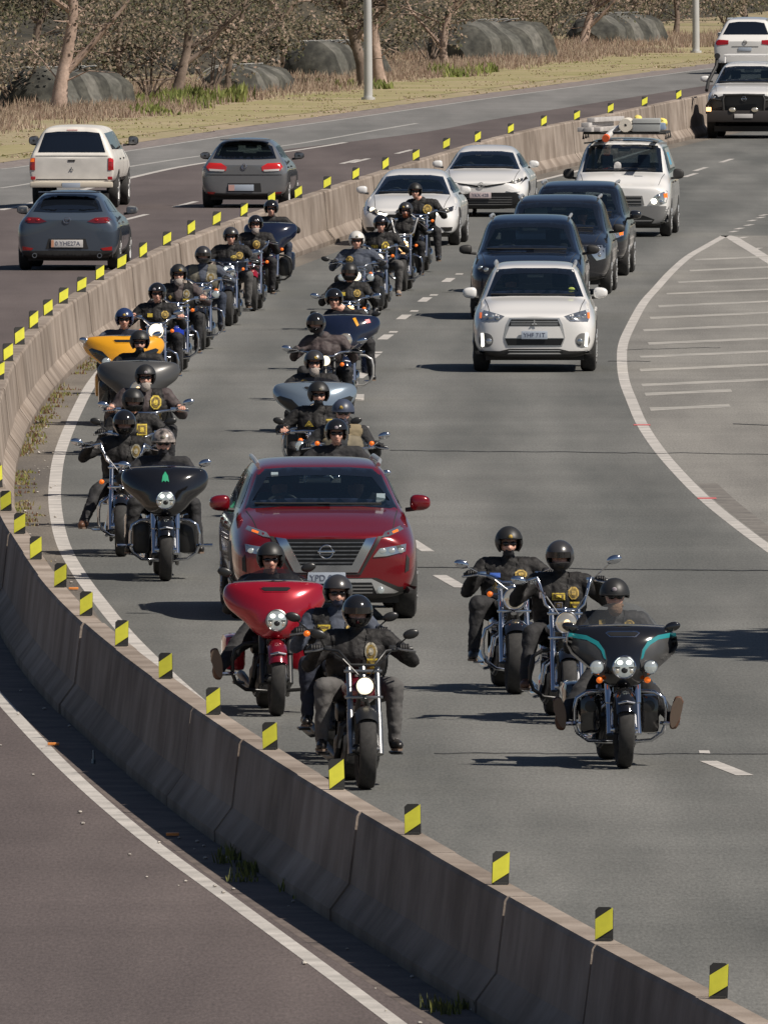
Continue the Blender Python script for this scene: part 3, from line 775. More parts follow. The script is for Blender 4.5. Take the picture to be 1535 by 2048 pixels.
def grow(caps, mats, vox=.013, name='body', smooth=3, wr_=1.0):
    """union of capsules -> one closed surface, material by nearest limb"""
    b = MB()
    for c in caps: capsule(b, *c[:4])
    me = b.mesh('tmp', mats[0], smooth=False); o = bpy.data.objects.new('tmp', me); COL.objects.link(o)
    md = o.modifiers.new('r', 'REMESH'); md.mode = 'VOXEL'; md.voxel_size = vox; md.adaptivity = 0
    dg = bpy.context.evaluated_depsgraph_get(); m2 = bpy.data.meshes.new_from_object(o.evaluated_get(dg))
    bpy.data.objects.remove(o); bpy.data.meshes.remove(me)
    bm = bmesh.new(); bm.from_mesh(m2)
    for _ in range(smooth): bmesh.ops.smooth_vert(bm, verts=bm.verts[:], factor=.5, use_axis_x=True, use_axis_y=True, use_axis_z=True)
    bm.normal_update(); sd_ = Vector((caps[0][0][1] * 7, len(caps), caps[3][0][2] * 31))
    for v in bm.verts:
        q = v.co; n1 = noise.noise(Vector((q.x * 9, q.y * 9, q.z * 13)) + sd_); n2 = abs(noise.noise(Vector((q.x * 16, q.y * 16, q.z * 26)) + sd_ * 2))
        if q.z < caps[-1][0][2] + 9: v.co += v.normal * (n1 * .010 - n2 * .010 + .002) * wr_
    bm.to_mesh(m2); bm.free()
    nf = len(m2.polygons); cen = np.zeros(nf * 3); m2.polygons.foreach_get('center', cen); cen = cen.reshape(-1, 3)
    best = np.full(nf, 1e9); idx = np.zeros(nf, int); cid = np.zeros(nf, int)
    for k, c in enumerate(caps):
        a = np.array(c[0]); e = np.array(c[2]); d = e - a; L2 = max(1e-9, d @ d)
        t = np.clip(((cen - a) @ d) / L2, 0, 1); r = c[1] + (c[3] - c[1]) * t
        ds = np.linalg.norm(cen - (a + t[:, None] * d), axis=1) - r
        w_ = ds < best; best[w_] = ds[w_]; idx[w_] = c[4]; cid[w_] = k
    m2.materials.clear()
    for m in mats: m2.materials.append(m)
    m2.polygons.foreach_set('material_index', idx.astype(np.int32)); m2.polygons.foreach_set('use_smooth', [True] * nf)
    m2.name = name
    return m2, cen, cid


def elbow(a, c, L1, L2, bend):
    a, c = Vector(a), Vector(c); d = c - a; D = min(d.length, (L1 + L2) * .998)
    x = (L1 * L1 - L2 * L2 + D * D) / (2 * D); h = math.sqrt(max(0, L1 * L1 - x * x)); u = d.normalized()
    b_ = Vector(bend); b_ = (b_ - u * b_.dot(u)).normalized()
    return a + u * x + b_ * h


def helmet(parent, hc, style, m, turn=0.0):
    """hc = centre of the head; helmet opens toward -y"""
    rx, ry, rz = .128, .150, .142
    cz = .028; bm = bmesh.new(); n, k = 36, 26; rows = []
    for i in range(k + 1):
        ph = PI * i / k; row = []
        for j in range(n):
            t = 2 * PI * j / n
            x, y, z = math.sin(ph) * math.cos(t) * rx, math.sin(ph) * math.sin(t) * ry, math.cos(ph) * rz
            if z < -.02:
                x *= 1 - .10 * min(1, (-.02 - z) / .12)
                if style == 'full' and y < 0: y *= 1.10
            row.append(bm.verts.new((x, y, z)))
        rows.append(row)
    for i in range(k):
        for j in range(n):
            q = [rows[i][j], rows[i + 1][j], rows[i + 1][(j + 1) % n], rows[i][(j + 1) % n]]
            c = sum((v.co for v in q), Vector()) / 4
            x, y, z = c
            if z < -.118: continue
            if style == 'half':
                if z < (.008 if y < .02 else -.035): continue
            if style == 'open':
                if y < -.035 and abs(x) < .104 and z < .034: continue
                if z < -.095: continue
            if style == 'full':
                if y < -.04 and abs(x) < .105 and -.052 < z < .040: continue
            try: bm.faces.new(q)
            except ValueError: pass
    bmesh.ops.delete(bm, geom=[v for v in bm.verts if not v.link_faces], context='VERTS')
    bmesh.ops.remove_doubles(bm, verts=bm.verts[:], dist=1e-5)
    be = [e for e in bm.edges if e.is_boundary]; r_ = bmesh.ops.extrude_edge_only(bm, edges=be)
    for v in [g for g in r_['geom'] if isinstance(g, bmesh.types.BMVert)]: v.co *= .86
    b = MB(); b.addbm(bm)
    if style == 'half': b.tube([(math.sin(R(a)) * .122, -math.cos(R(a)) * .150 - .006, .010) for a in range(-62, 63, 12)], .007, 6)
    if style == 'open': b.tube([(math.sin(R(a)) * .110, -math.cos(R(a)) * .143, .040) for a in range(-55, 56, 11)], .006, 6)
    o = b.build('helmet', m, parent); o.location = (hc[0], hc[1] + .006, hc[2] + cz); o.rotation_euler = (0.05, 0, turn)
    if style != 'full' and random.random() < .65:
        e = MB(); e.ball((random.uniform(-.01, .01), -.139, .055), (.022, .010, .020), 12, 8); e.build('helmet_badge', random.choice([M_GRNP, M_WHP, M_GOLD]), o)
    if style == 'full':
        v = MB(); n2 = 14; vv = []
        for i in range(n2 + 1):
            a = R(-62 + 124 * i / n2)
            for z in (-.006, .046): vv.append((math.sin(a) * .122, -math.cos(a) * .150, z))
        v.add(vv, [(2 * i, 2 * i + 2, 2 * i + 3, 2 * i + 1) for i in range(n2)]); vo = v.build('visor', M_VISOR, o)
    return o


def rider(loc, rz, label, hands, feet, hip=(1.12, .73), sh=(.98, 1.19), helm='half', hmat=None, glass=True, beard=None, scarf=None, jacket=None, pants=None, boots=None,
          glove=None, vest=True, patches=(), lean=0.0, big=1.14, knees=None, turn=0.0, shirt=None, headz=.0, soles=False, group='motorcycle riders', cat='person', headx=0.0):
    """hands / feet: ((x, y, z) left of picture, (x, y, z) right of picture)"""
    jacket = jacket or M_LEATH; pants = pants or M_CLOTH; boots = boots or M_BOOT; glove = glove or M_GLOVE; hmat = hmat or M_HELM
    t = bpy.data.objects.new('person', None)
    hy, hz = hip; sy, sz = sh; B = big
    caps = []
    A = lambda p0, r0, p1, r1, mi: caps.append((tuple(p0), r0, tuple(p1), r1, mi))
    A((-.09, hy, hz + .05), .13 * B, (.09, hy, hz + .05), .13 * B, 1)
    for s_ in (-1, 1):
        A((s_ * .06, hy - .02, hz + .14), .135 * B, (s_ * .085 * B, sy + .02, sz - .15), .135 * B, 0)
        A((s_ * .10, sy + .02, sz - .13), .12 * B, (s_ * .13, sy + .02, sz - .04), .095 * B, 0)
    A((0, hy - .06, hz + .16), .14 * B, (0, sy - .0, sz - .15), .14 * B, 0)
    A((-.165 * B, sy + .01, sz - .01), .088, (.165 * B, sy + .01, sz - .01), .088, 0)
    A((0, sy + .02, sz), .085, (0, sy, sz + .05), .075, 0)
    hc = Vector((headx, sy - .045, sz + .195 + headz))
    A((0, sy, sz + .05), .062, (hc.x * .8, sy - .015, sz + .12), .058, 5 if scarf else 4)
    A((hc.x, hc.y + .015, hc.z + .03), .082, (hc.x, hc.y - .005, hc.z - .0), .078, 4)
    A((hc.x, hc.y - .02, hc.z - .035), .066, (hc.x, hc.y - .045, hc.z - .07), .044, 5 if scarf else 4)
    A((hc.x, hc.y - .085, hc.z + .005), .013, (hc.x, hc.y - .104, hc.z - .024), .017, 4)
    A((hc.x - .035, hc.y - .06, hc.z - .02), .028, (hc.x + .035, hc.y - .06, hc.z - .02), .028, 4)
    A((hc.x - .02, hc.y - .077, hc.z - .055), .012, (hc.x + .02, hc.y - .077, hc.z - .055), .012, 5 if scarf else 4)
    fing = MB(); soles_ = []
    for s_, h_, f_ in ((-1, Vector(hands[0]), Vector(feet[0])), (1, Vector(hands[1]), Vector(feet[1]))):
        solem = MB(); soles_.append(solem)
        shp = Vector((s_ * .185 * B, sy + .01, sz)); bz_ = random.uniform(-1.5, -.45); wr = h_ + (shp - h_).normalized() * .085 + Vector((0, .0, .01))
        el = elbow(shp, wr, .30, .27, (s_ * .7, .15, bz_)); cl = (el - shp).normalized()
        A(shp, .071 * B, el, .053 * B, 0); A(el, .055 * B, wr, .041, 0)
        A(wr, .036, h_ + Vector((0, .02, .012)), .036, 2)
        A(h_ + Vector((-s_ * .022, .01, .012)), .032, h_ + Vector((s_ * .028, .01, .012)), .031, 2)
        for q in range(4):  # fingers close round the grip
            x_ = h_.x + s_ * (-.030 + .020 * q); rr = (.0105, .0112, .0108, .0092)[q]; k_ = (1, 1.08, 1.02, .88)[q]
            fing.tube([(x_, h_.y + .012, h_.z + .035), (x_, h_.y - .026 * k_, h_.z + .030), (x_, h_.y - .042 * k_, h_.z - .002), (x_, h_.y - .022 * k_, h_.z - .026)], [rr * 1.1, rr * 1.05, rr, rr * .85], 7)
        fing.tube([(h_.x - s_ * .042, h_.y + .030, h_.z + .018), (h_.x - s_ * .052, h_.y + .006, h_.z - .008), (h_.x - s_ * .046, h_.y - .018, h_.z - .020)], [.014, .0125, .010], 7)
        hp = Vector((s_ * .105, hy - .01, hz + .02)); kn_d = knees or (s_ * .20, -.5, 1.0)
        an = f_ + Vector((0, .05, .07)) if not soles else f_ + Vector((0, .10, -.03))
        kn = elbow(hp, an, .44, .43, (s_ * abs(kn_d[0]), kn_d[1], kn_d[2]))
        A(hp, .104 * B, kn, .073 * B, 1); A(kn, .073 * B, kn.lerp(an, .4), .068, 1); A(kn.lerp(an, .4), .068, an, .056, 1)
        if soles:  # feet up on highway pegs, soles toward the road ahead
            A(an, .050, f_ + Vector((0, .05, -.06)), .046, 3); A(f_ + Vector((0, .05, -.07)), .046, f_ + Vector((s_ * .03, .02, .13)), .044, 3)
            e = Vector((s_ * .045, -.03, .20)).normalized(); rt = Vector((1, 0, -e.x / max(.2, e.z))).normalized()
            c0 = f_ + Vector((s_ * .008, -.022, .03)); vv = []
            for i in range(20):
                a = 2 * PI * i / 20; ln = math.sin(a) * .132; wd = math.cos(a) * (.045 + .009 * math.sin(a)); vv.append(c0 + e * ln + rt * wd)
            solem.prism(vv, (0, .022, 0))
        else:
            A(an, .052, f_ + Vector((0, .04, .035)), .050, 3); A(f_ + Vector((0, .05, .04)), .046, f_ + Vector((s_ * .02, -.13, .03)), .040, 3)
            vv = []
            for i in range(16):
                a = 2 * PI * i / 16; vv.append(f_ + Vector((math.cos(a) * .048 + s_ * .01, math.sin(a) * .14 - .04, -.012)))
            solem.prism(vv, (0, 0, .018))
    mats = [jacket, pants, glove, boots, M_SKIN, scarf or M_SCARF]
    me, cen, cid = grow(caps, mats, name='person')
    o0 = len(me.vertices)
    # join the fingers into the same body mesh
    bm = bmesh.new(); bm.from_mesh(me); fm = bpy.data.meshes.new('f'); fm.from_pydata(fing.v, [], fing.f)
    nb = len(bm.faces); bm.from_mesh(fm); bm.faces.ensure_lookup_table()
    for f in bm.faces[nb:]: f.material_index = 2; f.smooth = True
    bm.to_mesh(me); bm.free(); bpy.data.meshes.remove(fm)
    body = bpy.data.objects.new('person', me); COL.objects.link(body)
    body.location = loc; body.rotation_euler = (0, lean, rz); tag(body, label, cat, group)
    bpy.data.objects.remove(t)
    hm_ = hmat if hmat is not M_HELM else random.choice([M_HELM, M_HELM, M_HELG, M_HELC]); helmet(body, hc, helm, hm_, turn + random.uniform(-.22, .22))
    for q in soles_: q.build('boot_sole', M_SOLE, body)
    if glass:
        b = MB()
        for s_ in (-1, 1): b.ball((hc.x + s_ * .033, hc.y - .086, hc.z + .012), (.031, .018, .021), 12, 8)
        b.tube([(hc.x + math.sin(R(a)) * .083, hc.y - .012 - math.cos(R(a)) * .083, hc.z + .018) for a in range(-85, 86, 17)], .005, 6)
        b.build('sunglasses', M_LENS, body)
    if not scarf: 
        MB().ball((hc.x, hc.y - .091, hc.z - .055), (.024, .006, .004), 10, 6).build('mouth', mat('lips', (.30, .10, .08), .6), body)
    if beard:
        b = MB(); b.ball((hc.x, hc.y - .074, hc.z - .092), (.060, .046, .062), 14, 10); b.ball((hc.x, hc.y - .090, hc.z - .046), (.032, .012, .008), 10, 6); b.ball((hc.x, hc.y - .05, hc.z - .06), (.073, .04, .03), 12, 8)
        b.build('beard', beard, body)
    if vest:
        bv = bmesh.new(); bv.from_mesh(me); bv.faces.ensure_lookup_table(); keep = set(range(2, 9 - 1)) - set()
        dele = []
        for f in bv.faces:
            i = f.index; c = f.calc_center_median()
            ok = i < len(cid) and 1 <= cid[i] <= 6 and abs(c.x) < .205 * B and c.z < sz + .075 and c.z > hz + .10
            if ok and c.y < sy - .02 and abs(c.x) < .022 + max(0, (c.z - (sz - .22))) * .22: ok = False
            if not ok: dele.append(f)
        bmesh.ops.delete(bv, geom=dele, context='FACES'); bv.normal_update()
        for v in bv.verts: v.co += v.normal * .009
        for f in bv.faces: f.material_index = 0
        vm = bpy.data.meshes.new('vest'); bv.to_mesh(vm); bv.free(); vm.materials.clear(); vm.materials.append(M_LEATH if vest is True else vest)
        vo = bpy.data.objects.new('vest', vm); COL.objects.link(vo); vo.parent = body
    if patches:
        bvh = BVHTree.FromPolygons([v.co for v in me.vertices], [tuple(p.vertices) for p in me.polygons])
        for (px, pz, pw, ph, pm, shape) in patches:
            pw *= 1.18; ph *= 1.18; n_ = {'q': 4, 'd': 4, 'o': 14, 's': 8, 't': 3}[shape]; ringv = []; vv = []
            for i in range(n_):
                a = 2 * PI * i / n_ + {'q': PI / 4, 'd': 0, 'o': 0, 's': PI / 8, 't': PI / 2}[shape]; k_ = 1.25 if shape == 'q' else 1
                vv.append((px + math.cos(a) * pw / 2 * k_, sz + pz + math.sin(a) * ph / 2 * k_))
            pts_ = []
            for (x_, z_) in vv + [(px, sz + pz)]:
                hit = bvh.ray_cast(Vector((x_, -1, z_)), Vector((0, 1, 0)))
                y_ = hit[0].y if hit[0] else sy - .12; pts_.append(Vector((x_, y_ - .020, z_)))
            b = MB(); b.add(pts_, [(i, (i + 1) % n_, n_) for i in range(n_)])
            if pw > .07 and ph > .07:
                for kk, (sc_, mi_, dy_) in enumerate(((.76, 1, .004), (.40, 0, .008))): b.add([pts_[n_].lerp(q, sc_) + Vector((0, -dy_, 0)) for q in pts_[:n_]] + [pts_[n_] + Vector((0, -dy_, 0))], [(i, (i + 1) % n_, n_) for i in range(n_)], mi_)
            b.add([p + Vector((0, .012, 0)) for p in pts_], [(i, n_, (i + 1) % n_) for i in range(n_)])
            b.build('vest_patch', [pm, M_PATD], body, smooth=False)
    return body


def occupant(loc, rz, label, jacket, hands=None, hip=(0, 0), z0=.55):
    """a person seated in a car, origin on the ground below the hips"""
    hy, hz = 0, z0; sy, sz = .12, z0 + .50; caps = []
    A = lambda p0, r0, p1, r1, mi: caps.append((tuple(p0), r0, tuple(p1), r1, mi))
    A((-.09, hy, hz + .05), .13, (.09, hy, hz + .05), .13, 1); A((0, hy, hz + .12), .15, (0, sy, sz - .13), .15, 0); A((-.16, sy, sz), .08, (.16, sy, sz), .08, 0)
    A((0, sy, sz + .04), .058, (0, sy - .01, sz + .13), .055, 2); A((0, sy - .01, sz + .25), .088, (0, sy - .02, sz + .20), .082, 2); A((0, sy - .04, sz + .17), .06, (0, sy - .05, sz + .14), .045, 2)
    A((0, sy - .105, sz + .205), .013, (0, sy - .118, sz + .185), .016, 2)
    for s_ in (-1, 1):
        h_ = Vector((s_ * .15, -.42, sz - .09)) if hands is None else Vector(hands[0 if s_ < 0 else 1]); shp = Vector((s_ * .18, sy, sz)); el = elbow(shp, h_, .29, .26, (s_ * .8, .1, -1))
        A(shp, .07, el, .052, 0); A(el, .052, h_, .036, 0); A(h_, .038, h_ + Vector((0, -.05, .03)), .034, 2)
        A((s_ * .1, hy, hz), .09, (s_ * .14, -.45, hz + .08), .07, 1); A((s_ * .14, -.45, hz + .08), .06, (s_ * .14, -.75, hz - .28), .045, 1)
    me, cen, cid = grow(caps, [jacket, M_CLOTH, M_SKIN], vox=.018, name='person', smooth=2)
    o = bpy.data.objects.new('person', me); COL.objects.link(o); o.location = loc; o.rotation_euler = (0, 0, rz); tag(o, label, 'person')
    MB().ball((0, sy + .012, sz + .27), (.098, .10, .085), 14, 10).build('hair', mat('hair', (.05, .035, .025), .8), o)
    return o
# ---------------------------------------------------------------- motorcycles
M_CHROME = mat('chrome', (.62, .64, .68), .10, 1.0)
M_STEEL = mat('steel_dull', (.30, .30, .30), .38, 1.0, var=.2, vscale=15)
M_DARKM = mat('engine_dark', (.045, .045, .045), .45, .5, var=.3, vscale=20)
M_TYRE = mat('tyre', (.030, .029, .028), .85, var=.2, vscale=30, fine=.15, fscale=120)
M_GLBLK = mat('paint_black', (.008, .008, .009), .10, coat=1.0)
M_SATBLK = mat('satin_black', (.018, .018, .018), .35)
M_MATGR = mat('matt_grey_paint', (.055, .055, .055), .35, coat=.15)
M_RED = mat('paint_red', (.36, .008, .022), .22, .35, coat=1.0)
M_REDD = mat('paint_red_dark', (.16, .004, .012), .2, .2, coat=1.0)
M_YELL = mat('paint_yellow', (.72, .33, .012), .25, coat=1.0)
M_BLUE = mat('paint_blue', (.01, .03, .30), .18, coat=1.0)
M_NAVY = mat('paint_navy', (.008, .012, .03), .15, coat=1.0)
M_SILB = mat('paint_silver_blue', (.24, .30, .36), .22, .5, coat=1.0)
M_TEAL = mat('paint_teal', (.02, .22, .24), .2, coat=1.0)
M_GREEN = mat('emblem_green', (.02, .30, .15), .4)
M_SEAT = mat('seat_black', (.015, .014, .014), .5, bump=.2, bscale=30)
M_LAMPON = mat('lamp_lit', (.9, .85, .7), .2, emit=(1.0, .84, .58), estr=1.3)
M_LAMPMID = mat('lamp_dim', (.55, .52, .46), .16, .85, emit=(1.0, .84, .6), estr=.12)
M_LAMPAMB = mat('lamp_amber', (.9, .5, .2), .2, emit=(1.0, .55, .22), estr=2.2)
M_GRILLE0 = mat('lamp_core', (.02, .02, .02), .15)
M_LEDON = mat('led_lit', (.9, .95, .9), .2, emit=(.92, 1.0, .86), estr=1.3)
M_BULB = mat('bulb_glow', (.8, .6, .35), .2, emit=(1.0, .68, .34), estr=1.0)
M_LED = mat('lamp_led', (.42, .45, .44), .12, .7, emit=(.95, 1.0, .95), estr=.16)
M_ORANGE = mat('indicator', (.80, .16, .015), .3, emit=(1, .2, .02), estr=.35)
M_WSCR = mat('windscreen_tint', (.01, .01, .012), .04, alpha=(.45, (.55, .55, .58)), coat=1)
M_WSCRC = mat('windscreen_clear', (.16, .17, .18), .04, alpha=(.20, (.86, .88, .90)), coat=1)
M_GOLDM = mat('pinstripe_gold', (.75, .40, .04), .3)
M_EMBR = mat('sticker_red', (.55, .03, .05), .4)


def dome(outline, center, B, curve, y0, thick=.05, rings=(1, .985, .93, .82, .64, .42, .2), sub=5, tip=0.0):
    """closed moulded shell: outline (x,z) ring swept into a bulged front (toward -y) and a flatter back"""
    P = [Vector((x, 0, z)) for x, z in outline]; n0 = len(P); out = []
    for i in range(n0):
        a, b_, c, d = P[i - 1], P[i], P[(i + 1) % n0], P[(i + 2) % n0]
        for k in range(sub):
            t = k / sub; out.append(.5 * ((2 * b_) + (c - a) * t + (2 * a - 5 * b_ + 4 * c - d) * t * t + (3 * b_ - a - 3 * c + d) * t ** 3))
    n = len(out); C0 = Vector((center[0], 0, center[1])); m = MB(); vs_ = []

    def pt(p, s, side):
        q = C0 + (p - C0) * s; bl = math.sqrt(max(0, 1 - s ** 2.4))
        y = y0 + curve * q.x * q.x + tip * abs(q.x) ** 4 + (q.z - C0.z) * .30 + (-B * bl if side == 0 else thick + B * .15 * bl)
        return Vector((q.x, y, q.z))
    for s in rings: vs_ += [pt(p, s, 0) for p in out]
    k = len(rings); vs_.append(pt(C0, 0, 0)); ci = len(vs_) - 1
    fs = [(i * n + j, i * n + (j + 1) % n, (i + 1) * n + (j + 1) % n, (i + 1) * n + j) for i in range(k - 1) for j in range(n)]
    fs += [((k - 1) * n + j, (k - 1) * n + (j + 1) % n, ci) for j in range(n)]
    o = len(vs_)
    for s in (1, .6, .25): vs_ += [pt(p, s, 1) for p in out]
    vs_.append(pt(C0, 0, 1)); ci = len(vs_) - 1
    fs += [(j, (j + 1) % n, o + (j + 1) % n, o + j) for j in range(n)]
    fs += [(o + i * n + j, o + i * n + (j + 1) % n, o + (i + 1) * n + (j + 1) % n, o + (i + 1) * n + j) for i in range(2) for j in range(n)]
    fs += [(o + 2 * n + j, o + 2 * n + (j + 1) % n, ci) for j in range(n)]
    m.add(vs_, fs); return m


def mirror_pts(h):
    """half outline (top centre -> bottom centre on +x) to a closed symmetric ring"""
    return h + [(-x, z) for x, z in reversed(h) if x > 1e-6]


BW = mirror_pts([(0, 1.178), (.13, 1.184), (.26, 1.178), (.37, 1.168), (.44, 1.145), (.474, 1.09), (.474, 1.02), (.435, .945), (.365, .885), (.285, .82), (.22, .75), (.15, .70), (.08, .675), (0, .67)])


def lamp(b_parent, c, r, lens, shell=None, name='headlight', depth=.10, ax=(0, -1, .02)):
    b = MB(); b.lathe(c, ax, [(-depth, r * .35), (-depth * .7, r * .85), (0, r * 1.05), (.014, r * 1.08), (.020, r * 1.0), (.016, r * .93)], 22)
    o = b.build(name, shell or M_CHROME, b_parent)
    l = MB(); l.lathe(c, ax, [(.012, r * .94), (.022, r * .75), (.030, r * .4), (.032, .0005)], 22); l.build('lens', lens, o)
    if r > .07:
        l = MB(); cc = Vector(c) + Vector(ax).normalized() * .034
        if lens is M_LED:
            l.ball((cc.x, cc.y, cc.z - r * .28), (r * .30, .012, r * .26), 12, 8).box(cc.x - r * .85, cc.x + r * .85, cc.y + .004, cc.y + .010, cc.z - r * .10, cc.z + r * .02).build('projector', M_GRILLE0, o)
            for sx in (-1, 1):
                q = MB(); q.ball((cc.x + sx * r * .40, cc.y + .006, cc.z + r * .42), (r * .27, .010, r * .22), 12, 8); q.build('lamp_cell', M_LEDON, o)
                q = MB(); q.ball((cc.x + sx * r * .62, cc.y + .010, cc.z - r * .36), (r * .17, .008, r * .20), 10, 6); q.build('lamp_cell', M_LAMPMID, o)
        elif lens is M_LAMPMID or lens is M_LAMPAMB:
            l.ball((cc.x, cc.y - .004, cc.z), (r * .30, .016, r * .30), 12, 8).build('bulb', M_BULB, o)
    return o


def bike(loc, rz, label, st='cruiser', paint=M_GLBLK, fender=None, fork=M_CHROME, lens=M_LAMPMID, bars=None, hands=None, bar_m=None, mirror=M_CHROME, ind=True, crash=None, lowers=False,
         bags=False, aux=False, screen=None, fork_x=.115, tyre_w=.130, R0=.325, vent=False, emblem=None, two_tone=False, pegs=False, seat_h=.70, tank=None, shell=None, batwing=BW, exh=M_CHROME,
         hl_z=.86, steer=0.0, mirror_pos=None, fender_hi=.64, group='motorcycles in the convoy', lamp_r=.095, fsc=.95, stripe=None):
    t = thing('motorcycle', loc, rz, label, 'motorcycle', group); fender = fender or paint; WB = 1.62
    # wheels
    for nm, y, w_ in (('front_wheel', 0, tyre_w), ('rear_wheel', WB, tyre_w * 1.35)):
        h = w_ / 2; r = R0; b = MB()
        b.lathe((0, y, r), (1, 0, 0), [(-h * .62, r * .70), (-h * .92, r * .80), (-h, r * .88), (-h * .86, r * .955), (-h * .48, r * .992), (0, r), (h * .48, r * .992), (h * .86, r * .955), (h, r * .88), (h * .92, r * .80), (h * .62, r * .70), (-h * .62, r * .70)], 40)
        o = b.build(nm, M_TYRE, t, angle=30)
        b = MB(); b.lathe((0, y, r), (1, 0, 0), [(-h * .66, r * .66), (-h * .68, r * .73), (-h * .3, r * .66), (h * .3, r * .66), (h * .68, r * .73), (h * .66, r * .66)], 28)
        for k in range(9):
            a = 2 * PI * k / 9; b.tube([(0, y + math.cos(a) * .05, r + math.sin(a) * .05), (0, y + math.cos(a) * r * .67, r + math.sin(a) * r * .67)], .013, 6)
        b.tube([(-.09, y, r), (.09, y, r)], .045, 12)
        b.build('rim', M_CHROME if fork is M_CHROME else M_DARKM, o)
        b = MB(); b.lathe((.075 if nm == 'front_wheel' else -.1, y, r), (1, 0, 0), [(0, .06), (0, .145), (.006, .145), (.006, .06), (0, .06)], 24); b.build('brake_disc', M_STEEL, o)
    # fork: lower legs, upper tubes, yokes
    fx = fork_x; dy = .50
    for s_ in (-1, 1):
        b = MB(); b.tube([(s_ * fx, .0, R0 - .04), (s_ * fx, (.62 - R0) * dy, .62)], [.033, .030], 12).tube([(s_ * fx, (.58 - R0) * dy, .58), (s_ * fx, (.98 - R0) * dy, .98)], .024 if st != 'bat' else .030, 12)
        b.tube([(s_ * fx, -.005, R0), (s_ * (fx - .05), -.005, R0)], .024, 10)
        if st == 'bat': b.tube([(s_ * fx, .10, .54), (s_ * fx, .155, .70)], .038, 12)
        b.build('fork_leg', fork, t)
    b = MB(); b.box(-fx - .04, fx + .04, .18, .24, .73, .755, bev=.008).box(-fx - .04, fx + .04, .28, .35, .94, .965, bev=.008).tube([(0, .20, .72), (0, .36, .99)], .03, 10); b.build('yoke', fork if st != 'bat' else M_CHROME, t)
    # front fender
    b = MB(); n_ = 18; w2 = tyre_w / 2 + .018; vv = []; a0, a1 = (28, 118) if st == 'bat' else (48, 118); cs = 7
    for i in range(n_ + 1):
        a = R(a0 + (a1 - a0) * i / n_); f = 1
        for j in range(cs):
            u = -1 + 2 * j / (cs - 1); r = R0 + .030 - .055 * abs(u) ** 2.6; vv.append((u * w2, -math.cos(a) * r, R0 + math.sin(a) * r))
    b.add(vv, [(i * cs + j, i * cs + j + 1, (i + 1) * cs + j + 1, (i + 1) * cs + j) for i in range(n_) for j in range(cs - 1)])
    vv2 = [(x * .95, y * .97, R0 + (z - R0) * .97) for x, y, z in vv]; b.add(vv2, [(i * cs + j, i * cs + j + 1, (i + 1) * cs + j + 1, (i + 1) * cs + j) for i in range(n_) for j in range(cs - 1)])
    fo = b.build('front_fender', fender, t)
    if st == 'bat':
        b = MB(); a = R(a0 + 14); b.tube([(-w2 * .8, -math.cos(a) * (R0 + .025), R0 + math.sin(a) * (R0 + .02) + .0), (0, -math.cos(a) * (R0 + .055), R0 + math.sin(a) * (R0 + .04)), (w2 * .8, -math.cos(a) * (R0 + .025), R0 + math.sin(a) * (R0 + .02))], .012, 8); b.build('fender_tip', M_CHROME, fo)
    # fairing / headlight
    if st == 'bat':
        bw = [(x * fsc, z) for x, z in batwing]
        ff = dome(bw, (0, .95), .135, .60, .17, .05).build('fairing', paint, t)
        lamp(t, (0, -.02, .845), .092, lens, shell or M_CHROME)
        # vent and painted wing panels
        if vent:
            bvh = BVHTree.FromPolygons([v.co for v in ff.data.vertices], [tuple(p.vertices) for p in ff.data.polygons])
            conform_panel('vent_trim', [(-.145, 1.125), (-.12, 1.142), (.12, 1.142), (.145, 1.125), (.11, 1.092), (-.11, 1.092)], 'F', bvh, M_CHROME if paint is M_GLBLK else paint, ff, .005, res=.05)
            conform_panel('vent', [(-.132, 1.124), (-.11, 1.134), (.11, 1.134), (.132, 1.124), (.10, 1.102), (-.10, 1.102)], 'F', bvh, M_GRILLE0, ff, .009, res=.05)
        if two_tone:
            bvh = BVHTree.FromPolygons([v.co for v in ff.data.vertices], [tuple(p.vertices) for p in ff.data.polygons])
            for s_ in (-1, 1):
                for nm, ol, m_, off in (('wing_panel', [(.135, .90), (.155, .985), (.20, 1.045), (.27, 1.075), (.455, 1.095), (.466, 1.02), (.43, .95), (.36, .89), (.28, .825), (.22, .765), (.17, .76)], M_MATGR, .004), ('teal_flash', [(.145, .905), (.16, .985), (.205, 1.055), (.30, 1.105), (.445, 1.125), (.455, 1.09), (.30, 1.068), (.225, 1.025), (.185, .98), (.165, .92)], M_TEAL, .007)):
                    conform_panel(nm, [(s_ * x, z) for x, z in ol], 'F', bvh, m_, ff, off, res=.05)
        if stripe:
            bvh = BVHTree.FromPolygons([v.co for v in ff.data.vertices], [tuple(p.vertices) for p in ff.data.polygons])
            for s_ in (-1, 1): conform_panel('wing_panel', [(s_ * x, z) for x, z in [(.16, .76), (.20, .90), (.28, .98), (.42, 1.02), (.462, 1.0), (.43, .945), (.36, .885), (.28, .82), (.22, .76)]], 'F', bvh, stripe, ff, .004, res=.05)
        if emblem:
            bvh = BVHTree.FromPolygons([v.co for v in ff.data.vertices], [tuple(p.vertices) for p in ff.data.polygons])
            for ol, m_ in emblem: conform_panel('emblem', ol, 'F', bvh, m_, ff, .008, res=.04)
        b = MB(); b.tube([(x, .228 + .6 * x * x, 1.188 - x * x * .14) for x in np.linspace(-.36, .36, 13)], .009, 6); b.build('fairing_trim', M_CHROME, t)
        screen = screen or (.07, M_WSCR)
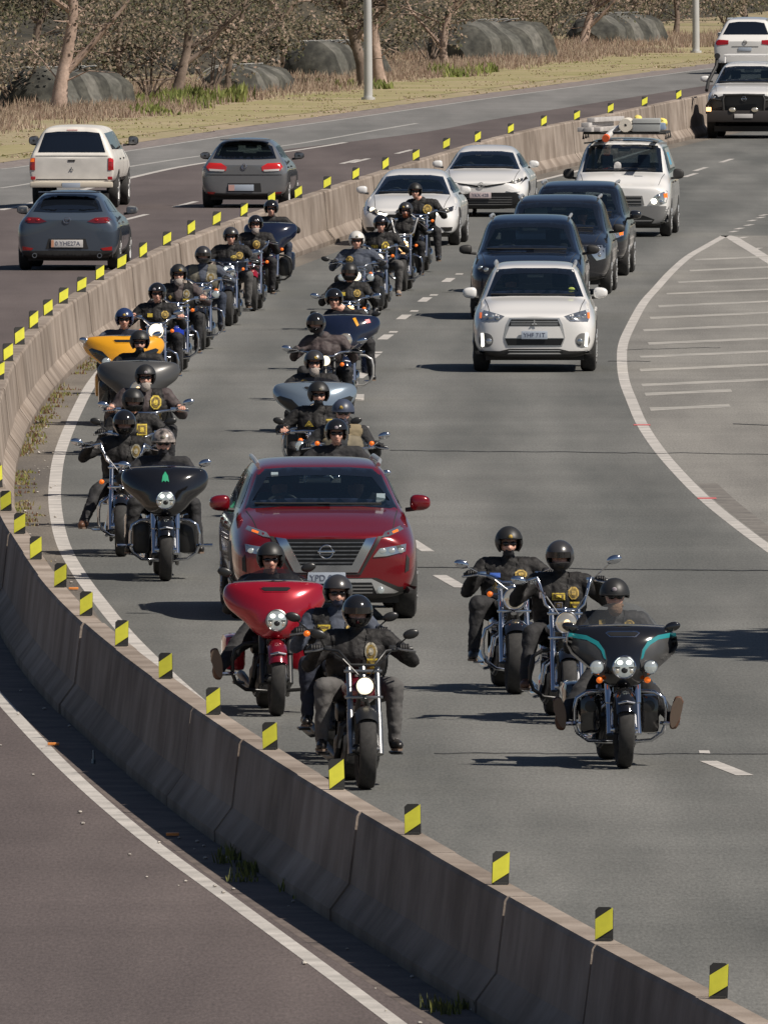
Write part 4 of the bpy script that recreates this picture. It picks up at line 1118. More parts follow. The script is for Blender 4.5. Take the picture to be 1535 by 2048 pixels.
        if screen:
            hs = screen[0]; b = MB(); n_ = 16; vv = []
            for j in range(6):
                for i in range(n_ + 1):
                    u = -1 + 2 * i / n_; f = j / 5; x = u * (.34 - .05 * f * f); z = 1.172 - .02 * u * u + hs * f * (1 - .75 * abs(u) ** 2.8); vv.append((x, .236 + .6 * x * x + .12 * f * hs / .2, z))
            b.add(vv, [(j * (n_ + 1) + i, j * (n_ + 1) + i + 1, (j + 1) * (n_ + 1) + i + 1, (j + 1) * (n_ + 1) + i) for j in range(5) for i in range(n_)]); b.build('windscreen', screen[1], t)
    else:
        lamp(t, (0, .10, hl_z), lamp_r, lens, shell or (M_CHROME if fork is M_CHROME else M_SATBLK))
        if screen:
            hs = screen[0]; b = MB(); n_ = 14; vv = []
            for j in range(8):
                for i in range(n_ + 1):
                    u = -1 + 2 * i / n_; f = j / 7; x = u * .25 * math.sin(PI * (.22 + .55 * f)) * 1.05; z = hl_z + .02 + hs * f; vv.append((x, .08 + 1.3 * x * x + .22 * f * hs, z - .02 * u * u))
            b.add(vv, [(j * (n_ + 1) + i, j * (n_ + 1) + i + 1, (j + 1) * (n_ + 1) + i + 1, (j + 1) * (n_ + 1) + i) for j in range(7) for i in range(n_)]); b.build('windscreen', screen[1], t)
    if aux:
        for s_ in (-1, 1): lamp(t, (s_ * .225, .02, .845), .055, M_LED, name='passing_lamp', depth=.07)
        b = MB(); b.tube([(-.26, .08, .80), (-.12, .12, .77), (.12, .12, .77), (.26, .08, .80)], .014, 8); b.build('lamp_bar', M_CHROME, t)
    if ind:
        zx = (.20, .05, .735) if st == 'bat' else (.22, .17, .90 if bars != 'ape' else .80)
        if ind == 'bars': zx = (.30, .33, 1.08)
        for s_ in (-1, 1):
            b = MB(); b.ball((s_ * zx[0], zx[1], zx[2]), (.028, .030, .026), 10, 8); io = b.build('indicator', M_ORANGE, t); MB().tube([(s_ * zx[0], zx[1] + .02, zx[2]), (s_ * (zx[0] - .08), zx[1] + .05, zx[2] - .005)], .010, 6).build('stalk', fork, io)
    # handlebar
    hands = hands or ((-.37, .58, 1.03), (.37, .58, 1.03)); hm = bar_m or M_CHROME
    L_, R_ = Vector(hands[0]), Vector(hands[1])
    b = MB()
    if bars == 'ape':
        zt = max(L_.z, R_.z) + .03
        b.tube([L_ + Vector((-.07, .03, 0)), L_ + Vector((.06, -.02, .01)), (-.235, .40, zt), (-.215, .37, zt - .06), (-.17, .34, 1.03), (-.12, .33, .985), (.12, .33, .985), (.17, .34, 1.03), (.215, .37, zt - .06), (.235, .40, zt), R_ + Vector((-.06, -.02, .01)), R_ + Vector((.07, .03, 0))], .0145, 10)
    else:
        b.tube([L_ + Vector((-.07, .03, 0)), L_ + Vector((.06, -.03, .0)), (-.19, .40, max(1.0, L_.z - .01)), (-.10, .34, 1.0), (.10, .34, 1.0), (.19, .40, max(1.0, R_.z - .01)), R_ + Vector((-.06, -.03, 0)), R_ + Vector((.07, .03, 0))], .014, 10)
    ho = b.build('handlebar', hm, t)
    for s_, h_ in ((-1, L_), (1, R_)):
        MB().tube([h_ + Vector((-s_ * .055, -.02, 0)), h_ + Vector((s_ * .065, .028, 0))], .019, 10).build('grip', M_SATBLK, ho)
        MB().tube([h_ + Vector((-s_ * .06, -.05, .005)), h_ + Vector((-s_ * .02, -.075, -.005)), h_ + Vector((s_ * .09, -.06, -.02))], [.010, .008, .011], 6).build('lever', M_CHROME if fork is M_CHROME else M_STEEL, ho)
        MB().box(h_.x - s_ * .10 - .03, h_.x - s_ * .10 + .03, h_.y - .07, h_.y - .01, h_.z - .02, h_.z + .03, bev=.01).build('control', M_DARKM if fork is not M_CHROME else M_CHROME, ho)
        if mirror:
            mp = mirror_pos[0 if s_ < 0 else 1] if mirror_pos else h_ + Vector((s_ * .06, -.02, .13))
            mp = Vector(mp); b = MB(); b.tube([h_ + Vector((-s_ * .08, -.03, .01)), mp], .0065, 6); b.ball(mp + Vector((0, -.01, .0)), (.068, .020, .040), 14, 8, rot=Matrix.Rotation(-s_ * .25, 3, 'Y')); b.build('mirror', mirror, ho)
            MB().ball(mp + Vector((0, .006, 0)), (.06, .010, .034), 12, 6, rot=Matrix.Rotation(-s_ * .25, 3, 'Y')).build('mirror_glass', M_STEEL, ho)
    # cables
    b = MB()
    for s_, h_ in ((-1, L_), (1, R_)): b.tube([h_ + Vector((-s_ * .1, -.05, 0)), (s_ * .17, .20, (h_.z + .95) / 2 + .02), (s_ * .05, .17, .93), (0, .28, .84)], .006, 6)
    b.build('cable', M_SATBLK if st == 'bat' or fork is not M_CHROME else M_STEEL, t)
    # tank, seat, frame, engine
    tk = tank or paint
    b = MB(); b.ball((0, .72, seat_h + .08), (.150, .34, .125), 22, 14); b.build('fuel_tank', tk, t); MB().lathe((0, .60, seat_h + .195), (0, 0, 1), [(0, .045), (.02, .045), (.026, .02), (.028, .001)], 14).build('tank_cap', M_CHROME, t)
    b = MB(); b.ball((0, 1.20, seat_h - .02), (.165, .26, .075), 18, 10).ball((0, 1.52, seat_h + .05), (.13, .17, .07), 16, 10); b.build('seat', M_SEAT, t)
    b = MB(); b.tube([(0, .33, .92), (0, .62, .80), (0, 1.2, .62), (0, 1.6, .60)], .028, 8)
    for s_ in (-1, 1): b.tube([(0, .33, .88), (s_ * .05, .40, .60), (s_ * .13, .48, .22), (s_ * .14, .8, .15), (s_ * .14, 1.2, .17), (s_ * .12, 1.35, .4), (s_ * .09, 1.25, .62)], .020, 8)
    b.build('frame', M_SATBLK, t)
    b = MB(); b.box(-.15, .15, .62, 1.12, .17, .42, bev=.05)
    eng = b.build('engine', M_DARKM, t)
    for a, nm in ((-24, 0), (22, 1)):
        d = Vector((0, math.sin(R(a)), math.cos(R(a)))); b = MB()
        for k in range(9): b.lathe(Vector((0, .86, .36)) + d * (.05 + k * .028), d, [(0, .03), (0, .088), (.014, .088), (.014, .03)], 16)
        b.lathe(Vector((0, .86, .36)) + d * .05, d, [(0, .062), (.26, .062)], 12); b.lathe(Vector((0, .86, .36)) + d * .30, d, [(0, .09), (.05, .085), (.075, .05), (.08, .001)], 16)
        b.build('cylinder', M_STEEL, eng)
    b = MB(); b.lathe((-.10, .86, .60), (-1, 0, 0), [(0, .05), (.02, .085), (.07, .085), (.085, .06), (.088, .001)], 20); b.build('air_cleaner', M_CHROME if exh is M_CHROME else M_SATBLK, eng)
    for s_ in (-1, 1):
        MB().lathe((s_ * .14, .95, .30), (s_, 0, 0), [(0, .11), (.03, .105), (.05, .07), (.052, .001)], 18).build('engine_cover', M_CHROME if exh is M_CHROME else M_DARKM, eng)
    for k, yy in enumerate((0, .09)):
        b = MB(); b.tube([(-.06, .74 + yy, .55), (-.15, .66 + yy, .48), (-.17, .66 + yy, .32), (-.18, .85, .22), (-.20, 1.2, .20 + yy * .6), (-.21, 1.95, .22 + yy * .7)], [.022, .022, .022, .024, .036, .040], 10); b.build('exhaust', exh, t)
    # rear fender, side bags, lamp
    b = MB(); vv = []; w2 = tyre_w * .78
    for i in range(13):
        a = R(-10 + 130 * i / 12)
        for j in range(5):
            u = -1 + 2 * j / 4; r = R0 + .045 - .05 * abs(u) ** 2.6; vv.append((u * w2, WB + math.cos(a) * r, R0 + math.sin(a) * r))
    b.add(vv, [(i * 5 + j, i * 5 + j + 1, (i + 1) * 5 + j + 1, (i + 1) * 5 + j) for i in range(12) for j in range(4)]); b.build('rear_fender', paint, t)
    if bags:
        for s_ in (-1, 1): MB().box(s_ * .30 - .095, s_ * .30 + .095, 1.30, 1.90, .34, .66, bev=.06).build('side_bag', paint if bags is True else bags, t)
    for s_ in (-1, 1):
        if lowers:
            b = MB(); b.box(s_ * .245 - .095, s_ * .245 + .095, .42, .60, .27, .60, bev=.055); b.build('leg_shield', paint if lowers is True else lowers, t)
            MB().lathe((s_ * .245, .425, .50), (0, -1, 0), [(0, .045), (.008, .05), (.012, .02), (.013, .001)], 14).build('lower_vent', M_SATBLK, t)
        MB().box(s_ * .30 - .05, s_ * .30 + .05, .58, .86, .255, .275, bev=.008).build('footboard', M_CHROME if exh is M_CHROME else M_DARKM, t)
    if crash:
        cm, hw = crash
        for s_ in (-1, 1):
            MB().tube([(s_ * .05, .42, .64), (s_ * (hw - .10), .39, .62), (s_ * (hw - .02), .38, .57), (s_ * hw, .38, .48), (s_ * hw, .39, .36), (s_ * (hw - .03), .40, .28), (s_ * (hw - .12), .43, .215), (s_ * .06, .46, .20)], .017, 10).build('crash_bar', cm, t)
    if pegs:
        for s_ in (-1, 1): MB().tube([(s_ * .34, .39, .36), (s_ * .38, .36, .36), (s_ * .50, .35, .36)], [.016, .018, .018], 8).build('foot_peg', M_CHROME, t)
    return t
# ---------------------------------------------------------------- cars
M_WHITE = mat('car_white', (.70, .69, .67), .28, coat=1.0)
M_WHITED = mat('car_white_dusty', (.64, .61, .56), .5, coat=.3, var=.08, vscale=3)
M_CRED = mat('car_red', (.175, .005, .010), .22, .25, coat=1.0)
M_CNAVY = mat('car_navy', (.006, .007, .011), .2, .1, coat=1.0)
M_CBLUE = mat('car_blue', (.007, .012, .026), .22, .2, coat=1.0)
M_CDGREY = mat('car_dark_grey', (.012, .013, .017), .25, .2, coat=1.0)
M_CGREY = mat('car_grey', (.17, .172, .175), .28, .25, coat=1.0)
M_CSTEEL = mat('car_steel_blue', (.065, .083, .11), .28, .25, coat=1.0)
M_PLAST = mat('black_plastic', (.022, .021, .020), .6)
M_PLASG = mat('grey_plastic', (.15, .15, .148), .6)
M_GRILLE = mat('grille_black', (.008, .008, .008), .4)
M_GLASS = mat('car_glass', (.006, .012, .020), .04, alpha=(.46, (.62, .70, .72)), coat=1.0, spec=1.0)
M_GLASSD = mat('privacy_glass', (.006, .008, .012), .06, coat=.6, spec=1.0)
M_HLAMP = mat('head_lamp', (.55, .57, .58), .08, .85)
M_HLAMPD = mat('lamp_dark', (.06, .06, .065), .08, .5)
M_DRL = mat('drl_lit', (.9, .9, .85), .2, emit=(1.0, .95, .80), estr=3.0)
M_TAILR = mat('tail_red', (.30, .008, .010), .12, coat=1.0, emit=(1, .03, .02), estr=.03)
M_TAILL = mat('tail_red_lit', (.42, .012, .012), .12, coat=1.0, emit=(1, .05, .03), estr=.12)
M_TAILD = mat('tail_dark', (.13, .01, .012), .1, coat=1.0)
M_PLATE = mat('plate_blue_grey', (.38, .43, .50), .5)
M_PLATEW = mat('plate_white', (.60, .58, .56), .5)
M_PLATEP = mat('plate_pink', (.55, .34, .30), .5)
M_TXT = mat('plate_text', (.10, .11, .16), .6)
M_INT = mat('interior', (.035, .035, .037), .8)
M_INTG = mat('headliner', (.32, .33, .30), .9)
M_STICK = mat('sticker_green', (.45, .55, .12), .6)
M_STICKB = mat('sticker_pale', (.50, .62, .66), .6)
M_SILV = mat('silver_trim', (.55, .55, .54), .3, .6)


def shell_mesh(P):
    W = P['W'] * 1.012; L = P['L']; z0 = P.get('z0', .22); hf = P['hf']; yc, zc = P['cowl']; yh, zh = P['head']; yr, zr = P['rhead']; yg, zg = P['rglass']; belt = P['belt']; wb = P['wb']; wt = P['wt']; zt = P['zt']; ns = P.get('ns', (.66, .87, .965)); rs = P.get('rs', (.80, .93)); zs = P.get('zs', .60); tail = P.get('tail', zg - .04)

    def st(y, sx, zb, zsh, zbl, zr_, zc_, w5, w6, bulge=1.0):
        m = zb + .10
        return (y, [(0, zb), (.80 * W * sx, zb), (.965 * W * sx, m), (W * sx * bulge, m * .45 + zsh * .55), (W * sx * .99, zsh), (w5 * sx, zbl), (w6 * sx, zr_), (w6 * .74 * sx, zr_ * .12 + zc_ * .88), (0, zc_)])
    wh = wb * .99; zhf = hf
    S_ = []
    s0 = st(.03, ns[0], z0 + .03, zhf - .20, zhf - .09, zhf - .04, zhf - .03, wh, wh * .8)
    S_.append((0.0, [(0, z) for x, z in s0[1]])); S_.append(s0)
    S_.append(st(.10, ns[1], z0, zhf - .17, zhf - .05, zhf + .0, zhf + .01, wh, wh * .84))
    S_.append(st(.30, ns[2], z0, zhf - .12, zhf - .005, zhf + .045, zhf + .06, wh, wh * .84))
    m_ = .55; S_.append(st(yc * m_, 1, z0 + .03, zhf * .45 + belt * .55 - .14, zhf * (1 - m_) + belt * m_, zhf * .45 + zc * .55 + .03, zhf * .4 + zc * .6 + .055, wh, wh * .84))
    S_.append(st(yc - .08, 1, z0 + .03, belt - .14, belt - .015, zc - .01, zc + .015, wb, wb * .86))
    S_.append(st(yc + .03, 1, z0 + .03, belt - .13, belt, zc + .02, zc + .055, wb, wb * .90))
    for f in (.35, .7): S_.append(st(yc + (yh - yc) * f, 1, z0 + .03, belt - .13, belt + .01, zc + (zt - .05 - zc) * f, zc + .05 + (zh - zc - .04) * f, wb, wb * .90 + (wt - wb * .90) * f))
    S_.append(st(yh - .03, 1, z0 + .03, belt - .13, belt + .015, zt - .055, zh - .01, wb, wt))
    S_.append(st(yh + .14, 1, z0 + .03, belt - .13, belt + .02, zt - .02, zh + .03, wb, wt))
    ym = (yh + yr) / 2; S_.append(st(ym, 1, z0 + .03, belt - .12, belt + .03, zt, P['H'], wb, wt * .99))
    S_.append(st(yr - .1, 1, z0 + .03, belt - .12, belt + .05, zt - .01, zr + .01, wb * .99, wt * .97))
    S_.append(st(yr, 1, z0 + .03, belt - .12, belt + .05, zt - .04, zr - .01, wb * .985, wt * .955))
    if P.get('boot'):  # sedan: deck behind the rear glass
        for f in (.5, 1.0): S_.append(st(yr + (yg - yr) * f, .995, z0 + .03, belt - .12, belt + .02, zt + (zg - zt) * f - .02, zr + (zg - zr) * f, wb * .985, wt * .95))
        S_.append(st(L - .28, .96, z0 + .04, belt - .12, belt, zg - .01, zg + .01, wb * .97, wb * .85))
    else:
        for f in (.5, 1.0): S_.append(st(yr + (yg - yr) * f, 1 - .01 * f, z0 + .03, belt - .12, belt + .05 - .04 * f, zt + (zg - zt) * f - .01 * f - .03, zr + (zg - zr) * f, wb * .985, wt * .955 + (wb * .95 - wt * .955) * f))
    S_.append(st(max(L - .10, yg + .04), rs[1], z0 + .04, belt - .16, tail - .06, tail - .02, tail, wb * .99, wb * .9))
    e = st(L - .02, rs[0], z0 + .08, belt - .22, tail - .15, tail - .10, tail - .09, wb, wb * .85); S_.append(e)
    S_.append((L, [(0, z) for x, z in e[1]]))
    nrow = 9; vs_ = []; fs = []
    ring = []
    for y, rw in S_:
        r = [(x, y, z) for x, z in rw] + [(-x, y, z) for x, z in reversed(rw[1:-1])]; ring.append(r)
    n = len(ring[0])
    for r in ring: vs_ += r
    for i in range(len(ring) - 1):
        for j in range(n): fs.append((i * n + j, i * n + (j + 1) % n, (i + 1) * n + (j + 1) % n, (i + 1) * n + j))
    me = bpy.data.meshes.new('shell'); me.from_pydata(vs_, [], fs)
    bm = bmesh.new(); bm.from_mesh(me); bmesh.ops.remove_doubles(bm, verts=bm.verts[:], dist=1e-4)
    bmesh.ops.recalc_face_normals(bm, faces=bm.faces[:]); bm.to_mesh(me); bm.free()
    o = bpy.data.objects.new('tmp', me); COL.objects.link(o); md = o.modifiers.new('s', 'SUBSURF'); md.levels = 3; md.render_levels = 3
    dg = bpy.context.evaluated_depsgraph_get(); m2 = bpy.data.meshes.new_from_object(o.evaluated_get(dg)); bpy.data.objects.remove(o); bpy.data.meshes.remove(me)
    return m2


def inpoly(x, y, P):
    c = False; n = len(P)
    for i in range(n):
        x1, y1 = P[i]; x2, y2 = P[(i + 1) % n]
        if (y1 > y) != (y2 > y) and x < (x2 - x1) * (y - y1) / (y2 - y1) + x1: c = not c
    return c


def shrink(P, d):
    cx = sum(p[0] for p in P) / len(P); cy = sum(p[1] for p in P) / len(P); out = []
    for x, y in P:
        out.append((x - math.copysign(min(d, abs(x - cx)), x - cx), y - math.copysign(min(d, abs(y - cy)), y - cy)))
    return out


def plate_text(txt, size, parent, loc, back=False, m=None):
    cu = bpy.data.curves.new('txt', 'FONT'); cu.body = txt; cu.size = size; cu.align_x = 'CENTER'; cu.align_y = 'CENTER'; cu.extrude = .0008
    o = bpy.data.objects.new('txt', cu); COL.objects.link(o); dg = bpy.context.evaluated_depsgraph_get(); me = bpy.data.meshes.new_from_object(o.evaluated_get(dg))
    bpy.data.objects.remove(o); me.materials.clear(); me.materials.append(m or M_TXT)
    q = bpy.data.objects.new('lettering', me); COL.objects.link(q); q.parent = parent; q.location = loc; q.rotation_euler = (PI / 2, 0, PI if back else 0); return q


def sym(name, ol, axis, bvh, m, root, off=.006, both=True, **k):
    r = [conform_panel(name, ol, axis, bvh, m, root, off, **k)]
    if both:
        if axis in 'FBT': r.append(conform_panel(name, [(-x, z) for x, z in ol], axis, bvh, m, root, off, **k))
        else: r.append(conform_panel(name, ol, {'L': 'R', 'R': 'L'}[axis], bvh, m, root, off, **k))
    return r


def three_diamonds(c, s, root, m, back=False):
    b = MB(); sg = -1 if not back else 1
    for a in (90, 210, 330):
        d = Vector((math.cos(R(a)), 0, math.sin(R(a)))); p = Vector((-d.z, 0, d.x)); C_ = Vector(c)
        b.prism([C_, C_ + d * s * .5 + p * s * .28, C_ + d * s, C_ + d * s * .5 - p * s * .28], (0, sg * .008, 0))
    return b.build('emblem', m, root, smooth=False)


def ring_logo(c, r, root, m, inner=None, sx=1.0, back=False):
    b = MB(); pts_ = [(c[0] + math.cos(2 * PI * i / 28) * r * sx, c[1], c[2] + math.sin(2 * PI * i / 28) * r) for i in range(29)]; b.tube(pts_, r * .11, 6, caps=False)
    if inner == 'bar': b.box(c[0] - r * 1.28 * sx, c[0] + r * 1.28 * sx, c[1] - .008, c[1] + .006, c[2] - r * .17, c[2] + r * .17, bev=.004)
    if inner == 'w':
        b.tube([(c[0] + x * r, c[1], c[2] + z * r) for x, z in [(-.75, .55), (-.38, -.7), (0, .05), (.38, -.7), (.75, .55)]], r * .09, 5); b.tube([(c[0] + x * r, c[1], c[2] + z * r) for x, z in [(-.42, .85), (0, .1), (.42, .85)]], r * .09, 5)
    if inner == 'wing': b.tube([(c[0] + x * r * sx, c[1], c[2] + z * r) for x, z in [(-.95, .3), (-.45, .35), (0, -.25), (.45, .35), (.95, .3)]], r * .10, 5)
    if inner == 'oval': b.tube([(c[0] + math.cos(2 * PI * i / 20) * r * .45 * sx, c[1], c[2] + math.sin(2 * PI * i / 20) * r * .95) for i in range(21)], r * .1, 5, caps=False)
    return b.build('emblem', m, root)


def car(py_, P, label, paint, front=True, group='cars on the motorway', name='car', cat='car', rz_add=0.0, sc=1.0, dark=False, wheel_r=.34, seats=True):
    px, gy = py_; c = G(px, gy); h = hdg(c.y); dirv = Vector((h, 1, 0)).normalized()
    if front: loc, rz = c, -math.atan(h) + rz_add
    else: loc, rz = c + dirv * P['L'] * sc, PI - math.atan(h) + rz_add
    t = thing(name, loc, rz, label, cat, group); t.scale = (sc,) * 3
    me = shell_mesh(P); W = P['W']; L = P['L']; ZMIN[0] = P.get('z0', .22) + .065
    bvh = BVHTree.FromPolygons([v.co for v in me.vertices], [tuple(p.vertices) for p in me.polygons])
    zt, zh, zc, yc, yh, yr, yg, zg = P['zt'], P['head'][1], P['cowl'][1], P['cowl'][0], P['head'][0], P['rhead'][0], P['rglass'][0], P['rglass'][1]; wb, wt, belt = P['wb'], P['wt'], P['belt']
    ws = P.get('ws') or [(-wb * .90, zc + .01), (-wt * .90, zh - .06), (-wt * .5, zh - .03), (wt * .5, zh - .03), (wt * .90, zh - .06), (wb * .90, zc + .01), (wb * .5, zc + .035), (-wb * .5, zc + .035)]
    rw = P.get('rw') or [(-wb * .80, zg + .05), (-wt * .80, zt - .10), (-wt * .4, P['rhead'][1] - .07), (wt * .4, P['rhead'][1] - .07), (wt * .80, zt - .10), (wb * .80, zg + .05)]
    xA = lambda z: yc + .12 + (yh - yc) * min(1, (z - zc) / (zh - zc))
    yB = P.get('yB', (yc + yr) / 2 + .28)
    sw1 = P.get('sw1') or [(yc + .28, belt + .05), (xA(zt - .10) + .06, zt - .10), (yB - .05, zt - .085), (yB - .05, belt + .06)]
    sw2 = P.get('sw2') or [(yB + .05, belt + .06), (yB + .05, zt - .085), (yr - .20, zt - .10), (min(yg, L - .2) - .32, belt + .09)]
    see = not dark
    if see:
        bm = bmesh.new(); bm.from_mesh(me); dl = []
        wsS, rwS, s1, s2 = shrink(ws, .05), shrink(rw, .05), shrink(sw1, .035), shrink(sw2, .035)
        for f in bm.faces:
            q = f.calc_center_median()
            if q.y < yh + .05 and q.y > yc - .1 and f.normal.y < -.2 and inpoly(q.x, q.z, wsS): dl.append(f)
            elif q.y > yr - .1 and q.y < L and f.normal.y > .15 and inpoly(q.x, q.z, rwS): dl.append(f)
            elif abs(f.normal.x) > .4 and (inpoly(q.y, q.z, s1) or inpoly(q.y, q.z, s2)): dl.append(f)
        bmesh.ops.delete(bm, geom=dl, context='FACES'); bm.to_mesh(me); bm.free()
    me.materials.clear(); me.materials.append(paint); me.materials.append(M_PLAST)
    for f in me.polygons: f.material_index = 1 if f.center.z < P.get('z0', .22) + .10 else 0
    me.polygons.foreach_set('use_smooth', [True] * len(me.polygons)); me.name = 'body'
    body = bpy.data.objects.new('body', me); COL.objects.link(body); body.parent = t
    gl = M_GLASS if see else M_GLASSD
    conform_panel('windscreen', ws, 'F', bvh, gl, t, .007, .10, .004)
    for nm_, o_, a_ in (('windscreen_border', ws, 'F'), ('rear_window_border', rw, 'B')):
        i_ = shrink(o_, .075 if a_ == 'F' else .06); q_ = [[o_[k], o_[(k + 1) % len(o_)], i_[(k + 1) % len(o_)], i_[k]] for k in range(len(o_))]
        conform_panel(nm_, q_[0], a_, bvh, M_GLASSD, t, .010, .10, .004, more=q_[1:])
    conform_panel('rear_window', rw, 'B', bvh, P.get('rgl', gl), t, .007, .10, .004)
    for ax in 'LR':
        conform_panel('side_window', sw1, ax, bvh, gl, t, .006, .12, .004); conform_panel('side_window', sw2, ax, bvh, P.get('rgl', gl), t, .006, .12, .004)
    # windscreen border band and wipers
    b = MB(); yy = lambda x, z: (lambda hh: hh[0].y if hh[0] else yc)(bvh.ray_cast(Vector((x, -2, z)), Vector((0, 1, 0))))
    b.tube([(x, yy(x, zc + .045) - .015, zc + .050 + .01 * math.cos(x)) for x in np.linspace(-wb * .80, wb * .10, 8)], .010, 6); b.tube([(x, yy(x, zc + .05) - .015, zc + .055) for x in np.linspace(-wb * .05, wb * .72, 8)], .010, 6); b.build('wiper', M_PLAST, t)
    if see:
        b = MB(); b.box(-wb * .86, wb * .86, yc + .10, yc + .60, .55, zc - .01, bev=.04).box(-wb * .82, wb * .82, yc + .55, min(yg, L - .3), .32, .36); b.build('dashboard', M_INT, t)
        MB().box(-wt * .86, wt * .86, yh + .12, yr - .1, zt - .075, zt - .055).build('headliner', M_INTG, t)
        for sx in (-.36, .36):
            y_ = yc + 1.15; b = MB(); b.box(sx - .24, sx + .24, y_, y_ + .12, .45, belt + .18, bev=.05).box(sx - .24, sx + .24, y_ - .5, y_ + .05, .40, .56, bev=.05).box(sx - .12, sx + .12, y_ + .03, y_ + .11, belt + .20, belt + .40, bev=.035); b.build('seat', M_INT, t)
        b = MB(); y_ = yc + 2.0; b.box(-.6, .6, y_, y_ + .14, .45, belt + .10, bev=.05); b.build('seat', M_INT, t)
        b = MB(); cs_ = Vector((-.36, yc + .62, zc - .04)); b.tube([cs_ + Vector((math.cos(2 * PI * i / 24) * .18, math.sin(2 * PI * i / 24) * .06, math.sin(2 * PI * i / 24) * .17)) for i in range(25)], .015, 6, caps=False); b.tube([cs_ - Vector((.17, 0, 0)), cs_ + Vector((.17, 0, 0))], .018, 6); b.build('steering_wheel', M_PLASG, t)
        b = MB(); ym_ = yh - .02; b.box(-.12, .12, ym_, ym_ + .03, zh - .17, zh - .11, bev=.012); b.build('rear_view_mirror', M_SILV, t)
    # wheels, arches
    yf = P.get('yf', .86); ybk = yf + P['wbase']
    for s_ in (-1, 1):
        for y in (yf, ybk):
            r = wheel_r; xo = W + .004; w_ = P.get('tw', .225)
            b = MB(); b.lathe((s_ * (xo - w_), y, r), (s_, 0, 0), [(0, r * .6), (0, r * .86), (.02, r * .96), (.05, r), (w_ - .05, r), (w_ - .02, r * .96), (w_, r * .86), (w_ - .005, r * .66), (w_ - .03, r * .64)], 36)
            o = b.build('wheel', M_TYRE, t, angle=35)
            b = MB(); b.lathe((s_ * (xo - .05), y, r), (s_, 0, 0), [(0, r * .66), (.045, r * .66), (.04, r * .60), (.0, r * .58)], 28)
            for k in range(5):
                a = 2 * PI * k / 5
                b.tube([(s_ * (xo - .02), y + math.cos(a) * .05, r + math.sin(a) * .05), (s_ * (xo - .012), y + math.cos(a + .12) * r * .6, r + math.sin(a + .12) * r * .6)], .026, 6); b.tube([(s_ * (xo - .02), y + math.cos(a) * .05, r + math.sin(a) * .05), (s_ * (xo - .012), y + math.cos(a - .12) * r * .6, r + math.sin(a - .12) * r * .6)], .022, 6)
            b.lathe((s_ * (xo - .03), y, r), (s_, 0, 0), [(0, .075), (.02, .07), (.022, .001)], 16); b.build('rim', P.get('rimm', M_SILV), o)
            b = MB(); b.lathe((s_ * (xo - .12), y, r), (s_, 0, 0), [(0, r * .64), (.004, .01)], 20); b.build('brake_disc', M_DARKM, o)
            ra = r + .065
            ol = [(y + math.cos(R(a)) * ra, max(P.get('z0', .22) + .03, r + math.sin(R(a)) * ra)) for a in range(-14, 195, 11)]
            conform_panel('wheel_arch', ol, 'R' if s_ > 0 else 'L', bvh, M_PLAST, t, .003, .10, .005)
    # underside
    MB().box(-W * .80, W * .80, .35, L - .35, .17, .30).build('underbody', M_PLAST, t, smooth=False)
    # mirrors
    mm = P.get('mirror', paint); my, mz, mx = P.get('mpos', (yc + .38, belt + .10, W + .12)); ms = P.get('msz', (.115, .07, .075)); ms = (ms[0] * .9, ms[1], ms[2]); mx -= .035
    for s_ in (-1, 1):
        b = MB(); bmx = bmesh.new(); bmesh.ops.create_icosphere(bmx, subdivisions=3, radius=1)
        for v in bmx.verts:
            q = v.co; f = lambda a_: math.copysign(abs(a_) ** .72, a_); v.co = Vector((s_ * mx + f(q.x) * ms[0], my + f(q.y) * ms[1], mz + f(q.z) * ms[2] * (1 - .18 * s_ * q.x)))
        b.addbm(bmx); mo = b.build('door_mirror', mm, t)
        MB().tube([(s_ * (W * .93), my + .02, mz - ms[2] * .9), (s_ * (mx - ms[0] * .4), my, mz - ms[2] * .75)], .022, 8).build('mirror_arm', M_PLAST, mo)
        MB().box(s_ * mx - ms[0] * .8, s_ * mx + ms[0] * .8, my + ms[1] * .86, my + ms[1] * .98, mz - ms[2] * .7, mz + ms[2] * .7, bev=.004).build('mirror_glass', M_STEEL, mo)
    for s_ in (-1, 1):
        x0_, x1_ = wb * .80, wb * .90
        conform_panel('bonnet_seam', [(s_ * x0_, .22), (s_ * (x0_ + .008), .22), (s_ * (x1_ + .008), yc - .02), (s_ * x1_, yc - .02)], 'T', bvh, M_PLAST, t, .003, .15, .003)
    # door seams, handles
    for ax, s_ in (('L', -1), ('R', 1)):
        for yy_ in (yB, yf + .52 if 'seam' not in P else P['seam']):
            conform_panel('door_seam', [(yy_ - .006, .38), (yy_ + .006, .38), (yy_ + .006, belt - .02), (yy_ - .006, belt - .02)], ax, bvh, M_PLAST, t, .002, .12, .002)
        for yy_ in (yB - .18, yB + .85):
            conform_panel('door_handle', [(yy_ - .09, belt - .14), (yy_ + .07, belt - .14), (yy_ + .07, belt - .11), (yy_ - .09, belt - .11)], ax, bvh, M_CHROME if P.get('chr') else mm, t, .02, .12, .02)
        conform_panel('sill', [(yf + .42, P.get('z0', .22) + .04), (ybk - .42, P.get('z0', .22) + .04), (ybk - .42, P.get('z0', .22) + .17), (yf + .42, P.get('z0', .22) + .17)], ax, bvh, M_PLAST, t, .003, .15, .003)
    if P.get('rails'):
        for s_ in (-1, 1):
            MB().tube([(s_ * wt * .90, yh + .15, zt - .01), (s_ * wt * .93, yh + .28, zt + .028), (s_ * wt * .92, yr - .30, zt + .03), (s_ * wt * .90, yr - .10, zt - .0)], .022, 8, flat=1.1).build('roof_rail', P['rails'], t)
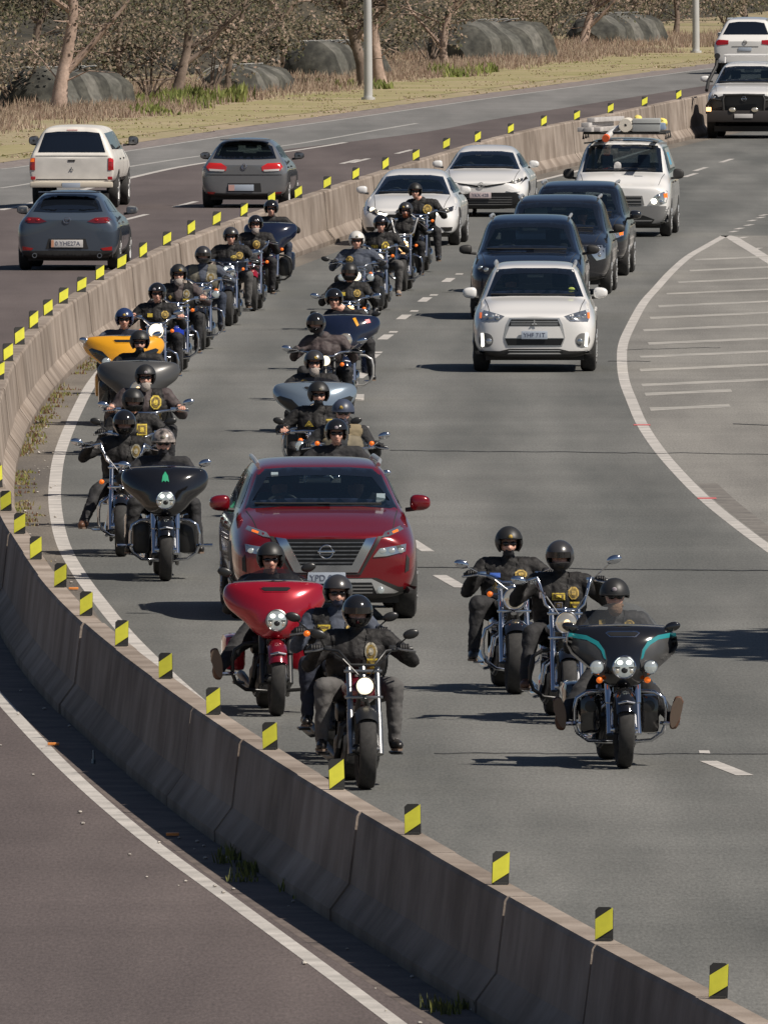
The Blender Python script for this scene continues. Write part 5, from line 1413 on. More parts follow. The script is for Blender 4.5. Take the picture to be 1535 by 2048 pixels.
    return t, bvh, (lambda x, z: yy(x, z)), (lambda x, z: (lambda hh: hh[0].y if hh[0] else L)(bvh.ray_cast(Vector((x, 9, z)), Vector((0, -1, 0)))))


def head_lamp(t, bvh, ol, blobs, base=None, amber=None):
    for s_ in (-1, 1):
        o = conform_panel('headlight', [(s_ * x, z) for x, z in ol], 'F', bvh, base or M_HLAMPD, t, .008, .07)
        for (x, z, r, m) in blobs:
            h = bvh.ray_cast(Vector((s_ * x, -2, z)), Vector((0, 1, 0))); 
            if h[0]: MB().ball((s_ * x, h[0].y + .0, z), (r, .022, r * .9), 14, 8).build('lens', m, o)
        if amber: conform_panel('indicator', [(s_ * x, z) for x, z in amber], 'F', bvh, M_ORANGE, o, .013, .07)


SUV = dict(L=4.45, W=.90, H=1.66, hf=.88, cowl=(1.20, 1.06), head=(1.95, 1.55), rhead=(3.75, 1.60), rglass=(4.25, 1.10), belt=1.00, wb=.80, wt=.62, zt=1.56, wbase=2.65, z0=.22)
# --- white compact SUV leading the right lane
PA = dict(SUV, L=4.30, W=.885, H=1.575, hf=.84, cowl=(1.10, 1.05), head=(1.78, 1.50), rhead=(3.65, 1.51), rglass=(4.12, 1.08), belt=.98, wb=.80, wt=.63, zt=1.51, rails=M_SILV, mpos=(1.45, 1.12, .985), msz=(.115, .07, .08), z0=.20, tail=1.0,
          ws=[(-.705, 1.07), (-.555, 1.455), (-.3, 1.475), (.3, 1.475), (.555, 1.455), (.705, 1.07), (.35, 1.085), (-.35, 1.085)])
t, bvh, fy, by = car((1068, 745), PA, 'white compact SUV leading the cars in the middle lane', M_WHITE)
conform_panel('grille_surround', [(-.36, .79), (.36, .79), (.405, .70), (.445, .50), (.40, .38), (-.40, .38), (-.445, .50), (-.405, .70)], 'F', bvh, M_SILV, t, .006)
conform_panel('grille_bar', [(-.36, .665), (.36, .665), (.425, .50), (-.425, .50)], 'F', bvh, M_WHITE, t, .012)
g = conform_panel('grille', [(-.335, .77), (.335, .77), (.375, .675), (-.375, .675)], 'F', bvh, M_GRILLE, t, .012)
conform_panel('grille', [(-.425, .49), (.425, .49), (.385, .395), (-.385, .395)], 'F', bvh, M_GRILLE, t, .014)
for z in (.745, .72, .695): conform_panel('slat', [(-.34, z), (.34, z), (.34, z - .008), (-.34, z - .008)], 'F', bvh, M_SILV, g, .018, .12)
three_diamonds((0, fy(0, .72) - .03, .715), .05, t, M_SILV)
p_ = MB(); p_.box(-.19, .19, fy(0, .55) - .045, fy(0, .55) - .028, .485, .60, bev=.006); po = p_.build('number_plate', M_PLATE, t); plate_text('YHF 71T', .085, po, (0, fy(0, .55) - .048, .542))
head_lamp(t, bvh, [(.43, .815), (.60, .865), (.775, .905), (.80, .80), (.77, .73), (.52, .745)], [(.53, .785, .035, M_HLAMP), (.62, .80, .048, M_HLAMP), (.71, .81, .042, M_HLAMP)], M_HLAMP, [(.765, .86), (.795, .86), (.80, .78), (.77, .78)])
for s_ in (-1, 1):
    ol = [(s_ * (.70 + .105 * math.cos(R(a))), .465 + .105 * math.sin(R(a))) for a in range(0, 360, 20)]; o = conform_panel('fog_surround', ol, 'F', bvh, M_PLASG, t, .007, .06)
    h = fy(s_ * .655, .45); MB().ball((s_ * .655, h - .012, .45), (.045, .02, .045), 14, 8).build('fog_lamp', M_HLAMP, o)
    conform_panel('daytime_light', [(s_ * .735, .56), (s_ * .775, .565), (s_ * .765, .37), (s_ * .725, .38)], 'F', bvh, M_DRL, o, .014, .06)
conform_panel('lower_bumper', [(-.87, .31), (-.50, .31), (-.36, .345), (.36, .345), (.50, .31), (.87, .31), (.84, .19), (.5, .165), (-.5, .165), (-.84, .19)], 'F', bvh, M_PLAST, t, .008)
conform_panel('lower_grille', [(-.34, .335), (.34, .335), (.42, .295), (-.42, .295)], 'F', bvh, M_GRILLE, t, .013)
for z_, hh in ((.325, .012), (.285, .018)): conform_panel('bumper_trim', [(-.36, z_), (.36, z_), (.39, z_ - hh), (-.39, z_ - hh)], 'F', bvh, M_SILV, t, .016)
ASX = t
hh = bvh.ray_cast(Vector((.53, -2, 1.19)), Vector((0, 1, 0)))[0]; MB().ball((.53, hh.y - .02, 1.175), (.048, .006, .032), 12, 6).build('windscreen_sticker', M_STICK, t)
MR = Matrix.Rotation(t.rotation_euler.z, 3, 'Z')
occupant(t.location + MR @ Vector((-.36, 2.05, .0)), t.rotation_euler.z, 'person in reddish top driving the white compact SUV', mat('top_maroon', (.16, .07, .07), .8), z0=.50)

# --- red SUV among the motorcycles
PX = dict(SUV, L=4.68, W=.92, H=1.56, hf=.87, cowl=(1.20, 1.07), head=(1.98, 1.475), rhead=(3.95, 1.49), rglass=(4.48, 1.12), belt=1.02, wb=.83, wt=.67, zt=1.495, wbase=2.705, rails=M_SILV, mpos=(1.62, 1.12, 1.035), msz=(.115, .075, .08), z0=.21, tail=1.02, ns=(.72, .90, .97),
          ws=[(-.76, 1.075), (-.60, 1.445), (-.3, 1.465), (.3, 1.465), (.60, 1.445), (.76, 1.075), (.4, 1.10), (-.4, 1.10)])
t, bvh, fy, by = car((652, 1243), PX, 'dark red SUV with a wide chrome V grille driving among the motorcycles', M_CRED, wheel_r=.355)
g = conform_panel('grille', [(-.42, .815), (.42, .815), (.27, .545), (-.27, .545)], 'F', bvh, M_GRILLE, t, .008)
for z in (.785, .745, .705, .665, .625, .585):
    hw = .27 + (.40 - .27) * (z - .545) / .27; conform_panel('slat', [(-hw, z), (hw, z), (hw, z - .010), (-hw, z - .010)], 'F', bvh, M_STEEL, g, .016, .10)
for s_ in (-1, 1):
    conform_panel('grille_chrome', [(s_ * x, z) for x, z in [(.50, .835), (.395, .82), (.255, .555), (0.0, .555), (0.0, .485), (.315, .485)]], 'F', bvh, M_CHROME, t, .020)
    conform_panel('grille_edge', [(s_ * x, z) for x, z in [(.56, .845), (.515, .84), (.325, .478), (0, .478), (0, .462), (.345, .462)]], 'F', bvh, M_PLAST, t, .012)
    conform_panel('daytime_light', [(s_ * x, z) for x, z in [(.55, .83), (.585, .88), (.76, .935), (.785, .90), (.62, .84)]], 'F', bvh, M_HLAMP, t, .012)
    conform_panel('indicator', [(s_ * x, z) for x, z in [(.66, .885), (.72, .905), (.73, .885), (.67, .868)]], 'F', bvh, M_ORANGE, t, .017)
    o = conform_panel('headlight', [(s_ * x, z) for x, z in [(.465, .635), (.53, .72), (.80, .765), (.79, .69), (.60, .645)]], 'F', bvh, M_HLAMP, t, .010)
    for x in (.56, .65, .74): MB().ball((s_ * x, fy(s_ * x, .70) - .008, .70), (.035, .016, .026), 12, 8).build('lens', M_LED, o)
    conform_panel('bumper_slit', [(s_ * x, z) for x, z in [(.80, .66), (.83, .62), (.825, .50), (.785, .48)]], 'F', bvh, M_PLAST, t, .008)
    h = fy(s_ * .54, .31); MB().ball((s_ * .54, h - .03, .31), (.035, .02, .035), 12, 8).build('fog_lamp', M_LED, t)
ring_logo((0, fy(0, .69) - .035, .69), .066, t, M_CHROME, 'bar')
conform_panel('lower_bumper', [(-.90, .34), (-.72, .34), (-.5, .43), (.5, .43), (.72, .34), (.90, .34), (.86, .21), (.5, .17), (-.5, .17), (-.86, .21)], 'F', bvh, M_PLAST, t, .006)
conform_panel('skid_plate', [(-.72, .29), (-.45, .42), (.45, .42), (.72, .29), (.68, .22), (.3, .20), (-.3, .20), (-.68, .22)], 'F', bvh, M_SILV, t, .010)
g = conform_panel('lower_grille', [(-.45, .385), (.45, .385), (.50, .26), (-.50, .26)], 'F', bvh, M_GRILLE, t, .015)
for z in (.36, .325, .29): conform_panel('slat', [(-.46, z), (.46, z), (.46, z - .014), (-.46, z - .014)], 'F', bvh, M_PLASG, g, .022, .12)
po = MB().box(-.19, .19, fy(0, .42) - .05, fy(0, .42) - .035, .375, .485, bev=.006).build('number_plate', M_PLATE, t); plate_text('YPD 90G', .085, po, (0, fy(0, .42) - .053, .43))
hh = bvh.ray_cast(Vector((.60, -2, 1.19)), Vector((0, 1, 0)))[0]; MB().box(.555, .64, hh.y - .03, hh.y - .015, 1.13, 1.22).build('windscreen_sticker', M_STICKB, t)
hh = bvh.ray_cast(Vector((-.45, -2, 1.40)), Vector((0, 1, 0)))[0]; MB().box(-.48, -.41, hh.y - .02, hh.y - .012, 1.385, 1.42).build('windscreen_sticker', M_STICKB, t)
MR = Matrix.Rotation(t.rotation_euler.z, 3, 'Z')
occupant(t.location + MR @ Vector((-.38, 2.25, .0)), t.rotation_euler.z, 'person in dark clothes driving the red SUV', M_CLOTH, z0=.52)
occupant(t.location + MR @ Vector((.38, 2.25, .0)), t.rotation_euler.z, 'person in the passenger seat of the red SUV, hands resting on the lap', M_BROWNJ, hands=((.02, -.30, .85), (.28, -.3, .86)), z0=.52)


def simple_front(t, bvh, fy, hl, grille, lowz=.30, plate=.47, blobs=(), amber=None, fog=None, hlm=None):
    head_lamp(t, bvh, hl, blobs, hlm, amber)
    if grille: conform_panel('grille', grille, 'F', bvh, M_GRILLE, t, .008)
    if plate: po = MB().box(-.19, .19, fy(0, plate) - .04, fy(0, plate) - .025, plate - .055, plate + .055, bev=.006).build('number_plate', M_PLATEW, t)
    conform_panel('lower_bumper', [(-.86, lowz), (.86, lowz), (.80, .20), (-.80, .20)], 'F', bvh, M_PLAST, t, .007)


# --- dark SUVs queued behind the white one
PB = dict(SUV, rails=M_SILV, mirror=M_PLAST, H=1.665, zt=1.60, head=(1.95, 1.56), wt=.69, W=.915, wb=.84, mpos=(1.5, 1.10, 1.06))
t, bvh, fy, by = car((1053, 640), PB, 'dark blue SUV directly behind the white compact SUV', M_CBLUE)
simple_front(t, bvh, fy, [(.50, .80), (.80, .90), (.84, .80), (.60, .72)], [(-.45, .80), (.45, .80), (.38, .55), (-.38, .55)], blobs=[(.65, .80, .045, M_HLAMP), (.75, .83, .04, M_HLAMP)])
o = MB().box(-.60, -.18, 2.02, 2.06, 1.40, 1.48, bev=.01).build('sun_visor', M_INTG, t)
t, bvh, fy, by = car((1109, 590), dict(PB, W=.93, H=1.675, wt=.73, mpos=(1.5, 1.10, 1.07)), 'dark navy SUV second behind the white compact SUV, sunshade in its windscreen', M_CDGREY)
simple_front(t, bvh, fy, [(.56, .76), (.72, .84), (.84, .84), (.85, .62), (.70, .58)], [(-.45, .80), (.45, .80), (.38, .55), (-.38, .55)], blobs=[(.72, .78, .05, M_HLAMP), (.74, .68, .045, M_HLAMP)], hlm=M_HLAMP)
MB().box(-.58, -.20, 2.0, 2.03, 1.30, 1.44, bev=.01).build('sun_visor', M_STICKB, t)
MR = Matrix.Rotation(t.rotation_euler.z, 3, 'Z')
occupant(t.location + MR @ Vector((.38, 2.15, .05)), t.rotation_euler.z, 'person in pale top in the passenger seat of the dark navy SUV', mat('top_pale', (.45, .45, .48), .8), hands=((.02, -.30, .85), (.28, -.3, .86)), z0=.50)
t, bvh, fy, by = car((1148, 553), dict(PB, W=.925, H=1.66, wt=.71, mirror=M_CDGREY, mpos=(1.55, 1.06, 1.05)), 'dark navy SUV farthest back of the three dark ones, beside the white van', M_CNAVY)
simple_front(t, bvh, fy, [(.50, .72), (.74, .84), (.85, .86), (.86, .72), (.68, .66)], [(-.45, .80), (.45, .80), (.38, .55), (-.38, .55)], blobs=[(.63, .74, .05, M_HLAMP), (.73, .77, .045, M_HLAMP)], hlm=M_HLAMP, amber=[(.78, .80), (.85, .82), (.85, .73), (.79, .72)])
for s_ in (-1, 1): MB().ball((s_ * .70, fy(s_ * .70, .46) - .02, .46), (.07, .02, .04), 12, 8).build('fog_lamp', M_LAMPMID, t)
# --- white sedans
PS = dict(L=4.85, W=.92, H=1.45, hf=.70, cowl=(1.25, .94), head=(2.15, 1.34), rhead=(3.45, 1.37), rglass=(4.05, 1.08), belt=.93, wb=.80, wt=.60, zt=1.35, wbase=2.83, z0=.16, boot=True, tail=.98, yf=.95, ns=(.66, .87, .96))
t, bvh, fy, by = car((817, 492), dict(PS, mpos=(1.75, 1.03, 1.02)), 'white sedan with lit headlights behind the right column of riders', M_WHITE, wheel_r=.33)
simple_front(t, bvh, fy, [(.42, .62), (.62, .69), (.87, .77), (.86, .68), (.62, .585)], [(-.42, .60), (.42, .60), (.48, .50), (.34, .30), (-.34, .30), (-.48, .50)], .2, None, blobs=[(.60, .645, .04, M_LAMPMID), (.70, .68, .05, M_LAMPON if False else M_LAMPMID)], hlm=M_HLAMPD)
for s_ in (-1, 1):
    conform_panel('fog_recess', [(s_ * .60, .36), (s_ * .82, .36), (s_ * .80, .29), (s_ * .68, .27)], 'F', bvh, M_GRILLE, t, .008)
    conform_panel('grille_wing', [(s_ * .40, .60), (s_ * .56, .64), (s_ * .60, .61), (s_ * .44, .565)], 'F', bvh, M_DRL, t, .014)
MB().ball((-.70, fy(-.70, .69) - .03, .685), (.055, .02, .05), 12, 8).build('lens', M_LAMPON, t)
conform_panel('chin_slot', [(-.62, .215), (.62, .215), (.58, .165), (-.58, .165)], 'F', bvh, M_GRILLE, t, .012)
MB().box(.10, .48, 2.25, 2.28, 1.17, 1.27, bev=.01).build('sun_visor', mat('visor_pale', (.40, .46, .34), .8), t)
t, bvh, fy, by = car((962, 434), dict(PS, W=.93, H=1.46, L=4.9, hf=.72, mpos=(1.75, 1.05, 1.02)), 'white sedan with large black lower grille beside the barrier, behind the other white sedan', M_WHITE, wheel_r=.33)
head_lamp(t, bvh, [(.50, .70), (.70, .745), (.90, .83), (.90, .765), (.68, .68)], [(.62, .715, .035, M_LAMPMID), (.74, .75, .04, M_LAMPMID)], M_HLAMPD)
conform_panel('slim_grille', [(-.50, .70), (-.1, .645), (.1, .645), (.50, .70), (.45, .665), (.1, .605), (-.1, .605), (-.45, .665)], 'F', bvh, M_GRILLE, t, .008)
ring_logo((0, fy(0, .66) - .02, .655), .05, t, M_SILV, 'oval', 1.35)
g = conform_panel('grille', [(-.70, .50), (.70, .50), (.80, .44), (.84, .20), (.80, .15), (-.80, .15), (-.84, .20), (-.80, .44)], 'F', bvh, M_GRILLE, t, .010)
for z in (.41, .36, .31, .26): conform_panel('slat', [(-.62, z), (.62, z), (.62, z - .010), (-.62, z - .010)], 'F', bvh, M_PLASG, g, .017, .15)
for s_ in (-1, 1): conform_panel('bumper_wing', [(s_ * .55, .58), (s_ * .78, .52), (s_ * .62, .505), (s_ * .50, .53)], 'F', bvh, M_WHITE, t, .018)
po = MB().box(-.24, .20, fy(0, .44) - .05, fy(0, .44) - .035, .385, .505, bev=.006).build('number_plate', M_PLATEP if False else mat('plate_rose', (.52, .44, .44), .5), t); plate_text('YKX 42B', .09, po, (-.02, fy(0, .44) - .053, .445))
conform_panel('chin_trim', [(-.62, .175), (.62, .175), (.60, .155), (-.60, .155)], 'F', bvh, M_SILV, t, .018)
MB().box(.12, .38, 2.25, 2.28, 1.20, 1.29, bev=.01).build('sun_visor', MATS['visor_pale'], t)
MR = Matrix.Rotation(t.rotation_euler.z, 3, 'Z')
occupant(t.location + MR @ Vector((-.36, 2.25, -.1)), t.rotation_euler.z, 'person driving the white sedan with the black lower grille', M_BLUEJ, z0=.42)

# --- white van with a loaded roof rack
PV = dict(L=4.75, W=.95, H=1.90, hf=.98, cowl=(.95, 1.22), head=(1.65, 1.80), rhead=(4.55, 1.84), rglass=(4.70, 1.25), belt=1.16, wb=.90, wt=.76, zt=1.80, wbase=3.2, z0=.20, tail=1.2, yf=.9, mirror=M_PLAST, mpos=(1.35, 1.20, 1.10), msz=(.12, .05, .10), ns=(.80, .93, .98), yB=1.95,
          ws=[(-.78, 1.235), (-.70, 1.74), (-.3, 1.765), (.3, 1.765), (.70, 1.74), (.78, 1.235), (.4, 1.25), (-.4, 1.25)])
t, bvh, fy, by = car((1240, 474), PV, 'white delivery van with checkered roof edge and loaded roof rack', M_WHITE, name='van', cat='van', group='vans and utilities')
head_lamp(t, bvh, [(.52, .62), (.66, .80), (.88, .90), (.92, .84), (.88, .66), (.70, .60)], [(.64, .69, .065, M_DRL), (.73, .79, .05, M_HLAMP), (.78, .68, .05, M_HLAMP)], M_HLAMP, [(.83, .84), (.90, .85), (.90, .76), (.84, .76)])
conform_panel('bumper', [(-.93, .60), (.93, .60), (.92, .30), (.80, .20), (-.80, .20), (-.92, .30)], 'F', bvh, M_PLASG, t, .010)
g = conform_panel('grille', [(-.42, .80), (.42, .80), (.46, .62), (-.46, .62)], 'F', bvh, M_PLASG, t, .012)
for z in (.77, .70, .64): conform_panel('slot', [(-.40, z), (.40, z), (.40, z - .028), (-.40, z - .028)], 'F', bvh, M_GRILLE, g, .018, .15)
g2 = conform_panel('lower_grille', [(-.62, .42), (.45, .42), (.66, .34), (.60, .24), (-.62, .24)], 'F', bvh, M_GRILLE, t, .016)
conform_panel('bumper_trim', [(-.55, .33), (.62, .33), (.60, .305), (-.55, .305)], 'F', bvh, M_PLASG, g2, .022)
for i in range(9):
    x = -.72 + i * .18
    for j in range(2): 
        if (i + j) % 2 == 0: conform_panel('check_square', [(x - .0, 1.80 + .04 * j - .010), (x + .16, 1.80 + .04 * j - .010), (x + .16, 1.84 + .04 * j - .012), (x, 1.84 + .04 * j - .012)], 'F', bvh, M_PLASG, t, .006, .15, .004)
for s_ in (-1, 1): conform_panel('side_panel', [(2.1, 1.3), (4.2, 1.3), (4.2, 1.68), (2.1, 1.68)], 'R' if s_ > 0 else 'L', bvh, M_WHITE, t, .010, .3)
conform_panel('side_lettering', [(2.3, 1.36), (3.0, 1.36), (3.0, 1.60), (2.3, 1.60)], 'R', bvh, mat('decal_blue', (.10, .32, .45), .5), t, .014, .3)
hh = fy(-.13, 1.32); b = MB(); b.ball((-.10, hh - .01, 1.37), (.07, .01, .07), 14, 8).box(-.17, -.03, hh - .018, hh + .004, 1.29, 1.37); b.build('windscreen_badge', M_PLATEW, t)
VAN = t; MRv = Matrix.Rotation(t.rotation_euler.z, 3, 'Z'); VL = t.location
rk = thing('roof_rack', VL + MRv @ Vector((0, 2.0, 1.86)), t.rotation_euler.z, 'black roof rack carried on top of the white van', 'roof rack')
for y in (-.15, .9, 1.9): MB().tube([(-.80, y, .0), (-.80, y, .12), (.80, y, .12), (.80, y, .0)], .025, 8).build('crossbar', M_PLAST, rk)
for s_ in (-1, 1): MB().tube([(s_ * .78, -.2, .12), (s_ * .78, 2.0, .12)], .02, 8).build('side_rail', M_PLAST, rk)
M_PLANK = mat('plank_grey', (.42, .40, .385), .8, var=.15, vscale=5)
zz = 1.86 + .150
for k, (x, yo, zo, ln, a) in enumerate([(-.83, -.45, 0, 2.4, -.16), (-.70, -.50, 0, 2.4, -.16), (-.76, -.40, .090, 2.3, -.17), (-.54, -.3, .0, 2.2, -.16), (-.66, -.1, .18, 2.4, -.20)]):
    o = MB().box(-.075, .075, 0, ln, 0, .085, bev=.008).build('plank', M_PLANK, None, label='pale plank on the van roof rack, ' + ('outermost on the left of the bottom layer', 'middle one of the bottom layer', 'resting on the two outer planks', 'innermost, beside the white pipe', 'topmost of the pile')[k], cat='plank', group='planks on the van roof'); o.location = VL + MRv @ Vector((x, 2.0 + yo, zz + zo)); o.rotation_euler = (0, 0, t.rotation_euler.z + a)
pp = thing('pipe', VL + MRv @ Vector((-.34, 1.45, zz - .13)), t.rotation_euler.z, 'white pipe with an orange cap lying on the van roof', 'pipe'); MB().tube([(0, .06, .02), (.08, .5, .11), (.26, 1.0, .22), (.3, 1.9, .24)], .062, 12).build('tube', M_WHITE, pp); MB().tube([(-.01, -.03, .0), (.0, .08, .02)], [.072, .072], 14).build('end_cap', mat('cap_orange', (.80, .12, .03), .5), pp)
rl = thing('fabric_roll', VL + MRv @ Vector((.02, 1.75, zz + .125)), t.rotation_euler.z, 'pale cylindrical roll in the middle of the van roof rack', 'roll'); MB().lathe((0, 0, 0), (0, 1, 0), [(0, .02), (0, .125), (.01, .135), (1.3, .135), (1.31, .01)], 24).build('roll', mat('roll_cream', (.60, .56, .48), .8), rl); MB().lathe((0, -.004, 0), (0, 1, 0), [(0, .025), (.006, .032), (.006, .02)], 12).build('core', M_PLASG, rl)
bx = thing('tool_box', VL + MRv @ Vector((.42, 1.75, zz)), t.rotation_euler.z, 'grey plastic tool case on the right of the van roof rack', 'case'); MB().box(-.27, .27, 0, 1.1, .0, .25, bev=.025).build('case', mat('case_grey', (.33, .34, .33), .6), bx); MB().box(-.272, .272, -.004, 1.104, .15, .165).build('lid_seam', M_PLAST, bx, smooth=False); MB().box(.14, .36, .1, .9, .03, .17, bev=.03).build('side_pouch', mat('pouch_blue', (.20, .26, .36), .7), bx)
M_YBAG = mat('bag_yellow', (.75, .62, .15), .7)
for (x, lb) in ((.24, 'yellow cloth bag behind the grey case on the van roof'), (.72, 'yellow cloth bag at the right end of the van roof rack')):
    b = MB(); bmx = bmesh.new(); bmesh.ops.create_icosphere(bmx, subdivisions=3, radius=1)
    for v in bmx.verts: v.co = Vector((v.co.x * .085, v.co.y * .12, v.co.z * .09)) * (1 + .25 * noise.noise(v.co * 2.2 + Vector((x * 9, 0, 0))))
    b.addbm(bmx); o = b.build('cloth_bag', M_YBAG, None, label=lb, cat='bag', group='yellow bags on the van roof'); o.location = VL + MRv @ Vector((x, 2.3, zz + .22 if x < .5 else zz + .17))

# --- white utility with bull bar at the right edge
PN = dict(L=5.3, W=.93, H=1.86, hf=1.12, cowl=(1.35, 1.30), head=(2.0, 1.76), rhead=(3.45, 1.78), rglass=(3.62, 1.28), belt=1.22, wb=.85, wt=.66, zt=1.77, wbase=3.15, z0=.42, tail=1.22, yf=.95, mirror=M_WHITE, mpos=(1.75, 1.42, 1.10), boot=True, ns=(.78, .92, .975))
t, bvh, fy, by = car((1487, 277), PN, 'white utility with black bull bar and snorkel at the right edge', M_WHITE, name='utility_truck', cat='utility', group='vans and utilities', wheel_r=.40, sc=1.06)
head_lamp(t, bvh, [(.60, .98), (.66, 1.06), (.88, 1.10), (.90, .92), (.70, .90)], [(.72, .99, .04, M_HLAMP), (.78, .96, .04, M_HLAMP)], M_HLAMPD)
conform_panel('lower_bumper', [(-.90, .93), (-.5, 1.04), (.5, 1.04), (.90, .93), (.90, .5), (-.90, .5)], 'F', bvh, M_PLAST, t, .007)
g = conform_panel('grille', [(-.50, 1.08), (.50, 1.08), (.46, .74), (-.46, .74)], 'F', bvh, M_GRILLE, t, .012)
ring_logo((0, fy(0, .95) - .03, .96), .055, t, M_CHROME, 'bar')
b = MB(); b.box(-.88, .88, -.17, -.02, .40, .68, bev=.04); bb = b.build('bull_bar', mat('bullbar_grey', (.035, .03, .028), .5), t)
for s_ in (-1, 1):
    MB().tube([(s_ * .48, -.12, .62), (s_ * .50, -.14, .95), (s_ * .46, -.10, 1.05), (0, -.12, 1.06)], .030, 10).build('hoop', M_PLAST, bb)
    MB().tube([(s_ * .50, -.12, .92), (s_ * .80, -.05, .95), (s_ * .90, .06, .80), (s_ * .90, .08, .60)], .028, 10).build('hoop', M_PLAST, bb)
    MB().ball((s_ * .27, -.17, .70), (.085, .04, .055), 14, 8).build('spot_lamp', M_LAMPMID, bb)
    MB().box(s_ * .84 - .06, s_ * .84 + .06, -.19, -.16, .66, .76, bev=.01).build('indicator', M_LAMPAMB, bb)
po = MB().box(-.22, .22, -.19, -.175, .50, .60, bev=.006).build('number_plate', M_PLATEW, t)
MB().tube([(-.97, 1.05, 1.15), (-.96, 1.5, 1.35), (-.80, 2.0, 1.72), (-.78, 2.05, 1.95)], .042, 10).tube([(-.78, 1.98, 1.97), (-.78, 2.12, 1.97)], .07, 12).build('snorkel', M_PLAST, t)
for s_ in (-1, 1):
    MB().tube([(s_ * .60, 2.15, 1.80), (s_ * .60, 2.2, 1.98), (s_ * .60, 3.3, 1.98)], .02, 8).build('rack_side', M_WHITE, t)
for y in (2.2, 2.7, 3.3): MB().tube([(-.62, y, 1.98), (.62, y, 1.98)], .026, 8).build('rack_bar', M_WHITE, t)
MR = Matrix.Rotation(t.rotation_euler.z, 3, 'Z')

# --- vehicles on the opposite carriageway, seen from behind
PU = dict(L=5.2, W=.89, H=1.74, hf=1.0, cowl=(1.3, 1.22), head=(2.0, 1.66), rhead=(4.95, 1.70), rglass=(5.13, 1.16), belt=1.14, wb=.83, wt=.645, zt=1.66, wbase=3.0, z0=.45, tail=1.14, yf=.85, mirror=M_PLAST, mpos=(1.75, 1.36, 1.08), msz=(.12, .06, .10), rs=(.90, .965), tw=.24, yB=2.6,
          rw=[(-.70, 1.175), (-.565, 1.57), (-.3, 1.60), (.3, 1.60), (.565, 1.57), (.70, 1.175)], rgl=M_GLASSD)
t, bvh, fy, by = car((143, 417), PU, 'white utility with canopy, muddy wheels and tall red tail lights', M_WHITED, front=False, name='utility_truck', cat='utility', group='vans and utilities', wheel_r=.37, dark=True)
for s_ in (-1, 1):
    o = conform_panel('tail_light', [(s_ * .76, 1.05), (s_ * .87, 1.06), (s_ * .875, .80), (s_ * .76, .80)], 'B', bvh, M_TAILR, t, .012)
    conform_panel('indicator', [(s_ * .775, 1.04), (s_ * .86, 1.045), (s_ * .86, .97), (s_ * .775, .97)], 'B', bvh, M_ORANGE if s_ > 0 else M_TAILL, o, .017)
    MB().box(s_ * .80 - .05, s_ * .80 + .05, 5.20, 5.225, .60, .67, bev=.01).build('reflector', M_TAILR, t)
conform_panel('tailgate_seam', [(-.75, 1.10), (.75, 1.10), (.75, 1.088), (-.75, 1.088)], 'B', bvh, M_PLAST, t, .004, .15)
conform_panel('tailgate_seam', [(-.74, .615), (.74, .615), (.74, .595), (-.74, .595)], 'B', bvh, M_PLAST, t, .004, .15)
conform_panel('tailgate_handle', [(-.075, 1.015), (.075, 1.015), (.07, .98), (-.07, .98)], 'B', bvh, M_PLAST, t, .010)
three_diamonds((0, by(0, .82) + .01, .82), .05, t, M_STEEL, True)
MB().box(-.86, .86, 5.16, 5.30, .44, .56, bev=.03).build('rear_bumper', mat('bumper_cream', (.60, .54, .44), .5), t)
po = MB().box(-.19, .19, 5.302, 5.31, .44, .54, bev=.004).build('number_plate', M_PLATE, t)
conform_panel('brake_light', [(-.11, 1.645), (.11, 1.645), (.11, 1.62), (-.11, 1.62)], 'B', bvh, mat('lamp_pinkish', (.55, .35, .32), .4), t, .012)

PM = dict(L=4.46, W=.90, H=1.44, hf=.72, cowl=(1.25, .96), head=(2.1, 1.35), rhead=(3.75, 1.36), rglass=(4.22, 1.05), belt=.96, wb=.77, wt=.57, zt=1.33, wbase=2.725, z0=.17, tail=1.0, yf=.9, mpos=(1.75, 1.03, 1.02), rs=(.86, .95), mirror=M_PLASG,
          rw=[(-.62, 1.05), (-.53, 1.23), (-.42, 1.315), (-.25, 1.33), (.25, 1.33), (.42, 1.315), (.53, 1.23), (.62, 1.05), (.3, 1.035), (-.3, 1.035)], rgl=M_GLASSD)
t, bvh, fy, by = car((134, 541), PM, 'steel blue hatchback with dark rear window nearest the barrier', M_CSTEEL, front=False, wheel_r=.33, dark=True)
for s_ in (-1, 1):
    o = conform_panel('tail_light', [(s_ * .36, .875), (s_ * .50, .945), (s_ * .72, .955), (s_ * .79, .90), (s_ * .70, .85), (s_ * .50, .845)], 'B', bvh, M_TAILD, t, .008)
    for x in (.52, .68): MB().ball((s_ * x, by(s_ * x, .90) + .004, .90), (.04, .015, .028), 12, 8).build('lens', M_TAILR, o)
    conform_panel('reflector', [(s_ * .60, .40), (s_ * .80, .43), (s_ * .80, .36), (s_ * .64, .36)], 'B', bvh, M_TAILR, t, .008)
    MB().lathe((s_ * .58, 4.44, .27), (0, 1, 0), [(-.05, .045), (.02, .045), (.02, .03), (-.04, .03)], 16).build('exhaust_tip', M_STEEL, t)
conform_panel('lower_bumper', [(-.84, .34), (-.3, .36), (.3, .36), (.84, .34), (.80, .17), (-.80, .17)], 'B', bvh, M_PLAST, t, .007)
conform_panel('plate_recess', [(-.33, .57), (.33, .57), (.38, .39), (-.38, .39)], 'B', bvh, M_PLAST, t, .005)
po = MB().box(-.285, .285, by(0, .48) + .006, by(0, .48) + .018, .415, .55, bev=.004).build('number_plate', M_PLATEW, t); plate_text('0 YHE27A', .105, po, (-.01, by(0, .48) + .020, .482), True)
MB().box(.235, .28, by(0, .48) + .017, by(0, .48) + .021, .42, .545).build('plate_band', mat('plate_band', (.60, .30, .18), .5), po)
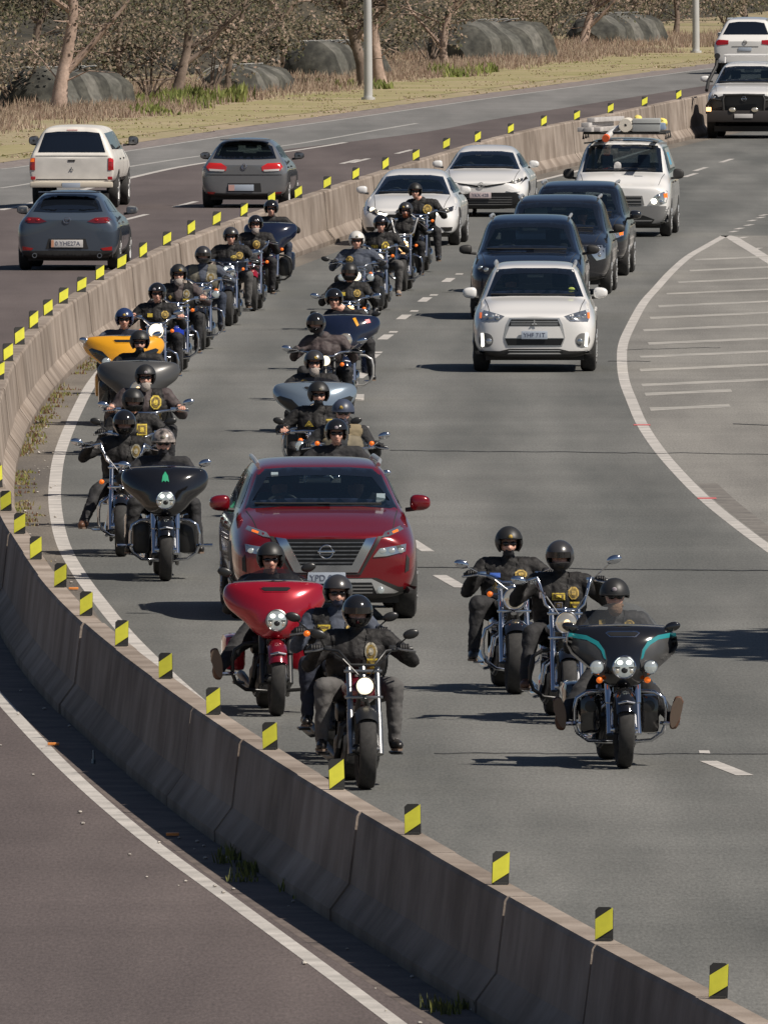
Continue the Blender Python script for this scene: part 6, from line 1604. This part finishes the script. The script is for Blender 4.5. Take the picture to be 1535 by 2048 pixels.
ring_logo((0, by(0, .90) + .012, .90), .05, t, M_CHROME, 'wing', 1.25)
MB().box(-.55, .55, 3.72, 3.95, 1.375, 1.40, bev=.012).build('spoiler', M_CSTEEL, t)

PG = dict(L=4.2, W=.895, H=1.475, hf=.78, cowl=(1.15, .99), head=(1.9, 1.38), rhead=(3.7, 1.41), rglass=(4.0, 1.03), belt=.97, wb=.78, wt=.585, zt=1.37, wbase=2.58, z0=.19, tail=.99, yf=.85, mirror=M_SATBLK, mpos=(1.6, 1.05, 1.02), rs=(.87, .955),
          rw=[(-.66, 1.03), (-.53, 1.355), (-.3, 1.375), (.3, 1.375), (.53, 1.355), (.66, 1.03), (.3, 1.015), (-.3, 1.015)], rgl=mat('rear_glass', (.004, .006, .008), .04, alpha=(.55, (.55, .68, .62))))
t, bvh, fy, by = car((488, 416), PG, 'grey hatchback with bright red tail lights on the opposite side', M_CGREY, front=False, wheel_r=.33)
for s_ in (-1, 1):
    o = conform_panel('tail_light', [(s_ * .36, .86), (s_ * .48, .935), (s_ * .74, .945), (s_ * .80, .86), (s_ * .74, .78), (s_ * .38, .775)], 'B', bvh, M_TAILL, t, .009)
    conform_panel('lens', [(s_ * .40, .80), (s_ * .74, .82), (s_ * .72, .775), (s_ * .42, .765)], 'B', bvh, M_PLATEW, o, .014)
    conform_panel('reflector', [(s_ * .60, .33), (s_ * .78, .34), (s_ * .78, .29), (s_ * .62, .29)], 'B', bvh, M_TAILR, t, .008)
conform_panel('lower_bumper', [(-.82, .31), (.82, .31), (.78, .19), (-.78, .19)], 'B', bvh, M_PLAST, t, .007)
conform_panel('bumper_line', [(-.78, .70), (.78, .70), (.78, .685), (-.78, .685)], 'B', bvh, M_PLAST, t, .004, .15)
conform_panel('plate_recess', [(-.34, .52), (.34, .52), (.36, .34), (-.36, .34)], 'B', bvh, M_PLAST, t, .004)
po = MB().box(-.20, .33, by(0, .42) + .006, by(0, .42) + .018, .36, .49, bev=.004).build('number_plate', M_PLATE, t); MB().box(.20, .325, by(0, .42) + .016, by(0, .42) + .021, .365, .485).build('plate_sticker', M_PLATEP, po)
ring_logo((0, by(0, .86) + .012, .865), .055, t, M_CHROME, 'w')
MB().box(-.52, .52, 3.66, 3.86, 1.405, 1.43, bev=.012).build('spoiler', M_CGREY, t)
conform_panel('brake_light', [(-.14, 1.40), (.14, 1.40), (.14, 1.385), (-.14, 1.385)], 'B', bvh, M_TAILD, t, .02)

PT = dict(SUV, L=4.80, W=.96, H=1.74, hf=.92, cowl=(1.3, 1.12), head=(2.1, 1.60), rhead=(4.2, 1.64), rglass=(4.62, 1.14), belt=1.06, wb=.86, wt=.66, zt=1.63, wbase=2.9, z0=.24, tail=1.08, rails=M_SILV, rs=(.88, .96), rgl=M_GLASSD)
t, bvh, fy, by = car((1489, 148), PT, 'white SUV with red tail lights driving away at the top right corner', M_WHITE, front=False, wheel_r=.37, dark=True, sc=1.08)
for s_ in (-1, 1): conform_panel('tail_light', [(s_ * .50, 1.02), (s_ * .86, 1.04), (s_ * .90, .92), (s_ * .84, .86), (s_ * .50, .90)], 'B', bvh, M_TAILR, t, .010)
conform_panel('chrome_strip', [(-.40, .84), (.40, .84), (.40, .82), (-.40, .82)], 'B', bvh, M_PLASG, t, .008)
po = MB().box(-.20, .20, by(0, .74) + .006, by(0, .74) + .018, .70, .80, bev=.004).build('number_plate', M_PLATE, t)
ring_logo((0, by(0, .95) + .012, .96), .06, t, M_STEEL, 'w')
# ---------------------------------------------------------------- the convoy of motorcycles
ZMIN[0] = 0.0
def fr(px, py):
    c = G(px, py); return c, -math.atan(hdg(c.y))


VP = [(.105, -.09, .085, .10, M_GOLD, 's'), (.105, -.22, .085, .07, M_GOLD, 's')]
VP2 = [(.11, -.08, .09, .095, M_GOLD, 's'), (-.10, -.09, .07, .05, M_YELP, 'q'), (.11, -.20, .08, .05, M_GRNP, 'q')]
VP3 = [(.115, -.07, .085, .11, M_GRNP, 'o'), (.115, -.21, .10, .13, M_YELP, 'q'), (-.12, -.12, .05, .06, M_GOLD, 'd')]
VP4 = [(-.11, -.13, .10, .08, M_YELP, 't'), (.12, -.13, .07, .12, M_YELP, 'q')]
TH = ((-.36, .60, 1.06), (.36, .60, 1.06)); CF = ((-.28, .70, .29), (.28, .70, .29)); FF = ((-.33, .42, .30), (.33, .42, .30))


def pair(px, py, mlabel, rlabel, bk={}, rd={}, dz=0, rot=0.0, sc=1.0, lean=0.0):
    c, rz = fr(px, py); rz += rot
    hands = bk.get('hands') or TH
    m = bike(c, rz, mlabel, **{**bk, 'hands': hands}); m.rotation_euler.y = lean; m.scale = (sc,) * 3
    if rlabel:
        r = rider(c, rz, rlabel, hands, rd.pop('feet', CF), **rd); r.rotation_euler.y = lean; r.scale = (sc,) * 3
    return m


emb_tr = lambda cx, cz, s: [(cx, cz + s), (cx + s * .5, cz + s * .2), (cx + s * .7, cz - s), (cx + s * .25, cz - s * .7), (cx, cz - s * 1.0), (cx - s * .25, cz - s * .7), (cx - s * .7, cz - s), (cx - s * .5, cz + s * .2)]

# right hand group
pair(1247, 1537, 'black touring motorcycle with teal flashes on its fairing, leading on the right', 'person with black half helmet, sunglasses and brown beard on the black and teal touring motorcycle',
     dict(st='bat', lens=M_LED, aux=True, vent=True, two_tone=True, crash=(M_CHROME, .385), lowers=True, bags=True, pegs=True, screen=(.20, M_WSCRC), mirror=M_GLBLK, mirror_pos=((-.43, .30, 1.17), (.43, .30, 1.17)), fender=M_GLBLK),
     dict(helm='half', beard=M_BEARDB, patches=[(.12, -.035, .075, .07, M_GOLD, 's'), (-.11, -.04, .05, .09, M_GOLD, 'q')] + VP[1:], feet=((-.50, .30, .42), (.45, .30, .42)), soles=True, boots=M_BOOTB, pants=M_CLOTH, headz=-.01, sh=(1.0, 1.20)), sc=1.0)
pair(1134, 1447, 'black motorcycle with tall chrome ape hanger handlebars, between two others on the right', 'person with black full face helmet and yellow lettered shirt holding tall chrome handlebars',
     dict(bars='ape', hands=((-.37, .56, 1.22), (.33, .56, 1.23)), lens=M_LAMPMID, ind=False, mirror=M_CHROME, hl_z=.88, mirror_pos=((-.40, .42, 1.24), (.44, .42, 1.42)), crash=(M_SATBLK, .30)),
     dict(helm='full', glass=False, hmat=M_HELM, patches=[(.115, -.10, .085, .10, M_GOLD, 's'), (.125, -.24, .085, .12, M_YELP, 'q'), (-.02, -.13, .11, .06, M_YELP, 'q'), (-.02, -.21, .07, .06, M_WHP, 'q'), (-.16, -.12, .05, .05, M_WHP, 'q')], feet=((-.33, .50, .29), (.33, .50, .29)), boots=M_BOOTB, scarf=M_SCARF, sh=(.98, 1.21)), sc=1.0)
pair(1030, 1388, 'black cruiser with chrome forks at the rear of the right hand group', 'person with black open helmet and black scarf at the rear of the right hand group',
     dict(hands=((-.36, .62, 1.06), (.34, .62, 1.06)), lens=M_LAMPMID, crash=(M_CHROME, .27), mirror_pos=((-.46, .5, 1.16), (.44, .5, 1.16)), tyre_w=.17, lamp_r=.10, screen=(.12, M_WSCRC)),
     dict(helm='open', scarf=M_SCARF, patches=[(.105, -.07, .10, .07, M_GOLD, 's'), (-.13, -.20, .06, .10, M_GOLD, 'd'), (.12, -.23, .10, .08, M_GOLD, 's'), (-.13, -.08, .09, .04, M_BLUP, 'q')], feet=((-.34, .62, .29), (.32, .62, .29)), big=1.2, hip=(1.12, .69), sh=(.98, 1.125)), sc=1.0)
# left hand lead group
pair(731, 1579, 'black cruiser with its round headlight lit, nearest the barrier at the front of the convoy', 'person with black modular helmet and leather jacket leading the convoy beside the barrier',
     dict(paint=M_GLBLK, fork=M_STEEL, bar_m=M_SATBLK, lens=M_LAMPON, hands=((-.37, .60, 1.12), (.36, .60, 1.12)), mirror=M_SATBLK, ind=False, exh=M_DARKM, mirror_pos=((-.36, .42, 1.25), (.40, .42, 1.25)), tyre_w=.145, hl_z=.84, shell=M_SATBLK, fender=M_SATBLK, tank=M_REDD, lamp_r=.074),
     dict(helm='full', hmat=M_HELG, glass=False, scarf=M_SCARF, pants=M_GREYP, patches=[(.105, -.10, .09, .13, M_GRNP, 'o'), (.115, -.22, .09, .12, M_YELP, 'q')], feet=((-.31, .66, .30), (.29, .66, .30)), big=1.2), sc=1.0)
pair(690, 1528, 'black motorcycle half hidden behind the leading cruiser', 'person with black open helmet, dark scarf and blue jeans behind the leading rider',
     dict(paint=M_SATBLK, fork=M_DARKM, lens=M_LAMPMID, hands=((-.34, .60, 1.08), (.36, .60, 1.08)), mirror=M_SATBLK, ind='bars', exh=M_DARKM, bar_m=M_SATBLK),
     dict(helm='open', scarf=M_SCARFB, pants=M_JEAN2, jacket=M_BLUEJ, patches=[(-.12, -.12, .10, .12, M_YELP, 'q'), (.11, -.1, .08, .1, M_GOLD, 's')], feet=((-.27, .66, .30), (.27, .66, .30))), sc=1.0)
pair(553, 1432, 'glossy red touring motorcycle with batwing fairing in front of the red car', 'person with matt black open helmet and sunglasses on the red touring motorcycle',
     dict(st='bat', paint=M_RED, fender=M_REDD, fork=M_SATBLK, lens=M_LED, shell=M_STEEL, vent=True, crash=(M_SATBLK, .37), screen=(.12, M_WSCR), mirror=M_SATBLK, mirror_pos=((-.44, .34, 1.26), (.30, .34, 1.30)), bags=True, exh=M_DARKM, ind=False, pegs=True),
     dict(helm='open', hmat=M_HELM, patches=[(.13, -.03, .07, .06, M_GOLD, 's'), (-.12, -.03, .08, .05, M_WHP, 'q')], feet=((-.50, .32, .42), (.40, .55, .30)), soles=True, boots=M_BOOTB, sh=(1.0, 1.14)), sc=1.0)
# left column
pair(331, 1162, 'black touring motorcycle with a green emblem on its batwing fairing', 'person with patterned black helmet, dark goggles and black hood on the green emblem motorcycle',
     dict(st='bat', lens=M_LED, crash=(M_CHROME, .36), emblem=[(emb_tr(0, 1.085, .055), M_GREEN)], bags=True, lowers=M_SATBLK, aux=False, mirror_pos=((-.42, .34, 1.20), (.42, .34, 1.22)), fender=M_GLBLK, ind=False, fsc=.95, pegs=True),
     dict(helm='half', hmat=M_HELP, vest=False, jacket=M_CLOTH, scarf=M_SCARF, sh=(1.0, 1.20), feet=((-.36, .62, .28), (.36, .62, .28))), sc=1.0)
pair(243, 1113, 'black chopper with chrome forks and high bars beside the white edge line', 'person with glossy full face helmet and dark scarf on the chopper beside the edge line',
     dict(bars='ape', hands=((-.38, .58, 1.17), (.36, .58, 1.14)), lens=M_LAMPON, lamp_r=.055, hl_z=.83, mirror_pos=((-.50, .5, 1.22), (.45, .5, 1.22)), crash=(M_CHROME, .26)),
     dict(helm='full', hmat=M_HELG, glass=False, scarf=M_SCARF, patches=[(.13, -.08, .09, .13, M_GRNP, 'o'), (.15, -.23, .09, .14, M_WHP, 's')], feet=((-.42, .40, .30), (.36, .40, .30)), boots=M_BOOTB), sc=1.0, rot=-.05)
pair(268, 1058, 'motorcycle hidden behind the chopper with high bars', 'person with black full face helmet and yellow chest patches behind the chopper rider',
     dict(lens=M_LAMPMID, mirror=M_SATBLK), dict(helm='full', glass=False, patches=[(.10, -.10, .11, .12, M_YELP, 'q'), (.09, -.24, .10, .13, M_YELP, 's')]))
pair(292, 998, 'motorcycle with amber lit headlight and long chrome mirrors in the left column', 'person with grey beard and brown jacket in front of the matt grey fairing',
     dict(lens=M_LAMPAMB, hands=((-.42, .62, 1.03), (.42, .62, 1.03)), mirror_pos=((-.50, .5, 1.09), (.50, .5, 1.12)), ind=False),
     dict(helm='open', beard=M_BEARDG, jacket=M_BROWNJ, patches=[(.12, -.08, .12, .15, M_YELP, 's'), (.13, -.24, .12, .10, M_GRNP, 'q')], big=1.28, glove=M_SKIN))
pair(276, 912, 'touring motorcycle with matt grey fairing in the left column', 'person with black open helmet behind the matt grey fairing',
     dict(st='bat', paint=M_MATGR, fsc=1.08, lens=M_LAMPMID, mirror=None, bags=M_SATBLK, lowers=M_SATBLK, crash=(M_DARKM, .42), ind=False, screen=(.06, M_WSCR)), dict(helm='open', sh=(1.0, 1.19), vest=False, scarf=M_SCARF), rot=-.02)
pair(247, 852, 'yellow and black touring motorcycle next to the barrier', 'person with blue and white striped helmet on the yellow motorcycle',
     dict(st='bat', paint=M_YELL, stripe=M_GLBLK, fsc=1.12, lens=M_LAMPMID, aux=True, vent=True, bags=M_YELL, lowers=M_GLBLK, screen=(.09, M_WSCR), mirror_pos=((-.52, .34, 1.12), (.44, .34, 1.2)), fender=M_GLBLK), dict(helm='open', hmat=M_HELB, sh=(1.0, 1.17), jacket=M_BLUEJ, vest=False))
pair(312, 792, 'chrome cruiser with a bright headlight just behind the yellow motorcycle', 'person with black helmet and gold patch right behind the yellow motorcycle rider',
     dict(lens=M_LAMPON, lamp_r=.11, hl_z=.90, hands=((-.33, .60, 1.08), (.33, .60, 1.08)), crash=(M_CHROME, .3), mirror_pos=((-.40, .5, 1.15), (.3, .5, 1.15))), dict(helm='open', patches=VP2, glove=M_SKIN))
pair(354, 745, 'blue cruiser with bright blue front fender and wide chrome forks', 'person with long grey beard and black helmet on the blue cruiser',
     dict(paint=M_NAVY, fender=M_BLUE, tyre_w=.17, lens=M_LAMPMID, fork_x=.14, crash=(M_CHROME, .3), hands=((-.30, .60, 1.06), (.36, .60, 1.06)), ind=True), dict(helm='open', beard=M_BEARDG, patches=VP3, jacket=M_BROWNJ, glove=M_SKIN))
pair(402, 700, 'chrome cruiser with a round side lamp behind the blue cruiser', 'person with black full face helmet and pale denim vest behind the blue cruiser',
     dict(lens=M_LAMPMID, aux=True, crash=(M_CHROME, .33), fork_x=.13), dict(helm='full', glass=False, hmat=M_HELM, jacket=M_BLUEJ, vest=mat('vest_denim', (.14, .13, .10), .85), pants=M_JEAN, scarf=M_SCARFB, patches=[(.12, -.12, .12, .15, M_GRNP, 's')]))
pair(457, 652, 'black cruiser with dim round headlight in front of the red motorcycle', 'person with black helmet leaning over the black cruiser, two gold patches',
     dict(lens=M_LED, paint=M_GLBLK, fork=M_CHROME, lamp_r=.10, hands=((-.36, .60, 1.02), (.36, .60, 1.02)), screen=(.20, M_WSCR), ind=True), dict(helm='open', patches=[(.05, -.13, .08, .08, M_YELP, 's'), (.14, -.09, .10, .10, M_GOLD, 'o')], pants=M_GREYP))
pair(506, 622, 'red motorcycle with chrome forks squeezed between two black motorcycles', 'person with beard and black helmet on the red motorcycle between the black ones',
     dict(paint=M_RED, lens=M_LAMPON, lamp_r=.06, bars='ape', hands=((-.30, .58, 1.06), (.30, .58, 1.10)), mirror=None), dict(helm='open', beard=M_BEARDG, patches=[(.02, -.12, .10, .12, M_GOLD, 'o')]))
pair(540, 585, 'rearmost motorcycle of the left column with glossy dark fairing', 'person with black helmet at the rear of the left column',
     dict(st='bat', paint=M_NAVY, lens=M_LAMPON, bags=True, tyre_w=.16, lowers=M_SATBLK, screen=(.05, M_WSCR), mirror=None, fork=M_CHROME, crash=(M_DARKM, .36)), dict(helm='open', sh=(1.0, 1.20), vest=False, pants=M_JEAN), rot=.03)
# right column
pair(838, 545, 'motorcycle right in front of the white sedan', 'person with black helmet sitting high in front of the white sedan',
     dict(lens=M_LAMPMID, mirror=None), dict(helm='open', hmat=M_HELM, patches=[(.10, -.10, .13, .14, M_GOLD, 'o')], feet=((-.31, .70, .28), (.30, .60, .20)), headx=-.12), sc=1.02)
pair(806, 582, 'motorcycle with pale curved ape hanger bars ahead of the white sedan', 'person with small black helmet and orange face scarf between curved ape hanger bars',
     dict(bars='ape', hands=((-.25, .58, 1.24), (.27, .58, 1.24)), bar_m=mat('bar_pale', (.55, .54, .52), .3, .5), lens=M_LAMPAMB, fender=M_GLBLK, mirror=M_CHROME, crash=(M_CHROME, .32), hl_z=.78, mirror_pos=((-.3, .5, 1.2), (.45, .5, 1.05))), dict(helm='open', glass=True, scarf=mat('scarf_orange', (.35, .10, .04), .9), patches=VP[1:], jacket=M_LEATH), sc=.97)
pair(757, 622, 'dark motorcycle behind the rider with the white helmet', 'person with shiny black helmet, grey jeans and pale boots beside the white helmet rider',
     dict(lens=M_LAMPON, lamp_r=.075, tank=M_NAVY, mirror=None), dict(helm='open', hmat=M_HELG, patches=[(.08, -.16, .11, .16, M_YELP, 's'), (-.10, -.16, .10, .06, M_YELP, 'q')], pants=M_GREYP, feet=((-.28, .70, .28), (.29, .75, .24)), boots=mat('boot_pale', (.32, .24, .18), .8)))
pair(712, 662, 'chrome cruiser with three lamps ridden under the white helmet', 'person with white open helmet and sunglasses in the middle column',
     dict(aux=True, lens=M_LAMPON, lamp_r=.08, screen=(.22, M_WSCRC), mirror=M_SATBLK, crash=(M_CHROME, .3), paint=M_SATBLK, mirror_pos=((-.50, .5, 1.12), (.4, .5, 1.05)), bags=M_SATBLK), dict(helm='open', hmat=M_HELW, jacket=M_BLUEJ, vest=False, patches=[(-.13, -.09, .10, .10, M_GOLD, 'o')], headx=-.02), lean=-.0)
pair(697, 742, 'motorcycle with dim chrome headlight and orange indicators, red sticker below', 'person with visored black helmet behind the navy fairing',
     dict(lens=M_LAMPAMB, aux=True, crash=(M_CHROME, .34), mirror_pos=((-.50, .5, 1.08), (.4, .5, 1.08)), fork_x=.13), dict(helm='full', glass=False, hmat=M_HELM, patches=VP2))
pair(690, 803, 'navy touring motorcycle with red and yellow stickers on its fairing', 'person with black helmet low behind the navy fairing with stickers',
     dict(st='bat', paint=M_NAVY, fsc=1.0, lens=M_LAMPMID, crash=(mat('bar_pale', (.55, .54, .52), .3, .5), .38), emblem=[([(.27, 1.12), (.33, 1.13), (.35, 1.08), (.29, 1.07)], M_EMBR), ([(.10, 1.14), (.14, 1.15), (.19, 1.05), (.16, 1.03)], M_YELL)], bags=True, mirror=M_SATBLK, ind=False),
     dict(helm='open', hmat=M_HELG, sh=(1.0, 1.17), vest=False, headx=-.16, feet=((-.31, .72, .29), (.36, .70, .28))), rot=.0)
pair(650, 868, 'black cruiser with lit headlight and chrome mirrors spread wide', 'person with glossy full face helmet left of the navy touring motorcycle',
     dict(lens=M_LAMPON, lamp_r=.07, hl_z=.95, hands=((-.40, .60, 1.06), (.40, .60, 1.06)), mirror_pos=((-.50, .5, 1.10), (.48, .5, 1.20)), crash=(M_DARKM, .36), bags=True, fork=M_DARKM), dict(helm='full', hmat=M_HELG, glass=False, jacket=M_BROWNJ, vest=False, headx=-.12, scarf=M_SCARF))
pair(630, 962, 'touring motorcycle with silver blue batwing fairing', 'person with grey goatee and patched vest behind the silver blue fairing',
     dict(st='bat', paint=M_SILB, stripe=M_SATBLK, fsc=1.06, lens=M_LAMPMID, vent=True, bags=True, lowers=M_SATBLK, crash=(M_CHROME, .38), ind=False, mirror=None), dict(helm='open', beard=M_BEARDG, patches=[(-.12, -.07, .12, .14, M_GOLD, 'o'), (.12, -.08, .12, .12, M_GOLD, 's')], jacket=M_CLOTH), rot=.0)
pair(640, 1040, 'dark motorcycle with twin amber glints behind the red car', 'person with matt black helmet and two yellow patches behind the red car',
     dict(lens=M_LAMPMID, hands=((-.40, .60, .98), (.36, .60, .98)), mirror=M_SATBLK, crash=(M_CHROME, .38), ind=True, aux=True), dict(helm='open', hmat=M_HELM, scarf=M_SCARF, patches=VP4, glove=M_SKIN))
pair(690, 1085, 'motorcycle mostly hidden, right hand one behind the red car roof', 'person with slate blue helmet and face scarf behind the red car',
     dict(lens=M_LAMPMID, hands=((-.38, .60, 1.03), (.40, .60, 1.03)), mirror_pos=((-.3, .5, 1.05), (.44, .5, 1.16)), ind='bars', screen=(.3, M_WSCRC)), dict(helm='half', hmat=M_HELS, scarf=M_SCARFB, vest=mat('vest_tan', (.25, .20, .12), .85), jacket=M_CLOTH))
pair(678, 1135, 'motorcycle hidden right behind the red car, only its bars showing', 'person with glossy open helmet and bare face just above the red car roof',
     dict(lens=M_LAMPMID, hands=((-.36, .60, 1.10), (.36, .60, 1.06)), ind='bars', mirror_pos=((-.44, .5, 1.10), (.5, .5, .98))), dict(helm='open', hmat=M_HELG, vest=False, jacket=M_CLOTH))
